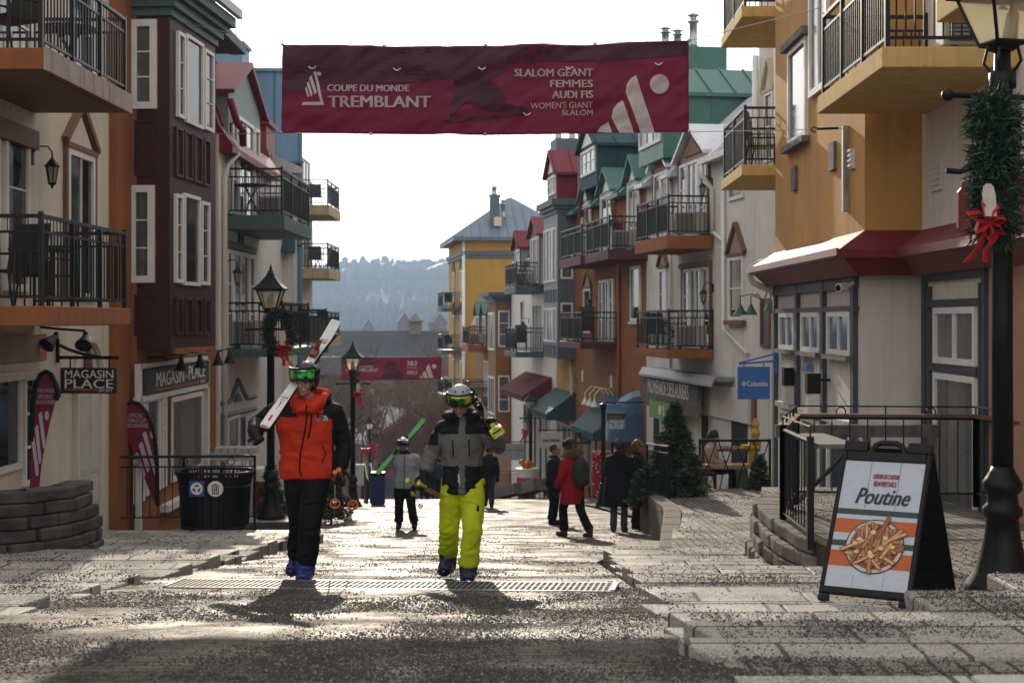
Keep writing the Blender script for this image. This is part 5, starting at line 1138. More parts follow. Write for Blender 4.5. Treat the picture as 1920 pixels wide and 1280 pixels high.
# firs by the street
NEED = mat('fir_needles', (.025, .055, .026), .7, var=.5, scale=9); NEED2 = mat('fir_tips', (.12, .17, .075), .7, var=.4, scale=9)
def fir(label, loc, h, r, n, seed, cat='tree', ln=.11, name='fir_tree', grp=None, wd=.016):
    rd = random.Random(seed); t = thing(name, label, cat, loc, grp); L = Vector(loc)
    MB().tube([L+Vector((0, 0, -.1)), L+Vector((0, 0, h*.5)), L+Vector((0, 0, h*.97))], [h*.025, h*.018, .006], 7).build('trunk', BARK, t)
    m = MB()
    nbr = int(n/34)
    for i in range(nbr):
        u = rd.random()**.75; zc = h*(.06+.94*(1-u)) if False else h*(1-.95*u); rr = r*(u**.8)*rd.uniform(.75, 1.12)*(1+.16*math.sin(zc*9/h*3+i)); a = rd.uniform(0, 6.2832); dr = Vector((math.cos(a), math.sin(a), 0)); zt = zc-rr*.18
        p0 = L+Vector((0, 0, zc)); p1 = L+dr*rr+Vector((0, 0, zt)); side = Vector((-dr.y, dr.x, 0))
        for j in range(34):
            f_ = .25+.75*rd.random()**.7; q = p0+(p1-p0)*f_+side*rd.gauss(0, .05*rr+.02)+Vector((0, 0, rd.gauss(0, .025)))
            d = (dr*rd.uniform(.2, 1)+side*rd.uniform(-1, 1)+Vector((0, 0, rd.uniform(-.3, .5)))).normalized()*ln*rd.uniform(.6, 1.2); w = d.cross(Vector((rd.gauss(0, 1), rd.gauss(0, 1), rd.gauss(0, 1)))).normalized()*wd*rd.uniform(.7, 1.4)
            m.cur = 1 if f_ > .9 and rd.random() < .5 else 0; m.add([q-w, q+w, q+d], [(0, 1, 2)])
    m.build('crown', [NEED, NEED2], t, recalc=False); return t
fir('bushy cut fir tree standing on the raised pavement at the right', Vector((3.05, 26.6, -3.3)), 1.72, .66, 16000, 3)
fir('small fir leaning against the low railing beside the larger fir', Vector((2.42, 26.2, -3.45)),   .85, .30, 3200, 4, cat='shrub')
fir('dark fir shrub in a pot beside the middle street lamp', Vector((-4.0, 31.5, -4.45)), 1.25, .45, 4500, 5, cat='shrub')
fir('dark fir shrub behind the first street lamp on the left', Vector((-5.0, 29.5, -4.2)), 1.2, .42, 4000, 6, cat='shrub')
fir('small fir in the fenced cafe corner by the shop wall', Vector((4.9, 28.2, -3.4)), .75, .28, 2200, 8, cat='shrub')
# ---------------------------------------------------------------- banners, lamps, signs and street furniture
def banner(label, cs, D, group=None, nu=90, nv=24, amp=.02, sag=.02, sc=1.0):
    """hung cloth between four corner points (pixels at distance D); returns thing, pixel->surface map"""
    K = D/F; TL, TR, BR, BL = [Vector(((x-960)*K, (HY-y)*K)) for x, y in cs]
    W_ = TR.x-TL.x; H_ = TL.y-BL.y
    def surf(u, v, c=0):
        p = (TL*(1-u)+TR*u)*(1-v)+(BL*(1-u)+BR*u)*v
        p = p+Vector((0, -sag*W_*.5*(math.sin(math.pi*u)*(.8 if v < .5 else .55)-.12*abs(math.sin(math.pi*4*u)))))
        w = amp*(noise.noise(Vector((u*9*sc, v*2.2, 1)))*1.3+.55*noise.noise(Vector((u*26*sc+v*7, v*4-u*5, 2)))+.7*noise.noise(Vector((u*5*sc+v*3, v*4-u*6, 4)))+.5*math.sin(14*u+5*v)*math.exp(-3*v))
        return Vector((p.x, D-w-c, p.y))
    t = thing('banner', label, 'banner', surf(.5, .5), group)
    def uv(x, y):
        a, b = (x-960)*K, (HY-y)*K; u = (a-TL.x)/W_; return u, 0
    def at(x, y, c):
        a, b = (x-960)*K, (HY-y)*K; u = (a-TL.x)/W_; v = (TL.y+(TR.y-TL.y)*u-b)/H_
        q = surf(min(1, max(0, u)), min(1, max(0, v)), c); return Vector((a, q.y, b))
    return t, surf, at, K, nu, nv
def cloth(t, surf, nu, nv, mt, dark=None):
    m = MB(); m.grid(nu, nv, lambda u, v: surf(u, v)); ob = m.build('cloth', mt, t, smooth=True, recalc=False)
    md = ob.modifiers.new('solid', 'SOLIDIFY'); md.thickness = .004; md.offset = 1; return ob
def fill(m, at, poly, c, sub=6):
    """flat printed shape on the cloth, cut fine enough to follow its folds"""
    b = bmesh.new(); vs = [b.verts.new((x, y, 0)) for x, y in poly]; b.faces.new(vs); bmesh.ops.triangulate(b, faces=b.faces)
    bmesh.ops.subdivide_edges(b, edges=b.edges, cuts=sub, use_grid_fill=True); b.verts.index_update()
    m.add([at(v.co.x, v.co.y, c) for v in b.verts], [[v.index for v in f.verts] for f in b.faces]); b.free()
MAGD = mat('banner_dark_print', (.085, .012, .036), .6, var=.3, scale=2.5); PRT = mat('banner_print', (.82, .76, .75), .6, var=.03); PRT2 = mat('banner_print_pale', (.42, .26, .30), .6, var=.03)
MAG2 = mat('magenta_banner', (.22, .022, .078), .6, var=.35, scale=.8)
def translucent(m, f, col):
    n = m.node_tree.nodes; l = m.node_tree.links; tr = n.new('ShaderNodeBsdfTranslucent'); tr.inputs[0].default_value = (*col, 1); mx = n.new('ShaderNodeMixShader'); mx.inputs[0].default_value = f
    l.new(n['Principled BSDF'].outputs[0], mx.inputs[1]); l.new(tr.outputs[0], mx.inputs[2]); l.new(mx.outputs[0], n['Material Output'].inputs[0])
translucent(MAG2, .5, (.30, .032, .115)); translucent(PRT, .4, (.85, .8, .78)); translucent(MAGD, .3, (.14, .018, .06))
t, surf, at, K, nu, nv = banner('large dark red race banner strung high across the street', ((530, 84), (1291, 77), (1292, 247), (527, 249)), 20.0, nu=180, nv=40, amp=.055)
cloth(t, surf, nu, nv, MAG2); z4 = lambda L: [(500+x/2.341, 50+y/2.341) for x, y in L]
m = MB()
for poly in ([(76, 82), (470, 92), (470, 250), (300, 262), (74, 300)], [(470, 92), (800, 92), (800, 235), (470, 250)], [(800, 92), (1150, 92), (1120, 150), (985, 235), (800, 235)], [(1150, 90), (1450, 80), (1450, 145), (1120, 165)], [(1450, 80), (1852, 66), (1852, 125), (1450, 160)]): fill(m, at, z4(poly), .012, 10)
sh = [[(830, 170), (865, 150), (900, 165), (935, 205), (980, 235), (1030, 280), (1050, 320), (1010, 350), (930, 345), (880, 330), (850, 345), (835, 385), (805, 405), (800, 370), (825, 300), (820, 230)], [(900, 350), (1040, 335), (1150, 360), (1140, 385), (960, 372)], [(770, 415), (880, 395), (1150, 378), (1155, 388), (900, 412), (790, 425)]]
for p in sh: fill(m, at, z4(p), .018, 10)
m.build('print', MAGD, t, recalc=False)
m = MB()
for p in ([(1575, 290), (1580, 255), (1597, 230), (1620, 216), (1703, 465), (1642, 467)], [(1513, 400), (1520, 365), (1538, 340), (1562, 325), (1612, 467), (1547, 467)], [(1450, 464), (1465, 440), (1500, 420), (1516, 467)], circ(1723, 254, 42, 42, 28), circ(231, 208, 9, 9, 14),
          [(206, 200), (217, 197), (253, 346), (154, 346), (161, 333), (237, 331)], [(186, 226), (197, 214), (222, 290), (212, 300)], [(176, 250), (184, 240), (204, 300), (196, 310)], [(170, 275), (174, 262), (188, 305), (182, 312)]): fill(m, at, z4(p), .030, 8)
fb = Fr((0, 20, 0), (1, 0, 0)); wp = lambda q, a, b: at(960+q.x/K, HY-q.z/K, .036+(.002 if q.y < 19.99 else 0))
def bt(s, x, y, w, h, bold, al='LEFT'):
    X, Y_ = z4([(x, y)])[0]; put_text(m, s, fb, (X-960)*K, (HY-Y_)*K, w/2.341*K, h/2.341*K, bold, align=al, warp=wp)
bt('COUPE DU MONDE', 268, 287, 358, 30, .045); bt('TREMBLANT', 270, 357, 452, 50, .06)
bt('SLALOM GÉANT', 1432, 220, 345, 42, .04, 'RIGHT'); bt('FEMMES', 1432, 268, 188, 33, .05, 'RIGHT'); bt('AUDI FIS', 1432, 317, 180, 33, .05, 'RIGHT'); bt("WOMEN'S GIANT", 1430, 360, 272, 28, -.005, 'RIGHT'); bt('SLALOM', 1430, 392, 134, 25, 0, 'RIGHT')
m.build('lettering', PRT, t, recalc=False)
m = MB()
for x, y in ((200, 175), (572, 182), (945, 182), (1328, 178), (1718, 163), (1142, 378)):
    X, Y_ = z4([(x, y)])[0]
    m.tube([at(X-7+14*k/10, Y_+4*math.sin(math.pi*k/10), .03) for k in range(11)], .008, 5)
m.build('slit_sky_arcs', mat('slit_sky_white', (.8, .8, .8), .5), t)  # white arcs painted as the bright sky showing through the cut slits
m = MB()
for u, v in ((0, 0), (.25, 0), (.5, 0), (.77, 0), (1, 0), (0, 1), (.22, 1), (.5, 1), (.8, 1), (1, 1)): m.ell(surf(u, v, .01), .025, .02, .025, 8, 5)
m.build('eyelets', STEEL, t)
def cable(label, pts, r=.006): t_ = MB().tube(pts, r, 6).build('cable', STEEL, loc=pts[0], label=label, category='cable'); return t_
cable('thin steel cable holding the top of the large banner', [Vector((-5.95, 24.6, 5.2)), surf(0, 0)+Vector((0, .03, 0)), surf(.5, 0)+Vector((0, .03, .02)), surf(1, 0)+Vector((0, .03, 0)), Vector((4.1, 18.8, 4.13))])
cable('thin steel cable holding the bottom of the large banner', [Vector((-5.95, 24.6, 3.2)), surf(0, 1)+Vector((0, .03, 0)), surf(.5, 1)+Vector((0, .03, .0)), surf(1, 1)+Vector((0, .03, 0)), P(1525, 243, 20), P(1593, 240, 20)])
tb = thing('turnbuckle', 'black turnbuckle where the lower banner cable meets the mustard wall', 'turnbuckle', P(1560, 242, 20)); m = MB(); m.tube([P(1533, 242, 19.98), P(1572, 240.5, 19.98)], .018, 6); m.build('body', BLK, tb)
c_ = P(1527, 243, 19.98); MB().tube([c_+Vector((.045*math.cos(k*.52), 0, .035*math.sin(k*.52))) for k in range(11)], .01, 5).build('hook', BLK, tb)

t, surf, at, K, nu, nv = banner('smaller dark red race banner hung across the far end of the street', ((640, 668), (828, 668), (827, 710), (640, 712)), 80.0, amp=.05)
cloth(t, surf, 50, 14, MAG2); z5 = lambda L: [(550+x/4, 480+y/4) for x, y in L]; m = MB()
for p in ([(680, 830), (700, 800), (740, 780), (770, 800), (780, 850), (820, 890), (815, 915), (660, 915), (690, 860)], [(362, 760), (600, 765), (700, 800), (560, 810), (364, 800)]): fill(m, at, z5(p), .02, 6)
m.build('print', MAGD, t, recalc=False); m = MB()
for p in ([(995, 850), (1000, 825), (1018, 808), (1052, 912), (1020, 915)], [(968, 890), (975, 870), (990, 858), (1012, 915), (982, 915)], [(945, 912), (955, 898), (965, 895), (972, 915)], circ(1057, 826, 18, 18, 20), [(398, 858), (440, 850), (432, 820), (410, 790), (402, 800), (425, 848), (396, 850)]): fill(m, at, z5(p), .04, 5)
fb = Fr((0, 80, 0), (1, 0, 0)); wp = lambda q, a, b: at(960+q.x/K, HY-q.z/K, .04+(.004 if q.y < 79.995 else 0))
for s, x, y, w, h, bo in (('COUPE DU MONDE', 440, 836, 160, 13, .02), ('TREMBLANT', 430, 865, 210, 23, .025), ('2&3', 850, 821, 78, 36, .05), ('DÉCEMBRE', 850, 842, 78, 11, .0), ('2023', 848, 885, 82, 25, .05)):
    X, Y_ = z5([(x, y)])[0]; put_text(m, s, fb, (X-960)*K, (HY-Y_)*K, w/4*K, h/4*K, bo, warp=wp)
m.build('lettering', PRT, t, recalc=False)
cable('steel cable carrying the far banner between the house fronts', [Vector((-10.4, 72, -1.9)), surf(0, 0), surf(.5, 0)+Vector((0, .05, .02)), surf(1, 0), Vector((-1.2, 82, -1.9))], .012)

# --- street lamps
def lglass():
    m = bpy.data.materials.new('lamp_milk_glass'); m.use_nodes = True; n = m.node_tree.nodes; l = m.node_tree.links; b = n['Principled BSDF']
    b.inputs['Base Color'].default_value = (.62, .58, .46, 1); b.inputs['Roughness'].default_value = .3
    tr = n.new('ShaderNodeBsdfTranslucent'); tr.inputs[0].default_value = (.95, .86, .62, 1); mx = n.new('ShaderNodeMixShader'); mx.inputs[0].default_value = .8
    tp = n.new('ShaderNodeBsdfTransparent'); m2 = n.new('ShaderNodeMixShader'); m2.inputs[0].default_value = .48
    l.new(b.outputs[0], mx.inputs[1]); l.new(tr.outputs[0], mx.inputs[2]); l.new(mx.outputs[0], m2.inputs[1]); l.new(tp.outputs[0], m2.inputs[2]); l.new(m2.outputs[0], n['Material Output'].inputs[0]); return m
LG = lglass()
lamp = thing('street_lamp', 'black iron street lamp', 'street lamp', (0, 0, 0), 'black lantern street lamps')
MB().lathe([(.27, 0), (.27, .05), (.25, .09), (.20, .16), (.155, .28), (.125, .42), (.11, .55), (.135, .57), (.14, .62), (.11, .65), (.105, .72), (.135, .75), (.14, .80), (.115, .84), (.09, .88), (.075, .92)], seg=20).build('base', BLK, lamp, smooth=True)
MB().lathe([(.076, .90), (.072, 2.0), (.07, 3.60), (.095, 3.61), (.095, 3.72), (.06, 3.74), (.055, 3.92)], seg=14).build('pole', BLK, lamp, smooth=True)
m = MB(); m.tube([(-.42, 0, 3.55), (.42, 0, 3.55)], .022, 8); m.ell((-.44, 0, 3.55), .045, .045, .045, 8, 6); m.ell((.44, 0, 3.55), .045, .045, .045, 8, 6); m.build('crossbar', BLK, lamp)
m = MB()
for a in (.785, 2.356, 3.927, 5.498):
    c, s = math.cos(a), math.sin(a); m.tube([(.06*c, .06*s, 3.70), (.13*c, .13*s, 3.80), (.10*c, .10*s, 3.92)], .012, 5)
m.build('scrolls', BLK, lamp)
lt = MB(); hb, ht, zb, zt = .115, .225, 3.93, 4.28
for sx in (-1, 1):
    for sy in (-1, 1): lt.tube([(sx*hb, sy*hb, zb), (sx*ht, sy*ht, zt)], .015, 4)
for h_, z_0 in ((hb, zb), (ht, zt)):
    q = [(-h_, -h_, z_0), (h_, -h_, z_0), (h_, h_, z_0), (-h_, h_, z_0), (-h_, -h_, z_0)]
    for a, b in zip(q, q[1:]): lt.tube([a, b], .017, 4)
lt.lathe([(.09, 3.88), (.13, 3.93)], seg=8); ln_ = lt.build('lantern', BLK, lamp)
m = MB(); k = .985; m.add([(sx*h_*k, sy*h_*k, z_0) for h_, z_0 in ((hb, zb), (ht, zt)) for sx, sy in ((-1, -1), (1, -1), (1, 1), (-1, 1))], [(0, 1, 5, 4), (1, 2, 6, 5), (2, 3, 7, 6), (3, 0, 4, 7)]); m.build('glass', LG, ln_)
m = MB(); m.lathe([(.06, 3.93), (.06, 4.02), (.05, 4.16), (.02, 4.2)], seg=10); m.build('bulb_holder', mat('bulb_cream', (.5, .46, .36), .5), ln_)
m = MB(); m.lathe([(.40, 4.28), (.405, 4.31), (.27, 4.40), (.16, 4.50), (.10, 4.56), (.10, 4.58), (.075, 4.60), (.06, 4.64), (.02, 4.68)], seg=4, rot=.785); m.lathe([(.02, 4.66), (.035, 4.69), (.012, 4.73), (.004, 4.78)], seg=8); m.build('cap', BLK, ln_)
lamp['label'] = 'black street lamp nearest the camera, cut by the right picture edge'; lamp.location = (3.50, 10.15, -1.96); lamp.rotation_euler = (0, 0, .25)
LP = [(-4.53, 26.7, -3.72, .0, 'black street lamp on the left behind the waste bin', 1), (-4.58, 40.9, -5.37, 0, 'black street lamp between the two front skiers', 1), (-8.3, 83, -10.3, 0, 'small distant black lamp behind the grey jacketed skier', 1), (.80, 61, -7.75, 0, 'black street lamp on the right beside the cup shaped planter', 1)]
lamps = [lamp]+[dup(lamp, (x, y, z), .0, lab, 'black lantern street lamps', s) for x, y, z, r_, lab, s in LP]
m = MB()
for (x, y, z, w) in ((-4.53, 26.7, -3.74, .42), (-4.58, 40.9, -5.39, .42), (.80, 61, -7.77, .4)): pass
for (x, y, z, w, lab) in ((-4.53, 26.7, -3.72, .42, 'low concrete block under the left street lamp'), (-4.58, 40.9, -5.37, .45, 'low concrete block under the middle street lamp'), (.8, 61, -7.75, .45, 'low concrete block under the distant right street lamp')):
    MB().box(x-w, x+w, y-w, y+w, z-.42, z-.002).build('plinth', SLABM, loc=(x, y, z-.4), bevel=.02, label=lab, category='plinth')
# garlands with tag and red bow
RED = mat('red_ribbon', (.42, .012, .015), .45, var=.2, scale=12); TAGW = mat('pale_wood_tag', (.55, .50, .44), .8, var=.15, scale=14)
GN = mat('garland_needles', (.020, .045, .028), .6, var=.5, scale=20); GN2 = mat('garland_tips', (.06, .10, .05), .6, var=.4, scale=20)
def garland(label, p, h, r, n, side=1, bow=.2, tag=True, seed=1, ring=False):
    rd = random.Random(seed); p = Vector(p); t = thing('garland', label, 'garland', p, 'evergreen garlands on the lamps'); m = MB()
    for i in range(n):
        if ring: a = rd.uniform(0, 6.2832); c = p+Vector((math.cos(a)*h*.33, 0, math.sin(a)*h*.5)); 
        else: c = p+Vector((.05*math.sin(i*.01), 0, (rd.random()-.5)*h))
        d = Vector((rd.gauss(0, 1), rd.gauss(0, 1), rd.gauss(0, .9))).normalized(); q = c+d*r*rd.uniform(.25, .8)
        e = (d+Vector((rd.gauss(0, .6), rd.gauss(0, .6), rd.gauss(0, .6)))).normalized()*r*rd.uniform(.3, .55); w = e.cross(Vector((rd.gauss(0, 1), rd.gauss(0, 1), rd.gauss(0, 1)))).normalized()*r*.05
        m.cur = 1 if rd.random() < .22 else 0; m.add([q-w, q+w, q+e], [(0, 1, 2)])
    m.build('needles', [GN, GN2], t, recalc=False)
    b = p+Vector((-side*r*.55, -r*.9, -h*.42)); m = MB()
    for k in range(7):
        a = k*.9; u = Vector((math.cos(a), -.25, math.sin(a))); v = Vector((-math.sin(a), .3, math.cos(a)))
        L = bow*rd.uniform(.7, 1.1); pts = [b, b+u*L*.5+v*L*.22+Vector((0, -.03, 0)), b+u*L+v*.02, b+u*L*.5-v*L*.2+Vector((0, .03, 0)), b]
        w = Vector((0, bow*.16, bow*.1))
        for s, e in zip(pts, pts[1:]): m.quad(s-w, s+w, e+w, e-w)
    for s in (-1, 1):
        pts = [b, b+Vector((s*bow*.3, -.02, -bow*.7)), b+Vector((s*bow*.2-.05*side, .0, -bow*1.3)), b+Vector((s*bow*.45-.1*side, -.02, -bow*1.9))]
        w = Vector((bow*.16, .02, 0))
        for q, e in zip(pts, pts[1:]): m.quad(q-w, q+w, e+w, e-w)
    o = m.build('bow', RED, t, recalc=False); md = o.modifiers.new('s', 'SOLIDIFY'); md.thickness = .004
    if tag:
        f = Fr(b+Vector((0, -.03, bow*.2)), (1, .2, .0), u=(.25*-side, .1, 1)); k = bow*1.5
        poly = [(-.28, 0), (.28, 0), (.30, .8), (.22, 1.1), (.1, 1.2), (-.1, 1.2), (-.22, 1.1), (-.30, .8)]
        MB().prism([f.pt(a*k*.7, c*k*.85, 0) for a, c in poly], f.n*.015).build('tag', TAGW, t)
    return t
garland('thick evergreen garland with red bow on the near right street lamp', P(1866, 315, 10.0), .92, .185, 9500, 1, .15, True, 2)
garland('evergreen wreath with wooden tag and red bow on the left street lamp', P(524, 622, 26.45), .68, .16, 5200, -1, .18, True, 3, ring=True)
garland('evergreen garland with tag and bow on the middle street lamp', P(667, 715, 40.6), .8, .16, 1000, -1, .17, True, 4)
garland('evergreen garland with red bow on the distant right lamp', P(990, 790, 60.7), .95, .22, 800, 1, .22, True, 5)
garland('evergreen garland with red bow on the small distant lamp', P(696, 820, 82.7), 1.1, .22, 500, -1, .3, False, 6)
# --- waste bin
bn = thing('waste_bin', 'wide black slatted waste bin with recycling and trash signs', 'bin', (-4.80, 23.0, -3.36)); bx_, by_, bz_ = -4.80, 23.0, -3.36
def oval(rx, ry, z, n=44): return [Vector((bx_+rx*math.copysign(abs(math.cos(t))**.6, math.cos(t)), by_+ry*math.copysign(abs(math.sin(t))**.6, math.sin(t)), bz_+z)) for t in [6.2832*k/n for k in range(n)]]
m = MB(); a, b = oval(.50, .33, 0), oval(.535, .36, .78); n = len(a); m.add(a+b, [(k, (k+1) % n, n+(k+1) % n, n+k) for k in range(n)]+[list(range(n))[::-1]]); m.build('body', mat('bin_inner', (.006, .006, .007), .6), bn)
m = MB(); aa, bb_, cc = oval(.515, .345, .02, 64), oval(.55, .375, .72, 64), oval(.60, .42, .92, 64)
for p, q, s in zip(aa, bb_, cc): m.tube([p, q, s], .013, 4)
m.build('slats', BLK, bn); m = MB()
for L_, r_ in ((cc, .022), (oval(.555, .38, .70, 48), .016), (oval(.53, .36, .04, 48), .02)): m.tube(L_+[L_[0]], r_, 6, False)
m.build('rim', BLK, bn)
fbn = Fr((0, 22.58, 0), (1, 0, 0)); a0, b1_ = fbn.px(355, 901); a1, b0 = fbn.px(383, 930); s1 = MB().box(a0, a1, b0, b1_, 0, .012, fbn).build('recycling_sign', mat('sticker_blue', (.03, .09, .32), .5), bn)
cx, cy, R_ = (a0+a1)/2, (b0+b1_)/2, (a1-a0)/2; m = MB(); m.prism([fbn.pt(cx+R_*.82*math.cos(k*.2618), cy+R_*.82*math.sin(k*.2618), .012) for k in range(24)], fbn.n*.003); m.build('disc', LTWHITE, s1)
m = MB()
for k in range(3):
    r0 = math.radians(90+120*k)
    def pq(rad, an): return fbn.pt(cx+R_*rad*math.cos(r0+an), cy+R_*rad*math.sin(r0+an), .0155)
    m.quad(pq(.56, .75), pq(.34, .65), pq(.30, -.15), pq(.54, -.15)); m.add([pq(.66, -.1), pq(.2, -.1), pq(.46, -.75)], [(0, 1, 2)])
m.build('symbol', BLK, s1, recalc=False)
c0 = fbn.px(404, 916); m = MB(); R2 = .125; m.prism([fbn.pt(c0[0]+R2*math.cos(k*.2618), c0[1]+R2*math.sin(k*.2618), 0) for k in range(24)], fbn.n*.012); s2_ = m.build('trash_sign', LTWHITE, bn)
m = MB(); q = lambda x0, x1, y0, y1: m.box(c0[0]+x0*R2, c0[0]+x1*R2, c0[1]+y0*R2, c0[1]+y1*R2, .012, .015, fbn)
q(-.5, .5, .38, .5); q(-.15, .15, .55, .63)
for k in range(4): q(-.42+k*.24, -.30+k*.24, -.62, .32)
q(-.42, .42, -.68, -.6); m.build('symbol', BLK, s2_)
# --- folding menu board
BL_, BR_, TL_ = Vector((1.92, 8.95, -1.757)), Vector((2.42, 8.66, -1.757)), Vector((2.22, 9.47, -.80)); fs_ = Fr(BL_, BR_-BL_, u=TL_-BL_); Wd = (BR_-BL_).length; Hd = (TL_-BL_).dot(fs_.u)
mb_ = thing('menu_board', 'black folding pavement board showing a bowl of fries with lettering', 'menu board', BL_)
PLB = mat('black_plastic', (.006, .006, .0065), .5, spec=.25, bump=.1, bscale=150); m = MB(); m.box(0, Wd, .05, .10, -.03, .012, fs_).box(0, .03, .10, Hd*.93, -.03, .012, fs_).box(Wd-.03, Wd, .10, Hd*.93, -.03, .012, fs_).box(.03, Wd-.03, Hd*.87, Hd*.93, -.03, .012, fs_)
m.box(0, .07, 0, .05, -.03, .01, fs_).box(Wd-.07, Wd, 0, .05, -.03, .01, fs_).box(.0, .16, Hd*.93, Hd, -.04, .012, fs_).box(Wd-.16, Wd, Hd*.93, Hd, -.04, .012, fs_)
m.build('frame', PLB, mb_, bevel=.01); m = MB(); c_ = Wd/2
m.tube([fs_.pt(c_-.12, Hd*.92, -.015), fs_.pt(c_-.085, Hd*.985, -.015), fs_.pt(c_-.05, Hd, -.015), fs_.pt(c_+.05, Hd, -.015), fs_.pt(c_+.085, Hd*.985, -.015), fs_.pt(c_+.12, Hd*.92, -.015)], .02, 8); m.build('handle', PLB, mb_)
bk = [Vector((3.05, 9.75, -1.90)), Vector((2.55, 10.04, -1.92))]; TL_ = fs_.pt(0, Hd, -.03); TR_ = fs_.pt(Wd, Hd, -.03); m = MB()
m.prism([bk[0], bk[1], TL_+Vector((0, .02, -.03)), TR_+Vector((0, .02, -.03))], Vector((.01, .035, .012)))
for k in range(4):
    f_ = .15+.2*k; m.prism([bk[0]+(TR_-bk[0])*f_+Vector((-.08, -.012, 0)), bk[1]+(TL_-bk[1])*f_+Vector((.08, -.012, 0)), bk[1]+(TL_-bk[1])*(f_+.03)+Vector((.08, -.012, 0)), bk[0]+(TR_-bk[0])*(f_+.03)+Vector((-.08, -.012, 0))], (0, .012, 0))
m.build('rear_panel', PLB, mb_)
PNL = mat('poster_boards', (.42, .45, .50), .55, var=.06, scale=30); x0, x1, y0, y1 = .03, Wd-.03, .10, Hd*.87; ps = MB().box(x0, x1, y0, y1, -.02, .002, fs_).build('poster', PNL, mb_); w = x1-x0; hh = y1-y0
def pb(m, a0, a1, b0, b1, c): m.box(x0+w*a0, x0+w*a1, y0+hh*b0, y0+hh*b1, c-.002, c, fs_)
m = MB(); pb(m, .33, .337, .62, 1, .0025); pb(m, .70, .707, .62, 1, .0025); pb(m, .33, .335, 0, .1, .0025); pb(m, .70, .705, 0, .1, .0025); m.build('board_lines', mat('ink_grey', (.09, .10, .11), .7), ps)
m = MB(); pb(m, 0, 1, .565, .61, .003); pb(m, 0, 1, .315, .36, .003); m.build('green_stripes', mat('ink_green', (.02, .045, .035), .6), ps)
m = MB(); pb(m, 0, 1, .42, .53, .003); pb(m, 0, 1, .16, .28, .003); m.build('orange_stripes', mat('ink_orange', (.42, .085, .015), .6), ps)
bc = (x0+w*.53, y0+hh*.325); Rb = w*.36; 
def disc(r, c, mt, name, n=40): MB().prism([fs_.pt(bc[0]+r*math.cos(6.2832*k/n), bc[1]+r*math.sin(6.2832*k/n), c-.0012) for k in range(n)], fs_.n*.0012).build(name, mt, ps)
disc(Rb, .0045, mat('ink_navy', (.015, .02, .05), .5), 'bowl_rim'); disc(Rb*.955, .0055, mat('ink_cream', (.50, .45, .38), .5), 'bowl'); disc(Rb*.84, .0065, mat('ink_gravy', (.16, .045, .012), .5), 'gravy')
rd = random.Random(9); m = MB()
for k in range(90):
    r_ = Rb*.74*math.sqrt(rd.random()); a = rd.uniform(0, 6.28); X_, Y_ = bc[0]+r_*math.cos(a), bc[1]+r_*math.sin(a); th = rd.gauss(1.57, .55) if r_ < Rb*.6 else a+rd.uniform(-.6, .6); L_ = rd.uniform(.038, .062); wq = rd.uniform(.0085, .012)
    if k > 84: L_ = .08
    c, s = math.cos(th), math.sin(th); m.cur = rd.choice((0, 0, 1, 2)); zc = .0072+k*.00012
    kk = m.cur; m.cur = 4; m.prism([fs_.pt(X_+c*u*L_*1.05-s*v*wq*1.35, Y_+s*u*L_*1.05+c*v*wq*1.35, zc-.00035) for u, v in ((-1, -1), (-1, 1), (1, 1), (1, -1))], fs_.n*.0003); m.cur = kk
    m.prism([fs_.pt(X_+c*u*L_-s*v*wq, Y_+s*u*L_+c*v*wq, zc) for u, v in ((-.95, -.8), (-1, 0), (-.95, .8), (.95, .8), (1, 0), (.95, -.8))], fs_.n*.0004)
for k in range(9):
    r_ = Rb*.66*math.sqrt(rd.random()); a = rd.uniform(0, 6.28); X_, Y_ = bc[0]+r_*math.cos(a), bc[1]+r_*math.sin(a); m.cur = 3; zc = .019+k*.00012; rr = rd.uniform(.013, .02)
    m.prism([fs_.pt(X_+rr*(1+.2*math.sin(3*t+k))*math.cos(t), Y_+rr*.8*math.sin(t), zc) for t in [.5236*q_ for q_ in range(12)]], fs_.n*.0004)
m.build('fries', [mat('ink_fry', (.42, .17, .045), .5, var=.25, scale=60), mat('ink_fry_dark', (.28, .085, .02), .5, var=.25, scale=60), mat('ink_fry_pale', (.52, .29, .11), .5, var=.2, scale=60), mat('ink_curd', (.58, .45, .30), .5, var=.12, scale=60), mat('ink_gravy', (.16, .045, .012), .5)], ps)
m = MB(); put_text(m, 'Poutine', fs_, x0+w*.20, y0+hh*.655, w*.68, hh*.125, .03, .35, c=.004); m.build('lettering', mat('ink_black', (.012, .014, .016), .6), ps)
m = MB(); put_text(m, 'QUEUES DE CASTOR', fs_, x0+w*.38, y0+hh*.855, w*.32, hh*.042, .03, 0, c=.004); put_text(m, 'BEAVERTAILS', fs_, x0+w*.40, y0+hh*.80, w*.28, hh*.04, .03, 0, c=.004); m.build('small_lettering', mat('ink_red', (.30, .02, .02), .6), ps)
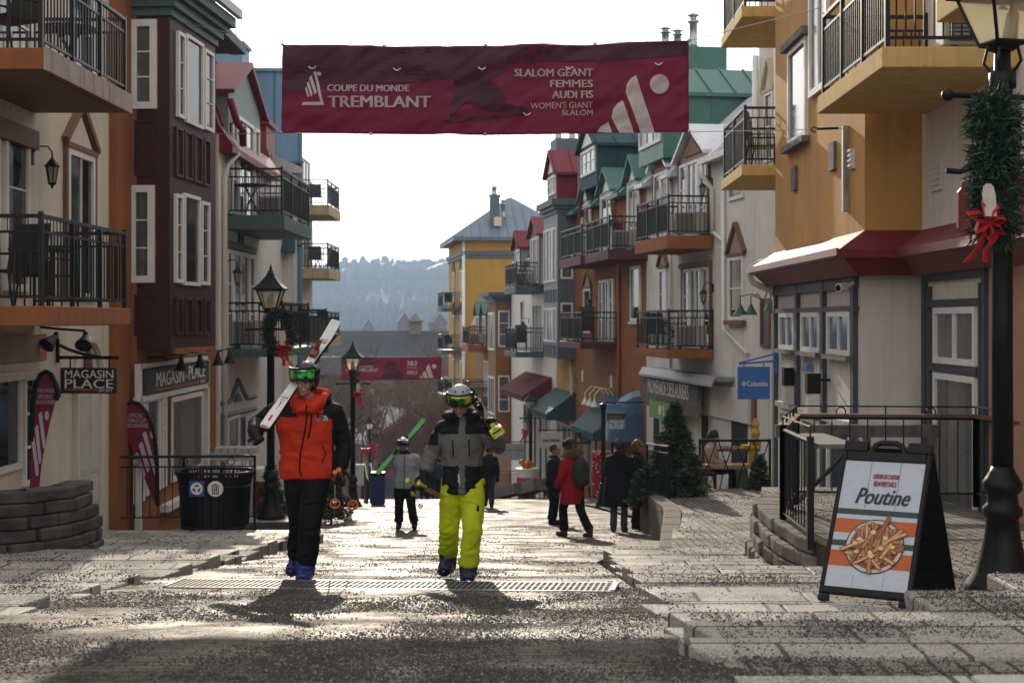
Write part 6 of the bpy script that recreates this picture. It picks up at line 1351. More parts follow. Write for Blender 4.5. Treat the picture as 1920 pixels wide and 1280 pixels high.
# --- terrace railing on the right
def ring_rail(label, pts, zt, zb, seed=0):
    pts = [Vector((p[0], p[1], 0)) for p in pts]; r = thing('railing', label, 'railing', Vector((pts[0].x, pts[0].y, zb))); fm, pk, rg, wd = MB(), MB(), MB(), MB()
    for i in range(len(pts)-1):
        p, q = pts[i], pts[i+1]; L = (q-p).length; d = (q-p).normalized(); Z = lambda s, z: Vector((s.x, s.y, z)); k0 = zt-.135
        fm.tube([Z(p, zt), Z(q, zt)], .01, 6); fm.tube([Z(p, zb+.09), Z(q, zb+.09)], .014, 6); fm.tube([Z(p, k0), Z(q, k0)], .02, 6)
        nb = max(2, int(L/(.135 if i == 0 else .19)))
        for k in range(1, nb): s = p+(q-p)*(k/nb); pk.tube([Z(s, zb+.09), Z(s, k0)], .008, 5)
        nr = int(L/.8)
        for k in range(max(1, nr)): s = p+(q-p)*((k+.5)/max(1, nr)); c = Z(s, zt-.065); rg.tube([c+(d*math.cos(t)+Vector((0, 0, 1))*math.sin(t))*.055 for t in [.4488*j for j in range(15)]], .009, 5, False); s2 = p+(q-p)*(k/max(1, nr)); fm.tube([Z(s2, k0), Z(s2, zt)], .009, 5)
        n_ = Vector((-d.y, d.x, 0)); i and wd.prism([Z(p+n_*.06, k0+.012), Z(q+n_*.06, k0+.012), Z(q-n_*.06, k0+.012), Z(p-n_*.06, k0+.012)], (0, 0, .035))
        for s in (p, q): fm.box(s.x-.03, s.x+.03, s.y-.03, s.y+.03, zb-.06, zt-.09)
    fm.build('frame', RAIL, r); pk.build('balusters', RAIL, r); rg.build('rings', RAIL, r); wd.build('handrail', WOODB, r); return r
ring_rail('black terrace railing with rings and wooden handrail on the right', [(2.80, 13.35), (2.82, 14.8), (3.32, 16.6), (5.35, 16.4), (5.9, 12.5)], -1.0, -2.09)
sh_ = thing('bar_shelf', 'weathered wooden bar shelf fixed inside the terrace railing', 'shelf', (2.9, 13.5, -1.2)); MB().prism([Vector((2.86, 13.30, -1.20)), Vector((3.25, 13.30, -1.20)), Vector((3.2, 14.6, -1.20)), Vector((2.88, 14.6, -1.20))], (0, 0, .04)).build('board', WOODW, sh_); MB().tube([(2.85, 13.4, -1.55), (3.18, 13.4, -1.21)], .014, 5).build('bracket', RAIL, sh_)
rp_ = thing('ramp_rail', 'grey wooden ramp rail with a slanting brace behind the terrace railing', 'railing', (3.5, 17.3, -2.3)); m = MB(); m.box(3.2, 5.2, 17.25, 17.33, -1.42, -1.27); m.build('top_rail', WOODW, rp_)
for x in (3.3, 4.3, 5.1): MB().box(x-.04, x+.04, 17.2, 17.28, -2.3, -1.27).build('post', WOODW, rp_)
MB().tube([(3.45, 17.2, -2.2), (4.2, 17.2, -1.45)], .03, 4).build('brace', WOODW, rp_)
# --- cafe fence with crossed bars, bench and table
fn = thing('cafe_fence', 'black cafe fence of crossed curved bars beside the fir tree', 'fence', (3.9, 28.4, -3.4)); fa_, fb_ = Vector((3.75, 28.4, -3.42)), Vector((5.15, 28.4, -3.42)); m = MB()
for z_0, r_ in ((1.02, .028), (.03, .02)): m.tube([fa_+Vector((0, 0, z_0)), fb_+Vector((0, 0, z_0))], r_, 6)
for x in (0, 1.4): m.tube([fa_+Vector((x, 0, -.1)), fa_+Vector((x, 0, 1.05))], .026, 6)
m.build('frame', BLK, fn); m = MB()
for k in range(4):
    c = .175+k*.35
    for s in (-1, 1): m.tube([fa_+Vector((c+s*.15, 0, 1.0)), fa_+Vector((c+s*.06, 0, .72)), fa_+Vector((c-s*.02, 0, .5)), fa_+Vector((c-s*.09, 0, .25)), fa_+Vector((c-s*.13, 0, .03))], .012, 5)
m.build('crossed_bars', BLK, fn)
bq = thing('bench', 'light wooden bench board behind the cafe fence', 'bench', (4.4, 29.0, -3.5)); MB().box(3.7, 5.2, 28.9, 29.3, -3.02, -2.94).build('seat', mat('light_wood', (.36, .25, .14), .6, var=.2, scale=6), bq)
for x in (3.85, 5.05): MB().box(x-.04, x+.04, 28.95, 29.25, -3.6, -3.02).build('leg', BLK, bq)
tq = thing('cafe_table', 'brown wooden cafe table behind the fence', 'table', (4.7, 30.2, -3.7)); MB().box(4.2, 5.2, 29.8, 30.5, -2.75, -2.69).build('tabletop', WOODB, tq)
for x in (4.3, 5.1): MB().box(x-.03, x+.03, 30.1, 30.2, -3.9, -2.75).build('leg', BLK, tq)
yp = thing('yellow_totem', 'bright yellow carved post standing at the cafe entrance', 'post', P(1412, 850, 28.6)); c = P(1412, 842, 28.6); YEL = mat('totem_yellow', (.52, .33, .02), .5, var=.15, scale=12)
MB().lathe([(.09, -.35), (.09, 0), (.16, .02), (.16, .06), (.1, .08)], c, 12).build('stem', YEL, yp); m = MB(); m.box(c.x-.22, c.x+.14, c.y-.12, c.y+.12, c.z+.03, c.z+.09); m.lathe([(.10, .09), (.12, .16), (.07, .22), (.10, .32), (.06, .42), (.08, .5), (.03, .62)], c+Vector((.05, 0, 0)), 10); m.build('figure', YEL, yp)
railing('short black handrail beside the small fir on the raised kerb', [(2.78, 25.2, -3.22), (2.62, 27.6, -3.38)], .98)
ng = street
# --- finger post, hanging signs
sp_ = thing('sign_post', 'black post with a pointed direction sign behind the red coat', 'sign post', P(1131, 955, 39.5)); b_ = P(1131, 953, 39.5); MB().lathe([(.26, 0), (.22, .08), (.12, .35), (.085, .6), (.10, .62), (.10, .7), (.065, .72), (.06, 2.75), (.09, 2.78), (.09, 2.9), (.02, 2.93)], b_, 14).build('post', BLK, sp_)
f_ = Fr(b_, (1, 0, 0)); m = MB(); m.prism([f_.pt(a, b, .06) for a, b in ((.1, 2.46), (.56, 2.46), (.66, 2.57), (.56, 2.68), (.1, 2.68))], f_.n*.04); ds = m.build('direction_board', mat('sign_dark_green', (.03, .05, .035), .6), sp_)
m = MB(); put_text(m, 'Promenade', f_, .15, 2.53, .36, .07, 0, c=.105); m.box(.12, .54, 2.655, 2.67, .1, .104, f_); m.box(.12, .54, 2.475, 2.49, .1, .104, f_); m.build('lettering', mat('sign_gold', (.30, .24, .10), .6), ds)
def hang_sign(label, x0, x1, y0, y1, D, mt, lines, br=None, lm=LTWHITE, name='hanging_sign'):
    t_ = thing(name, label, 'sign', P((x0+x1)/2, (y0+y1)/2, D)); f = Fr((0, D, 0), (1, 0, 0)); K = D/F; q = lambda x, y: ((x-960)*K, (HY-y)*K)
    a0, b1 = q(x0, y0); a1, b0 = q(x1, y1); MB().box(a0, a1, b0, b1, -.03, .03, f).build('board', mt, t_); m = MB()
    for (s, x, y, w, h, bo) in lines: a, b = q(x, y); put_text(m, s, f, a, b, w*K, h*K, bo, c=.034)
    m.build('lettering', lm, t_); m = MB(); bx0, bx1, by = br or (x0, x1+12, y0-6); m.tube([f.pt(*q(bx0, by)), f.pt(*q(bx1, by))], .025, 6)
    for x in (x0+(x1-x0)*.2, x0+(x1-x0)*.8): m.tube([f.pt(*q(x, by)), f.pt(*q(x, y0))], .012, 5)
    m.build('bracket', BLK, t_); return t_
hang_sign('pale blue hanging sign with white lettering by the blue arched awning', 1139, 1172, 757, 805, 42.5, mat('sign_sky_blue', (.10, .26, .42), .6), [('MAISON', 1142, 793, 27, 8.5, .02), ('BLEUE', 1142, 803, 27, 8.5, .02)], (1135, 1208, 754))
hang_sign('white hanging sign with black lettering beside the dark capped man', 1012, 1055, 810, 840, 55, mat('sign_white', (.55, .55, .54), .6), [('SALOMON', 1018, 828, 31, 5.5, .05)], (1008, 1078, 806), BLK)
hang_sign('grey white hanging sign with small lettering left of the distant lamp', 946, 984, 831, 862, 66, mat('sign_greywhite', (.46, .47, .47), .6), [('ENGEL & VÖLKERS', 949, 845, 32, 4, .0)], (944, 1000, 828), BLK)
hang_sign('dark shop sign with yellow lettering under the teal awning', 1078, 1108, 814, 832, 49, mat('sign_dark', (.02, .025, .03), .6), [('le Thé', 1082, 828, 22, 10, .03)], (1078, 1112, 812), mat('letter_yellow', (.5, .40, .08), .6))
hang_sign('small oval looking dark green sign high beside the near white skier jacket', 912, 924, 843, 855, 70, mat('sign_dark_green', (.03, .05, .035), .6), [('sport', 914, 851, 8, 3, 0)], (911, 930, 842))
rs = thing('hanging_sign', 'red scalloped hanging sign on a black bracket at the right edge', 'sign', P(1850, 400, 11.6)); f_ = Fr((0, 11.6, 0), (1, 0, 0)); K = 11.6/F; q = lambda x, y: f_.pt((x-960)*K, (HY-y)*K, 0)
DRED = mat('sign_dark_red', (.17, .012, .022), .55); pl = [(1797, 428), (1797, 360), (1803, 352), (1803, 342), (1816, 335), (1835, 322), (1905, 318), (1935, 330), (1960, 340), (1960, 432), (1880, 438)]
MB().prism([q(x, y) for x, y in pl], (0, .05, 0)).build('board', DRED, rs); m = MB(); put_text(m, 'RIE', f_, (1906-960)*K, (HY-395)*K, 26*K, 10*K, .02, c=.006); m.build('lettering', mat('sign_cream', (.45, .30, .15), .6), rs)
MB().tube([q(1773, 320), q(1800, 322), q(1832, 312), q(1960, 300)], .025, 6).build('bracket', BLK, rs)
# --- giant cup planter, steps' end walls, clothes rack, blue box
cp = thing('cup_planter', 'orange and white cup shaped planter topped with orange fruit', 'planter', P(988, 938, 57)); c = P(988, 938, 57)
MB().lathe([(.34, 0), (.42, .95)], c, 20).build('cup', mat('cup_orange', (.42, .10, .02), .5, var=.25, scale=4), cp); MB().lathe([(.422, .95), (.46, 1.25), (.49, 1.28), (.47, 1.3)], c, 20).build('rim', LTWHITE, cp); m = MB()
for k in range(9): a = k*.7; m.ell(c+Vector((.22*math.cos(a)*(k % 3)/2, .2*math.sin(a), 1.36+.1*(k % 2)+.04*(k % 3))), .13, .13, .12, 8, 6)
m.build('topping', mat('topping_orange', (.5, .15, .02), .5, var=.3, scale=6), cp)
for i, (x, y, D, dx) in enumerate(((925, 935, 62, 30), (965, 930, 58, 22))):
    p = P(x, y, D); MB().prism([p, p+Vector((.5, 0, 0)), p+Vector((.5+dx*.03, -6, .95)), p+Vector((dx*.03, -6, .95))], (0, 0, .45)).build('low_wall', mat('tan_wall_stone', (.2, .17, .14), .9), loc=p, bevel=.03, label=['sloping stone step wall left of the cup planter', 'sloping stone step wall right under the cup planter'][i], category='low wall')
railing('distant black railing behind the cup planter', [P(930, 930, 66), P(1012, 930, 62)], 1.15)
rk = thing('clothes_rack', 'rack of red printed pyjamas outside the shop by the sign post', 'clothes rack', P(1122, 945, 41)); b_ = P(1121, 940, 41); m = MB(); m.tube([b_+Vector((-.18, 0, 0)), b_+Vector((-.18, 0, 1.45)), b_+Vector((.35, 0, 1.45)), b_+Vector((.35, 0, 0))], .018, 6); m.build('frame', STEEL, rk)
PJ = ground_mat('printed_red_fabric', (.42, .015, .03), (.38, .012, .025), 0, .8); 
def pj_mat():
    m = bpy.data.materials.new('red_print'); m.use_nodes = True; n = m.node_tree.nodes; l = m.node_tree.links; g = n.new('ShaderNodeNewGeometry'); v = n.new('ShaderNodeTexVoronoi'); v.inputs['Scale'].default_value = 9; l.new(g.outputs['Position'], v.inputs['Vector'])
    r = n.new('ShaderNodeValToRGB'); r.color_ramp.interpolation = 'CONSTANT'; r.color_ramp.elements[0].color = (.6, .55, .5, 1); r.color_ramp.elements[1].position = .3; r.color_ramp.elements[1].color = (.40, .015, .03, 1); l.new(v.outputs['Distance'], r.inputs[0]); l.new(r.outputs[0], n['Principled BSDF'].inputs['Base Color']); n['Principled BSDF'].inputs['Roughness'].default_value = .85; return m
m = MB(); m.grid(8, 14, lambda u, v: b_+Vector((-.15+.34*u, -.05+.06*math.sin(u*12), 1.4-1.3*v))); o = m.build('pyjamas', pj_mat(), rk, smooth=True, recalc=False); o.modifiers.new('s', 'SOLIDIFY').thickness = .03
bb2 = thing('blue_bin', 'square dark blue bin standing left of the grey jacketed skier', 'bin', P(708, 945, 43)); c = P(709, 945, 43); MB().box(c.x-.20, c.x+.20, c.y-.2, c.y+.2, c.z, c.z+.88).build('body', mat('bin_blue', (.015, .03, .12), .5, var=.3, scale=4), bb2, bevel=.02); MB().box(c.x-.22, c.x+.22, c.y-.22, c.y+.22, c.z+.88, c.z+.98).build('lid', BLK, bb2, bevel=.02)
sb = thing('stair_rail', 'black solid sided stair rail behind the blue bin', 'railing', P(690, 940, 48)); m = MB()
for k in range(2): p = P(682+k*11, 945, 48); m.prism([p, p+Vector((.35, -2.5, .2)), p+Vector((.35, -2.5, 1.1)), p+Vector((0, 0, 1.35))], (.06, 0, 0))
m.build('side_panels', BLK, sb); m = MB()
for k in range(2): p = P(682+k*11, 945, 48); m.tube([p+Vector((.03, 0, 1.38)), p+Vector((.38, -2.5, 1.13))], .03, 6)
m.build('handrails', WOODW, sb)
for i, (x, y, w, h, D, mt_, lab) in enumerate(((672, 890, 20, 40, 60, WHITE, 'white notice board behind the middle lamp post'), (660, 915, 10, 40, 62, RED, 'red display stand left of the stair rail'), (755, 903, 34, 34, 66, mat('stall_green', (.02, .09, .04), .6), 'green market stall front beyond the grey jacketed skier'), (685, 845, 16, 10, 75, RED, 'small red sign on the far side of the crest'))):
    p = P(x, y, D); K = D/F; t_ = thing('notice_board', lab, 'board', p); MB().box(p.x-w*K/2, p.x+w*K/2, p.y-.04, p.y+.04, p.z-h*K/2, p.z+h*K/2).build('board', mt_, t_, bevel=.02); m = MB()
    for s in (-1, 1): m.box(p.x+s*w*K*.45-.03, p.x+s*w*K*.45+.03, p.y+.04, p.y+.1, street(D)-.3, p.z+h*K/2)
    m.build('posts', BLK, t_)
# left shop display behind the railing
dp = thing('plank_table', 'pale slatted display table behind the left lamp', 'table', P(440, 860, 30)); m = MB()
for k in range(6): p = P(408+k*13, 846, 29.5); m.box(p.x, p.x+.11, 29.2, 29.7, p.z-.03, p.z+.10)
m.box(-6.2, -5.3, 29.15, 29.2, -2.88, -2.72); m.build('tabletop', mat('pale_planks', (.45, .43, .4), .8), dp)
for x in (-6.15, -5.4): MB().box(x, x+.06, 29.2, 29.26, -4.2, -2.8).build('leg', mat('pale_planks', (.45, .43, .4), .8), dp)
gq = thing('fuel_pump', 'red and white old pump display behind the left lamp post', 'display', P(487, 960, 30)); c = P(487, 965, 30); MB().lathe([(.17, 0), (.17, .18), (.15, .2), (.15, .72)], c, 14).build('body', mat('pump_red', (.3, .02, .02), .4), gq); MB().lathe([(.155, .72), (.16, .78), (.16, .98), (.1, 1.02)], c, 14).build('head', LTWHITE, gq); MB().lathe([(.18, -.02), (.18, .16)], c, 14).build('foot', LTWHITE, gq)
# ---------------------------------------------------------------- people
from mathutils.bvhtree import BVHTree
def remesh(mb, name, mats, root, vox=.012, it=6, fold=0., fscale=9., matfn=None, seed=0., smooth=True):
    """weld overlapping closed shapes into one continuous skin, soften, crease like cloth, and colour by place"""
    off = wloc(root); me0 = mb.mesh(name, mats, off, recalc=True); ob0 = bpy.data.objects.new('x', me0)
    md = ob0.modifiers.new('r', 'REMESH'); md.mode = 'VOXEL'; md.voxel_size = vox; sm = ob0.modifiers.new('s', 'SMOOTH'); sm.factor = .5; sm.iterations = it
    me = evaluated(ob0); bpy.data.objects.remove(ob0); bpy.data.meshes.remove(me0)
    me.name = name; me.materials.clear()
    for m in (mats if isinstance(mats, list) else [mats]): me.materials.append(m)
    if fold:
        for v in me.vertices:
            p = v.co+Vector((seed, seed*1.3, 0)); q = Vector((p.x*fscale, p.y*fscale, p.z*fscale*1.5))
            n1 = noise.noise(q+Vector((0, 0, noise.noise(q*.6)*1.5))); n2 = noise.noise(q*2.3)
            v.co += v.normal*fold*(1-abs(n1)*2.2+.35*n2)
    for p in me.polygons:
        p.use_smooth = smooth; p.material_index = matfn(p.center) if matfn else 0
    ob = bpy.data.objects.new(name, me); COL.objects.link(ob); ob.parent = root; return ob
def loft(mb, secs, seg=20, rot=None):
    """stack of level ellipses (x, y, z, rx, ry)"""
    pts = [Vector((x+rx*math.cos(6.2832*k/seg), y+ry*math.sin(6.2832*k/seg), z)) for x, y, z, rx, ry in secs for k in range(seg)]; n = len(secs)
    mb.add(pts, [(i*seg+k, i*seg+(k+1) % seg, (i+1)*seg+(k+1) % seg, (i+1)*seg+k) for i in range(n-1) for k in range(seg)]+[list(range(seg))[::-1], [(n-1)*seg+k for k in range(seg)]])
def hand(mb, W, d, pn, curl=.9, s=1., thumb=1):
    """mitten-thin glove hand: palm, four curled fingers of unequal length, thumb from the side"""
    d = Vector(d).normalized(); pn = Vector(pn); pn = (pn-d*pn.dot(d)).normalized(); sd = d.cross(pn)*thumb; W = Vector(W)
    mb.tube([W-d*.03*s, W+d*.02*s, W+d*.09*s], [.030*s, .034*s, .03*s], 10)
    for k, (o, L) in enumerate(((.033, .036), (.012, .041), (-.010, .038), (-.031, .030))):
        p = W+d*.075*s+sd*o*s; ang = 0; pts = [p]
        for j in range(3):
            ang += curl*(.55+.1*k if j else .35); pts.append(pts[-1]+(d*math.cos(ang)+pn*math.sin(ang))*L*s*(1, .8, .65)[j])
        mb.tube(pts, [.0135*s, .0135*s, .0125*s, .010*s], 8)
    p = W+d*.02*s+sd*.03*s; mb.tube([p, p+(sd*.8+d*.5+pn*.3).normalized()*.04*s, p+(sd*.6+d*.8+pn*.7).normalized()*.075*s], [.016*s, .0145*s, .011*s], 8)
SKIN = mat('skin', (.36, .19, .13), .55, var=.08, scale=20); SKIND = mat('lip_skin', (.22, .08, .065), .5); EYE = mat('eye_dark', (.02, .015, .012), .25)  # lips have their own darker, redder tone
BLACKC = mat('black_cloth', (.0055, .0055, .0065), .8, spec=.2, var=.25, scale=30, bump=.2, bscale=300); BLACKG = mat('black_glove', (.0055, .0055, .006), .6, spec=.3, var=.2, scale=30, bump=.2, bscale=200)
def cloth_m(name, col, **k): return mat(name, col, k.pop('rough', .75), var=.1, scale=14, bump=.25, bscale=260, spec=k.pop('spec', .25))
def person(label, loc, J, top, legs, bs=1., rz=0, vox=.012, jt=None, group=None, hair=None, face=True, sc=1.0, shoes=BLACKC, glove=BLACKG, coat=0., collar=.05, sm=6, fold=.006, gender=0, wid=1., leg_r=1.):
    """J: joints in local metres, x to the picture's right when the figure faces the camera (-y); returns the root and the parts"""
    R = thing('person', label, 'person', loc, group); L = Vector(loc); M_ = Matrix.Rotation(rz, 3, 'Z')
    D = dict(head=(0, -.02, 1.62), neck=(0, 0, 1.44), sl=(-.18, 0, 1.39), sr=(.18, 0, 1.39), el=(-.25, .03, 1.12), er=(.25, .03, 1.12), wl=(-.26, -.05, .88), wr=(.26, -.05, .88), hl=(-.09, 0, .90), hr=(.09, 0, .90), kl=(-.10, -.02, .48), kr=(.10, -.02, .48), al=(-.10, .03, .09), ar=(.10, .03, .09), tl=(-.12, -.17, .035), tr=(.12, -.17, .035), hem=.84, look=(0, -1, 0), gl=(0, -.2, -1), gr=(0, -.2, -1))
    D.update(J); dirs = ('look', 'gl', 'gr')
    g = {k: (L+M_ @ (Vector(v)*sc) if k not in dirs else (M_ @ Vector(v)).normalized()) for k, v in D.items() if not isinstance(v, (int, float))}
    chest = (g['sl']+g['sr'])/2; hip = (g['hl']+g['hr'])/2; lk = g['look']; hd = g['head']; up = (hd-g['neck']).normalized(); sidev = lk.cross(Vector((0, 0, 1))).normalized(); upv = sidev.cross(lk).normalized()
    hp = lambda a, f, u: hd+sidev*a*sc+lk*f*sc+upv*u*sc
    HM = Matrix((sidev, lk, upv)).transposed()
    # continuous body: head with nose, brow, jaw and ears; neck, trunk, limbs and hands
    b = MB(); b.ell(hd+upv*.02*sc, .074*sc, .092*sc, .105*sc, 20, 14, HM); b.ell(hp(0, .022, -.055), .055*sc, .066*sc, .062*sc, 16, 10, HM)
    b.tube([hp(0, .088, .02), hp(0, .105, -.012), hp(0, .112, -.028), hp(0, .09, -.038)], [.009*sc, .011*sc, .014*sc, .010*sc], 8); b.tube([hp(-.045, .078, .028), hp(0, .092, .03), hp(.045, .078, .028)], .012*sc, 8)
    b.ell(hp(0, .072, -.092), .026*sc, .02*sc, .018*sc, 10, 6, HM); b.tube([hp(-.02, .083, -.066), hp(0, .09, -.064), hp(.02, .083, -.066)], .009*sc, 6)
    for s in (-1, 1): b.ell(hp(s*.077, -.005, -.005), .012*sc, .022*sc, .034*sc, 8, 6, HM); b.ell(hp(s*.045, .06, -.03), .024*sc, .02*sc, .024*sc, 8, 6, HM)
    b.tube([hd-upv*.05*sc, g['neck']+Vector((0, 0, .02)), chest-Vector((0, 0, .06))], [.052*sc, .055*sc, .07*sc], 12); b.tube([chest, (chest+hip)/2, hip], [.12*sc, .105*sc, .12*sc], 14)
    for s in 'lr':
        b.tube([chest+(g['s'+s]-chest)*.4, g['s'+s], g['e'+s], g['w'+s]], [.06*sc, .05*sc, .038*sc, .028*sc], 10); b.tube([g['w'+s], g['w'+s]+g['g'+s]*.09*sc], [.026*sc, .024*sc], 8)
        b.tube([hip, g['h'+s], g['k'+s], g['a'+s], (g['a'+s]+g['t'+s])/2, g['t'+s]], [.09*sc, .075*sc, .05*sc, .036*sc, .034*sc, .025*sc], 10)
    body = remesh(b, 'body', [SKIN], R, .008 if vox < .013 else .014, 3)
    if face:
        for s in (-1, 1):
            e = MB(); e.ell(hp(s*.031, .077, .008), .0155*sc, .009*sc, .0075*sc, 10, 6, HM); e.build('eye', EYE, body, smooth=True)
        e = MB(); e.tube([hp(-.024, .083, -.067), hp(-.008, .0975, -.064), hp(.008, .0975, -.064), hp(.024, .083, -.067)], [.003*sc, .006*sc, .006*sc, .003*sc], 6); e.build('lips', SKIND, body, smooth=True)
        e = MB()
        for s in (-1, 1): e.tube([hp(s*.014, .096, .03), hp(s*.034, .092, .036), hp(s*.052, .076, .03)], .0045*sc, 5)
        e.build('eyebrows', hair or EYE, body)
    if hair:
        h = MB(); h.ell(hd+upv*.035*sc-lk*.018*sc, .085*sc, .098*sc, .10*sc, 18, 12, HM)
        if gender: h.tube([hp(0, -.06, .04), hp(0, -.085, -.06), hp(0, -.075, -.17)], [.07*sc, .075*sc, .05*sc], 12); h.tube([hp(.07, -.02, .02), hp(.075, 0, -.1)], [.03*sc, .03*sc], 8); h.tube([hp(-.07, -.02, .02), hp(-.075, 0, -.1)], [.03*sc, .03*sc], 8)
        remesh(h, 'hair', [hair], R, .01, 3, .004, 40)
    # trousers
    t = MB(); t.ell(hip+Vector((0, 0, .0)), .165*sc*wid, .125*sc, .14*sc, 18, 12)
    for s in 'lr': t.tube([g['h'+s]+Vector((0, 0, .05)), (g['h'+s]*.5+g['k'+s]*.5), g['k'+s], g['k'+s]*.45+g['a'+s]*.55, g['a'+s]+Vector((0, 0, .035*sc))], [.108*sc*leg_r, .10*sc*leg_r, .083*sc*leg_r, .082*sc*leg_r, .086*sc*leg_r], 16)
    trousers = remesh(t, 'trousers', [legs] if not isinstance(legs, list) else legs, R, vox, sm, fold, 8, seed=loc[0])
    for s in 'lr':
        sh = MB(); a, tt = g['a'+s], g['t'+s]; hl = a+(a-tt).normalized()*.06*sc; hl.z = tt.z
        sh.tube([a+Vector((0, 0, .10*sc)), a+Vector((0, 0, .02)), Vector((a.x, a.y, tt.z+.01))], [.062*sc*bs, .064*sc*bs, .058*sc*bs], 12); sh.tube([hl, Vector((a.x, a.y, tt.z+.012*sc)), tt*.7+a*.3+Vector((0, 0, -.005)), tt], [.042*sc*bs, .052*sc*bs, .052*sc*bs, .042*sc*bs], 12)
        remesh(sh, 'boot', [shoes], R, .009 if vox < .013 else .014, 3)
    # jacket or coat
    j = MB(); hem = D['hem']*sc; zc = chest.z-L.z; c = lambda z: hip.xy+(chest.xy-hip.xy)*min(1.1, max(-.3, (z-(hip.z-L.z))/(chest.z-hip.z)))
    ax = (g['sr']-g['sl']); hw = ax.length/2*wid
    # trunk sections turned to the shoulder line
    an = math.atan2(ax.y, ax.x); Rz = Matrix.Rotation(an, 3, 'Z'); tmp = MB()
    secs = [(hem, .96+coat, 1.02+coat), (hem+.5*(hip.z-L.z-hem)+.06, 1.0+coat*.6, 1.05+coat*.5), ((hip.z-L.z)*.5+zc*.5-.02, .95, 1.0), (zc-.14*sc, 1.10, 1.08), (zc-.03*sc, 1.03, .98), (zc+.045*sc, .62, .78), (zc+.09*sc, .40, .60)]
    for z, fx, fy in secs:
        tmp.v.append((0, 0, 0))
    pts = []; seg = 24
    for z, fx, fy in secs:
        q = c(z); rx = hw*1.0*fx; ry = .142*sc*fy*(1+.12*(wid-1))
        for k in range(seg): o = Rz @ Vector((rx*math.cos(6.2832*k/seg), ry*math.sin(6.2832*k/seg), 0)); pts.append(Vector((q.x+o.x, q.y+o.y, L.z+z)))
    n = len(secs); j.add(pts, [(i*seg+k, i*seg+(k+1) % seg, (i+1)*seg+(k+1) % seg, (i+1)*seg+k) for i in range(n-1) for k in range(seg)]+[list(range(seg))[::-1], [(n-1)*seg+k for k in range(seg)]])
    for s in 'lr':
        S, E, W = g['s'+s], g['e'+s], g['w'+s]; j.tube([chest+(S-chest)*.55+Vector((0, 0, .0)), S+Vector((0, 0, -.015)), S*.45+E*.55, E, E*.4+W*.6, W+(E-W).normalized()*.01], [.085*sc, .088*sc, .076*sc, .070*sc, .064*sc, .056*sc], 16)
    if collar: j.tube([g['neck']-Vector((0, 0, .06*sc)), g['neck']+up*.02*sc, g['neck']+up*.02*sc+up*collar*sc], [.105*sc, .092*sc, .085*sc], 16)
    for fn in (jt or []): fn(j, g, hp, L)
    tops = top[0] if isinstance(top, tuple) else [top]; mf = (lambda p: top[1](Matrix.Rotation(-rz, 3, 'Z') @ p)) if isinstance(top, tuple) else None
    jk = remesh(j, 'jacket', tops, R, vox, sm, fold, 7, mf, seed=loc[0]*2)
    for s in 'lr':
        if glove:
            h = MB(); hand(h, g['w'+s], g['g'+s], (0, -1, .2) if s == 'l' else (0, -1, .2), D.get('curl', .9), 1.12*sc, 1 if s == 'l' else -1); h.tube([g['w'+s]-g['g'+s]*.05*sc, g['w'+s]+g['g'+s]*.02*sc], [.05*sc, .042*sc], 12); remesh(h, 'glove', [glove], R, .007 if vox < .013 else .013, 2)
    return R, body, jk, trousers, g, hp, HM
def helmet(R, hd, HM, sc, mt, gog, gz=.055, lens=None, r=(.112, .132, .118), frame=BLK):
    r_ = [x*sc for x in r]; m = MB(); seg, rings = 32, 20; pts = []; fs = []
    for i in range(rings+1):
        th = math.pi*.80*i/rings
        for k in range(seg): ph = 6.2832*k/seg; pts.append(Vector((r_[0]*math.sin(th)*math.cos(ph), r_[1]*math.sin(th)*math.sin(ph), r_[2]*math.cos(th))))
    for i in range(rings):
        for k in range(seg):
            f = (i*seg+k, (i+1)*seg+k, (i+1)*seg+(k+1) % seg, i*seg+(k+1) % seg); cc = sum((pts[q] for q in f), Vector())/4
            if cc.z < .012*sc and cc.y > .035*sc: continue
            fs.append(f)
    m.add([hd+HM @ (p+Vector((0, -.012*sc, .038*sc))) for p in pts], fs); o = m.build('helmet', mt, R, smooth=True, recalc=False); md = o.modifiers.new('s', 'SOLIDIFY'); md.thickness = .018*sc; md.offset = -1
    vm = MB()
    for s in (-1, 1):
        for k in range(2): vm.ell(hd+HM @ Vector((s*(.035+.03*k)*sc, (.075-.05*k)*sc, (.128-.004*k)*sc)), .010*sc, .014*sc, .006*sc, 8, 5, HM)
    vm.build('vents', BLK, o)
    m = MB(); nu, nv = 22, 6
    def gp(rad, z0, z1, a0, a1): return lambda u, v: hd+HM @ Vector(((r_[0]+rad)*math.sin(a0+(a1-a0)*u)*(1-.10*abs(v-.5)), (r_[1]+rad)*math.cos(a0+(a1-a0)*u)-.012*sc, (z0+(z1-z0)*v)*sc-.012*sc*math.exp(-((u-.5)*9)**2)*(1-v)*(-1)))
    m.grid(nu, nv, gp(.020*sc, gz-.038, gz+.042, -1.12, 1.12)); o2 = m.build('goggles', lens, o, smooth=True, recalc=False); md = o2.modifiers.new('s', 'SOLIDIFY'); md.thickness = .008*sc; md.offset = 1
    m = MB(); f1_ = gp(.014*sc, gz-.048, gz+.052, -1.2, 1.2)
    lp = [f1_(u/20, 0) for u in range(21)]+[f1_(1, v/5) for v in range(1, 6)]+[f1_(1-u/20, 1) for u in range(1, 21)]+[f1_(0, 1-v/5) for v in range(1, 6)]
    m.tube(lp, .010*sc, 6, False); st = gp(.006*sc, gz-.012, gz+.022, 1.15, 5.1); m.grid(24, 2, st); m.build('goggle_frame', frame, o, recalc=False); return o
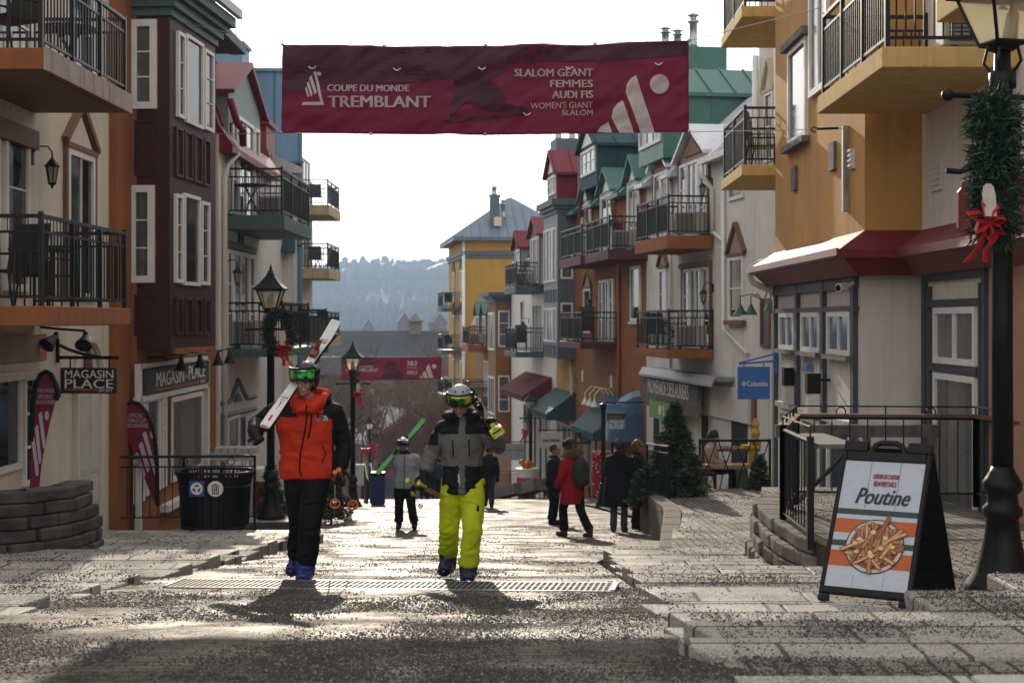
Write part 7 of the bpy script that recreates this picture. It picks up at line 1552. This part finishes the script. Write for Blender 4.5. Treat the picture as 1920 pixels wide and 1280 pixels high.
def lens_mat(name, c1, c2):
    m = bpy.data.materials.new(name); m.use_nodes = True; n = m.node_tree.nodes; l = m.node_tree.links; b = n['Principled BSDF']; g = n.new('ShaderNodeNewGeometry'); z = n.new('ShaderNodeTexNoise'); z.inputs['Scale'].default_value = 14; z.inputs['Detail'].default_value = 3; l.new(g.outputs['Position'], z.inputs['Vector'])
    r = n.new('ShaderNodeValToRGB'); r.color_ramp.elements[0].position = .42; r.color_ramp.elements[0].color = (.01, .03, .012, 1); r.color_ramp.elements[1].position = .62; r.color_ramp.elements[1].color = (*c2, 1); e = r.color_ramp.elements.new(.52); e.color = (*c1, 1)
    l.new(z.outputs[0], r.inputs[0]); l.new(r.outputs[0], b.inputs['Base Color']); b.inputs['Roughness'].default_value = .08; b.inputs['Metallic'].default_value = .55; b.inputs['Coat Weight'].default_value = 1; return m
def skis(label, A, B, nrm, top_m, base_m, deco=None, width=.082, gap=.028, bo=0., bind=BLK, group='skis carried on shoulders'):
    """a pair carried base to base; A the low front end, B the rear end, nrm the way the outer top sheet faces"""
    A, B = Vector(A), Vector(B); d = (B-A).normalized(); L = (B-A).length; nv = Vector(nrm); nv = (nv-d*nv.dot(d)).normalized(); s = d.cross(nv); t = thing('skis', label, 'skis', A, group)
    prof = [(0, .8), (.015, 1.0), (.12, 1.03), (.3, .86), (.5, .78), (.7, .88), (.86, 1.08), (.96, 1.1), (.992, 1.02), (1, .85)]
    for q in (1, -1):
        m = MB(); rise = lambda u: (.045*max(0, (u-.88)/.12)**2+.012*max(0, (.06-u)/.06)+.014*math.sin(math.pi*u))*q*(-1 if q < 0 else 1)
        pts = []; n = len(prof)
        for u, w in prof:
            c = A+d*L*u+nv*(q*(gap*.5)+ (q*(.05*max(0, (u-.86)/.14)**2)))
            for sx, nz in ((-1, 0), (1, 0), (1, 1), (-1, 1)): pts.append(c+s*sx*w*width*.5+nv*q*.011*nz)
        fs = []; 
        for i in range(n-1):
            a, b = i*4, i*4+4
            for k in range(4): fs.append((a+k, a+(k+1) % 4, b+(k+1) % 4, b+k))
        fs += [(0, 1, 2, 3), tuple((n-1)*4+k for k in range(4))]; m.add(pts, fs); sk = m.build('ski', top_m if q > 0 else base_m, t)
        b = MB(); f = Fr(A+nv*q*(gap*.5+.011), d, nv*q, u=s)
        b.box(L*(.36+bo), L*(.42+bo), -.028, .028, 0, .04, f); b.tube([f.pt(L*(.36+bo), -.03, .045), f.pt(L*(.34+bo), 0, .075), f.pt(L*(.36+bo), .03, .045)], .012, 6); b.build('toe_binding', bind, sk); b = MB(); b.box(L*(.54+bo), L*(.60+bo), -.03, .03, 0, .04, f); b.tube([f.pt(L*(.60+bo), 0, .04), f.pt(L*(.64+bo), 0, .09)], .022, 6); b.build('heel_binding', bind, sk)
        if q > 0 and deco: deco(sk, Fr(A+nv*(gap*.5+.0112), d, nv, u=s), L)
    return t
def poles(label, grips, tips, shaft, gm, bm, group=None):
    t = thing('ski_poles', label, 'ski poles', grips[0], group or 'ski poles held in the hand')
    for g_, e in zip(grips, tips):
        g_, e = Vector(g_), Vector(e); d = (e-g_).normalized(); MB().tube([g_, e], [.0085, .006], 6).build('shaft', shaft, t); MB().tube([g_-d*.06, g_-d*.03, g_+d*.10], [.021, .017, .014], 8).build('grip', gm, t)
        b = e-d*.06; x = d.orthogonal().normalized(); y = d.cross(x); m = MB(); R_ = .042; m.tube([b+(x*math.cos(q)+y*math.sin(q))*R_ for q in [.5236*k for k in range(13)]], .010, 5, False)
        for k in range(3): m.tube([b, b+(x*math.cos(k*2.09)+y*math.sin(k*2.09))*R_], .007, 4)
        m.build('basket', bm, t)
    return t
def surf_y(ob, root):
    """front surface of a garment: depth at (x, z) in world metres"""
    off = wloc(root); bv = BVHTree.FromPolygons([v.co+off for v in ob.data.vertices], [list(p.vertices) for p in ob.data.polygons])
    def f(x, z, c=.004):
        h = bv.ray_cast(Vector((x, off.y-2, z)), Vector((0, 1, 0)))[0]; return Vector((x, (h.y if h else off.y-.15)-c, z))
    return f
def seam(root, f, pts, r, mt, name='zip'):
    P_ = []
    for (x0, z0), (x1, z1) in zip(pts, pts[1:]): P_ += [f(x0+(x1-x0)*k/12, z0+(z1-z0)*k/12) for k in range(13)]
    MB().tube(P_, r, 5).build(name, mt, root)

# --- front skier in the orange jacket
ORJ = cloth_m('orange_shell_cloth', (.50, .030, .008)); BLKJ = cloth_m('black_shell_cloth', (.0055, .0055, .0065), spec=.25); WHT = mat('white_print', (.6, .58, .56), .6, var=.03)
L1_ = (-1.80, 12.2, -2.235)
J1 = dict(head=(.035, -.05, 1.705), neck=(.06, .0, 1.53), sl=(-.20, .02, 1.475), sr=(.27, .02, 1.46), el=(-.385, .0, 1.345), wl=(-.345, -.30, 1.285), er=(.345, .10, 1.16), wr=(.325, .03, .955), hl=(-.045, 0, .92), hr=(.135, 0, .92), kl=(-.03, .10, .49), kr=(.085, -.12, .52), al=(-.085, .30, .15), ar=(.045, -.08, .14), tl=(-.115, .12, .055), tr=(.04, -.30, .055), hem=.885, look=(-.32, -1, -.10), gl=(.35, -.55, -.45), gr=(.0, -.25, -1))
def hood1(j, g, hp, L): 
    n_ = g['neck']; j.tube([n_+Vector((-.11, -.06, .0)), n_+Vector((-.05, -.13, -.05)), n_+Vector((.05, -.13, -.04)), n_+Vector((.14, -.03, .03)), n_+Vector((.13, .09, .06)), n_+Vector((0, .15, .07)), n_+Vector((-.11, .08, .05)), n_+Vector((-.11, -.06, .0))], .048, 12)
def col1(p):
    x, z = p.x, p.z; ax = x-.06
    if z > 1.445 and abs(ax) < .16-(1.56-z)*.3: return 0
    if x < -.235 or (x > .262+max(0, (z-1.3))*.0 and z < 1.5) : return 1
    return 1 if z > 1.375+(.02 if ax > 0 else .035) and abs(ax) > .085 else 0
R, body, jk, tr_, g, hp, HM = person('man in orange and black ski jacket walking uphill with white skis on his shoulder', L1_, J1, ([ORJ, BLKJ], col1), BLACKC, jt=[hood1], vox=.011, hair=mat('dark_hair', (.03, .02, .015), .7), shoes=mat('blue_ski_boot', (.010, .028, .15), .35, var=.3, scale=18), bs=1.28, wid=1.02, leg_r=1.08, fold=.013, collar=.03)
helmet(R, g['head'], HM, 1.0, mat('black_helmet', (.008, .008, .010), .18, spec=.6), None, .080, lens_mat('green_lens', (.03, .28, .03), (.12, .75, .10)), r=(.118, .138, .142))
f = surf_y(jk, R); X0, Z0 = L1_[0], L1_[2]; px1 = lambda x, y: ((x-960)/F*12.05, (HY-y)/F*12.05)
seam(R, f, [px1(576, 758), px1(573, 800), px1(563, 850), px1(561, 880), px1(566, 893)], .007, BLKJ); seam(R, f, [px1(584, 776), px1(582, 800), px1(578, 822)], .008, BLKJ, 'pocket_zip'); seam(R, f, [px1(603, 836), px1(609, 850), px1(603, 868)], .005, BLKJ, 'pocket_zip')
m = MB(); fz = Fr((0, 0, 0), (1, 0, 0)); wq = lambda q, a, b: f(a, b, .007)
for s, x, y, w in (('THE', 597, 781.5, 7), ('NORTH', 591.5, 785.5, 12.5), ('FACE', 594, 789, 9)): a, b = px1(x, y); put_text(m, s, fz, a, b, w/F*12.05, 3.1/F*12.05, .03, warp=wq)
for k in range(3):
    r0, r1 = .028+.016*k, .039+.016*k; cx, cz = px1(605.5, 788.7)
    if k: m.add([f(cx+r*math.cos(t)*.62, cz+r*math.sin(t)*.75, .007) for t in [1.5708*q/6 for q in range(7)] for r in (r0-.011, r1-.013)], [(2*i, 2*i+1, 2*i+3, 2*i+2) for i in range(6)])
    else: m.add([f(cx, cz, .007)]+[f(cx+.024*math.cos(t)*.62, cz+.024*math.sin(t)*.75, .007) for t in [1.5708*q/6 for q in range(7)]], [(0, i+1, i+2) for i in range(6)])
m.build('chest_emblem', WHT, jk, recalc=False)
m = MB()
for s in 'lr':
    a_, t_ = g['a'+s], g['t'+s]; d_ = (t_-a_); d_.z = 0; d_.normalize(); sd_ = Vector((-d_.y, d_.x, 0))
    for k in range(3): p = Vector((a_.x, a_.y, t_.z))+d_*(.05+.05*k)+Vector((0, 0, .055-.012*k+.03*(k == 0))); m.tube([p-sd_*.05, p+Vector((0, 0, .02)), p+sd_*.05], .008, 5)
m.build('buckles', mat('orange_buckle', (.5, .08, .02), .4), R)
SKW = mat('white_ski_top', (.62, .62, .60), .3, var=.05); REDP = mat('red_print', (.42, .02, .03), .4)
def deco1(sk, f, L):
    m = MB(); m.box(L*.055, L*.105, -.010, .010, .0004, .001, f); m.box(L*.0, L*.012, -.03, .03, .0004, .001, f)
    put_text(m, 'M12', Fr(f.pt(L*.255, 0, 0), f.u*-1, f.n, u=f.r), -.028, 0, .056, .03, .02, c=.0006); m.box(L*.29, L*.292, -.03, .03, .0004, .001, f); m.tube([f.pt(L*.235, -.02, .001), f.pt(L*.25, 0, .001), f.pt(L*.235, .02, .001), f.pt(L*.235, -.02, .001)], .002, 4); m.prism([f.pt(L*.15, 0, .0004), f.pt(L*.225, -.008, .0004), f.pt(L*.225, .008, .0004)], f.n*.0006)
    m.box(L*.80, L*.815, -.03, .03, .0004, .001, f); put_text(m, 'M12', Fr(f.pt(L*.84, 0, 0), f.u, f.n, u=f.r*-1), -.03, 0, .06, .03, .02, c=.0006); m.build('print', REDP, sk, recalc=False)
skis('pair of white skis carried on the shoulder of the orange jacket', P(495, 804, 11.62), P(629, 612, 12.85), (.05, -.8, .55), SKW, BLACKC, deco1, .086, bo=.11, bind=mat('red_binding', (.15, .010, .015), .35))
ORP = mat('orange_plastic', (.55, .10, .01), .4)
poles('pair of ski poles with orange baskets held by the man in orange', [P(628, 888, 11.95), P(637, 884, 11.98)], [P(628, 947, 13.0), P(663, 950, 12.9)], mat('pole_shaft', (.35, .30, .22), .35, .5), ORP, ORP)

# --- front skier in yellow trousers
GRYJ = cloth_m('grey_melange_cloth', (.115, .11, .105)); YTR = cloth_m('lime_yellow_cloth', (.42, .50, .008))
L2_ = (-.50, 12.3, -2.25)
J2 = dict(head=(.055, -.06, 1.545), neck=(.07, .01, 1.385), sl=(-.085, .02, 1.315), sr=(.245, .02, 1.32), el=(-.195, .06, 1.095), wl=(-.255, -.02, .925), er=(.385, -.08, 1.165), wr=(.335, -.26, 1.315), hl=(-.005, 0, .82), hr=(.155, 0, .82), kl=(-.045, .03, .45), kr=(.165, -.16, .47), al=(-.065, .26, .17), ar=(.125, -.10, .12), tl=(-.095, .07, .06), tr=(.12, -.31, .05), hem=.765, look=(-.06, -1, -.32), gl=(.02, -.3, -1), gr=(-.1, -.35, .8), curl=1.15)
def col2(p):
    x, z = p.x, p.z
    if x < -.135 and z < 1.27: return 1 if z < 1.17 else 0
    if x > .30: return 1 if z < 1.285 else 0
    if .045 < x < .10 and z < 1.42 and p.y < .02: return 1
    return 1 if 1.01-.25*abs(x-.07)*.4 < z < 1.275 else 0
def hood2(j, g, hp, L):
    n_ = g['neck']; j.tube([n_+Vector((-.10, -.10, .03)), n_+Vector((-.13, .02, .05)), n_+Vector((-.06, .14, .06)), n_+Vector((.06, .15, .06)), n_+Vector((.13, .03, .05)), n_+Vector((.10, -.09, .03))], .035, 10); j.tube([n_+Vector((-.09, -.02, .0)), n_+Vector((-.17, -.03, .045))], [.03, .012], 8)
R, body, jk, tr_, g, hp, HM = person('young man in bright yellow ski trousers and grey banded jacket carrying skis', L2_, J2, ([BLKJ, GRYJ], col2), YTR, jt=[hood2], vox=.011, hair=mat('dark_hair', (.03, .02, .015), .7), shoes=mat('navy_ski_boot', (.012, .016, .06), .35, var=.3, scale=18), bs=1.28, wid=1.06, leg_r=.98, fold=.012, collar=.07)
helmet(R, g['head'], HM, .97, mat('grey_helmet', (.27, .31, .35), .4, spec=.5), None, .055, lens_mat('yellow_green_lens', (.10, .32, .02), (.65, .60, .02)))
f = surf_y(jk, R); px2 = lambda x, y: ((x-960)/F*12.15, (HY-y)/F*12.15); YZ = mat('yellow_zip', (.25, .22, .02), .5)
seam(R, f, [px2(848, 822), px2(850, 855)], .006, BLKJ, 'pocket_zip'); seam(R, f, [px2(879, 820), px2(880, 855)], .006, BLKJ, 'pocket_zip'); seam(R, f, [px2(848, 820), px2(848, 825)], .008, YZ, 'zip_pull'); seam(R, f, [px2(879, 818), px2(879, 823)], .008, YZ, 'zip_pull')
m = MB(); a, b = px2(859, 908); put_text(m, 'PICTURE', Fr((a+.035, 0, b), (0, 0, 1), (0, -1, 0), u=(-1, 0, 0)), 0, 0, .11, .028, .01, warp=lambda q, a_, b_: f(q.x, q.z, .006)) if False else None
seam(R, f, [px2(858, 890), px2(862, 896), px2(859, 902), px2(863, 908)], .004, WHT, 'jacket_print'); seam(R, f, [px2(861, 888), px2(859, 896), px2(863, 904)], .003, WHT, 'jacket_print')
ft_ = surf_y(tr_, R); m = MB(); a, b = px2(894, 947); a1, b1_ = px2(898.5, 957); m.add([ft_(a, b, .006), ft_(a1, b, .006), ft_(a1, b1_, .006), ft_(a, b1_, .006)], [(0, 1, 2, 3)]); m.build('leg_patch', BLKJ, tr_, recalc=False)
seam(R, ft_, [px2(838, 945), px2(856, 950)], .003, mat('lime_seam', (.28, .34, .01), .7), 'seam'); seam(R, ft_, [px2(878, 938), px2(900, 946)], .003, mat('lime_seam', (.28, .34, .01), .7), 'seam')
LIM = mat('lime_print', (.45, .52, .02), .4)
def deco2(sk, f, L):
    m = MB(); put_text(m, 'FISCHER', Fr(f.pt(L*.03, -.018, 0), f.r, f.n, u=f.u), .0, 0, L*.14, .04, .03, c=.0006); m.build('lettering', LIM, sk)
skis('black skis with yellow ends on the shoulder of the yellow trousered skier', P(934, 812, 11.66), P(884, 742, 13.1), (-.3, -.75, .55), BLACKC, mat('pale_ski_base', (.6, .6, .58), .25), deco2, .09, bo=.2)
m = MB(); tpx = P(932, 815, 11.70); tg = thing('ski_strap', 'bright yellow strap wrapped round the front ends of the black skis', 'strap', tpx); d_ = (P(884, 742, 13.1)-P(934, 812, 11.66)).normalized(); sx = d_.cross(Vector((-.3, -.75, .55))).normalized(); nz = sx.cross(d_)
c0 = P(934, 812, 11.66)+d_*.03; ring = lambda u: [c0+d_*u+sx*.056+nz*.036, c0+d_*u-sx*.056+nz*.036, c0+d_*u-sx*.056-nz*.036, c0+d_*u+sx*.056-nz*.036]
r0, r1 = ring(-.025), ring(.075); m.add(r0+r1, [(k, (k+1) % 4, 4+(k+1) % 4, 4+k) for k in range(4)]+[(3, 2, 1, 0), (4, 5, 6, 7)]); m.build('band', LIM, tg, bevel=.012)
f_ = Fr(c0+nz*.0365, d_, nz, u=sx); mm = MB(); mm.add([f_.pt(-.018, -.03, .001), f_.pt(-.018, .03, .001), f_.pt(.05, 0, .001)], [(0, 1, 2)]); mm.build('emblem', BLACKC, tg, recalc=False)
YG = mat('yellow_grip', (.45, .45, .03), .45, var=.3, scale=40)
poles('pair of orange ski poles with yellow grips beside the yellow trousers', [P(768, 902, 12.05), P(790, 908, 12.1)], [P(845, 942, 13.1), P(868, 950, 13.0)], mat('red_pole', (.45, .05, .02), .35), YG, YG)

# --- skier in the pale grey jacket
LGJ = cloth_m('pale_grey_cloth', (.33, .36, .38)); L3_ = (-2.11, 28, -4.13)
def col3(p): return 1 if p.z > 1.50 else 0
J3 = dict(head=(-.03, -.05, 1.67), neck=(0, 0, 1.50), sl=(-.21, 0, 1.43), sr=(.22, 0, 1.43), el=(-.37, -.02, 1.22), wl=(-.46, -.22, 1.27), er=(.30, .04, 1.17), wr=(.27, -.06, .93), hl=(-.10, 0, .92), hr=(.10, 0, .92), kl=(-.11, -.02, .5), kr=(.13, -.06, .5), al=(-.12, .03, .12), ar=(.19, .0, .12), tl=(-.13, -.14, .045), tr=(.2, -.17, .045), hem=.83, look=(.05, -1, -.05), gl=(.1, -.5, -.3))
R, body, jk, tr_, g, hp, HM = person('skier in pale grey jacket and black trousers walking behind with green skis', L3_, J3, ([LGJ, BLKJ], col3), BLACKC, vox=.016, wid=1.05, leg_r=1.05, collar=.07)
helmet(R, g['head'], HM, 1, mat('white_helmet', (.6, .6, .6), .35), None, .06, lens_mat('blue_lens', (.05, .2, .45), (.3, .55, .8)))
f = surf_y(jk, R); seam(R, f, [(L3_[0], L3_[2]+1.48), (L3_[0], L3_[2]+.85)], .008, BLKJ)
GSK = mat('green_ski_top', (.07, .42, .10), .35, var=.15, scale=5)
skis('bright green skis carried by the skier in the pale grey jacket', P(706, 889, 27.5), P(794, 789, 28.7), (.05, -.85, .5), GSK, BLACKC, None, .085)
poles('dark ski poles held low by the skier in pale grey', [P(772, 925, 27.8), P(776, 926, 27.8)], [P(775, 954, 27.2), P(790, 951, 27.3)], BLACKC, YG, BLACKC)
# --- woman in the red coat, seen from behind
REDC = cloth_m('red_coat_cloth', (.36, .006, .016)); FUR = mat('fur_trim', (.30, .20, .11), .95, var=.5, scale=60, bump=.8, bscale=90)
L4_ = (1.06, 24.8, -3.785)
J4 = dict(head=(.0, -.06, 1.60), neck=(0, 0, 1.42), sl=(-.19, 0, 1.36), sr=(.19, 0, 1.36), el=(-.27, .02, 1.08), er=(.27, 0, 1.08), wl=(-.27, -.12, .86), wr=(.26, -.14, .88), kl=(-.08, .12, .48), kr=(.09, -.16, .50), al=(-.09, .34, .13), ar=(.08, -.14, .09), tl=(-.09, .20, .04), tr=(.08, -.33, .035), hem=.60)
R, body, jk, tr_, g, hp, HM = person('woman in long red coat with fur hood seen from behind', L4_, J4, REDC, BLACKC, rz=math.radians(-140), vox=.015, wid=1.22, coat=.08, leg_r=.95, gender=1, hair=mat('brown_hair', (.06, .03, .018), .7), shoes=mat('brown_boot', (.05, .03, .02), .7), sc=.985)
m = MB(); rd = random.Random(4); n_ = g['neck']
for k in range(2600):
    a = rd.uniform(0, 6.2832); c = n_+Vector((.135*math.cos(a), .135*math.sin(a), .055+.05*math.sin(a+2.2))); d_ = Vector((rd.gauss(0, 1), rd.gauss(0, 1), rd.gauss(0, 1))).normalized(); q = c+d_*.035; e = q+d_*.055; w = d_.orthogonal().normalized()*.006; m.add([q-w, q+w, e], [(0, 1, 2)])
m.build('fur_trim', FUR, R, recalc=False)
cm = MB(); cm.ell(g['head']+Vector((0, 0, .07)), .10, .115, .085, 16, 10); cm.tube([g['head']+Vector((0, 0, .05)), g['head']+Matrix.Rotation(math.radians(-140), 3, 'Z') @ Vector((0, -.17, .04))], [.08, .06], 10); remesh(cm, 'cap', [mat('navy_cap', (.012, .016, .035), .8)], R, .012, 2)
bpk = thing('backpack', 'dark olive backpack on the back of the red coat', 'backpack', L4_); bd = Matrix.Rotation(math.radians(-140), 3, 'Z'); c = Vector(L4_)+bd @ Vector((0, .20, 1.14)); OLV = cloth_m('olive_cloth', (.035, .045, .03)); m = MB(); m.ell(c, .165, .125, .27, 18, 12, bd); m.ell(c+bd @ Vector((0, .06, -.10)), .13, .09, .14, 14, 10, bd); remesh(m, 'pack', [OLV], bpk, .015, 4, .004)
for s in (-1, 1): MB().tube([c+bd @ Vector((s*.09, -.05, .22)), c+bd @ Vector((s*.12, -.22, .27)), c+bd @ Vector((s*.13, -.36, .05)), c+bd @ Vector((s*.14, -.2, -.22))], .016, 6).build('strap', OLV, bpk)
MB().tube([c+bd @ Vector((-.1, .1, -.22)), c+bd @ Vector((-.12, .12, -.45))], .012, 5).build('strap', BLACKC, bpk)
# --- dark figures
NAVY = cloth_m('dark_coat_cloth', (.008, .008, .010)); GTR = cloth_m('grey_trouser_cloth', (.075, .08, .09)); BH = mat('brown_hair', (.06, .03, .018), .7); AUB = mat('auburn_hair', (.15, .045, .015), .6)
person('person in dark jacket standing just left of the red coat', (.90*1.0+.0, 30.9, -4.44), dict(tl=(-.12, -.17, .04)), NAVY, BLACKC, rz=math.radians(75), vox=.017, hair=BH, wid=1.15, coat=.1, sm=5)
R, body, jk, tr_, g, hp, HM = person('woman in long black hooded coat and beanie, seen from behind', (2.03, 27.0, -4.02), dict(hem=.50, wl=(-.15, -.20, 1.05), wr=(.15, -.2, 1.05)), NAVY, GTR, rz=math.radians(170), vox=.017, wid=1.35, coat=.22, jt=[lambda j, g, hp, L: j.ell(g['neck']+Vector((0, -.10, .0)), .14, .07, .13, 14, 10)], hair=BH, shoes=mat('dark_trainer', (.05, .05, .055), .6), sc=1.0, leg_r=.8)
m = MB(); m.ell(g['head']+Vector((0, 0, .05)), .105, .12, .105, 16, 10); m.ell(g['head']+Vector((0, 0, .15)), .03, .03, .03, 8, 6); remesh(m, 'beanie', [mat('grey_beanie', (.05, .047, .052), .9)], R, .014, 2)
m = MB()
for s in 'lr': m.tube([Vector((g['a'+s].x, g['a'+s].y, g['t'+s].z-.02)), g['t'+s]+Vector((0, 0, -.02))], .04, 8)
m.build('soles', WHT, R)
R, body, jk, tr_, g, hp, HM = person('auburn haired woman in black with sunglasses facing right by the kerb', (2.46, 27.9, -4.09), dict(hem=.62, wl=(-.12, -.28, 1.02), wr=(.2, -.2, .95), hr=(.09, .05, .88)), NAVY, BLACKC, rz=math.radians(72), vox=.017, wid=1.25, coat=.15, hair=AUB, gender=1)
m = MB(); m.tube([hp(-.075, .03, .012), hp(-.055, .085, .008), hp(0, .10, .010), hp(.055, .085, .008), hp(.075, .03, .012)], [.006, .02, .012, .02, .006], 8); m.build('sunglasses', BLK, R)
BEI = cloth_m('beige_coat_cloth', (.36, .27, .19))
R, body, jk, tr_, g, hp, HM = person('person in beige coat and dark beanie seated behind the cafe fence', (4.12, 29.35, -3.62), dict(head=(0, -.04, 1.22), neck=(0, 0, 1.05), sl=(-.17, 0, 1.0), sr=(.17, 0, 1.0), el=(-.24, -.02, .74), er=(.24, -.02, .74), wl=(-.16, -.26, .66), wr=(.16, -.26, .66), hl=(-.09, 0, .54), hr=(.09, 0, .54), kl=(-.11, -.42, .54), kr=(.11, -.42, .54), al=(-.11, -.42, .12), ar=(.11, -.42, .12), tl=(-.12, -.58, .05), tr=(.12, -.58, .05), hem=.47), BEI, BLACKC, rz=math.radians(80), vox=.017, hair=mat('dark_hair', (.03, .02, .015), .7), gender=1, wid=1.1)
m = MB(); m.ell(g['head']+Vector((0, 0, .055)), .10, .115, .10, 16, 10); remesh(m, 'beanie', [mat('dark_beanie', (.02, .018, .02), .9)], R, .014, 2)
MB().tube([hp(-.075, .03, .012), hp(-.05, .085, .008), hp(0, .10, .010), hp(.05, .085, .008), hp(.075, .03, .012)], [.006, .018, .01, .018, .006], 8).build('sunglasses', BLK, R)
person('dark clothed walker half hidden behind the yellow trousers', (-.66, 40.0, -5.27), dict(kl=(-.08, .1, .48), kr=(.09, -.12, .5), al=(-.09, .26, .12), ar=(.09, -.2, .1), tl=(-.1, .12, .05), tr=(.1, -.38, .04)), NAVY, cloth_m('dark_jeans', (.02, .025, .04)), rz=math.radians(180), vox=.02, hair=BH, wid=1.1)
DBLU = cloth_m('teal_jacket_cloth', (.01, .06, .09))
for i, (px, D_, tm, lab, r_) in enumerate(((795, 58, NAVY, 'tiny distant walker in black on the crest, leftmost of three', 10), (807, 61, NAVY, 'tiny distant walker in black on the crest, between two others', 0), (823, 60, DBLU, 'tiny distant walker in a teal jacket on the crest', 170))):
    person(lab, ((px-960)/F*D_, D_, street(D_)), {}, tm, BLACKC, rz=math.radians(r_), vox=.03, face=False, hair=BH, wid=1.1, sm=3, fold=0)
# --- small dog
dg_ = thing('dog', 'small brown dog standing by the distant lamp', 'dog', (1.26, 53, -6.66)); O = Vector((1.26, 53, -6.66)); m = MB(); FURB = mat('brown_dog_fur', (.10, .06, .035), .95, var=.4, scale=30)
m.tube([O+Vector((.05, .22, .30)), O+Vector((.02, .1, .31)), O+Vector((0, -.12, .30)), O+Vector((-.01, -.22, .33))], [.06, .075, .09, .06], 12); m.tube([O+Vector((-.01, -.2, .34)), O+Vector((-.02, -.28, .44)), O+Vector((-.02, -.32, .47)), O+Vector((-.03, -.43, .44))], [.055, .055, .06, .03], 10)
for s in (-1, 1):
    m.tube([O+Vector((s*.055, -.15, .26)), O+Vector((s*.06, -.15, .14)), O+Vector((s*.06, -.17, .02))], [.035, .024, .022], 8); m.tube([O+Vector((s*.055+.04, .19, .26)), O+Vector((s*.06+.04, .15, .17)), O+Vector((s*.06+.04, .23, .11)), O+Vector((s*.06+.04, .21, .02))], [.045, .032, .022, .022], 8); m.tube([O+Vector((s*.04-.02, -.29, .51)), O+Vector((s*.06-.02, -.28, .58))], [.022, .008], 6)
m.tube([O+Vector((.05, .26, .33)), O+Vector((.07, .36, .42)), O+Vector((.06, .38, .5))], [.02, .018, .01], 6); remesh(m, 'body', [FURB], dg_, .014, 3, .004, 30)
# ---------------------------------------------------------------- thin winter haze in the valley air
m = MB(); m.box(-1560, 1560, -80, 3150, -27, 170); hz = m.build('haze', [], kind='stuff')
hm = bpy.data.materials.new('haze_volume'); hm.use_nodes = True; n = hm.node_tree.nodes; n.remove(n['Principled BSDF']); pv = n.new('ShaderNodeVolumePrincipled')
pv.inputs['Color'].default_value = (.50, .68, .93, 1); pv.inputs['Density'].default_value = .00045; pv.inputs['Anisotropy'].default_value = .1
hm.node_tree.links.new(pv.outputs[0], n['Material Output'].inputs['Volume']); hz.data.materials.clear(); hz.data.materials.append(hm)
bpy.data.scenes.remove(TMP)
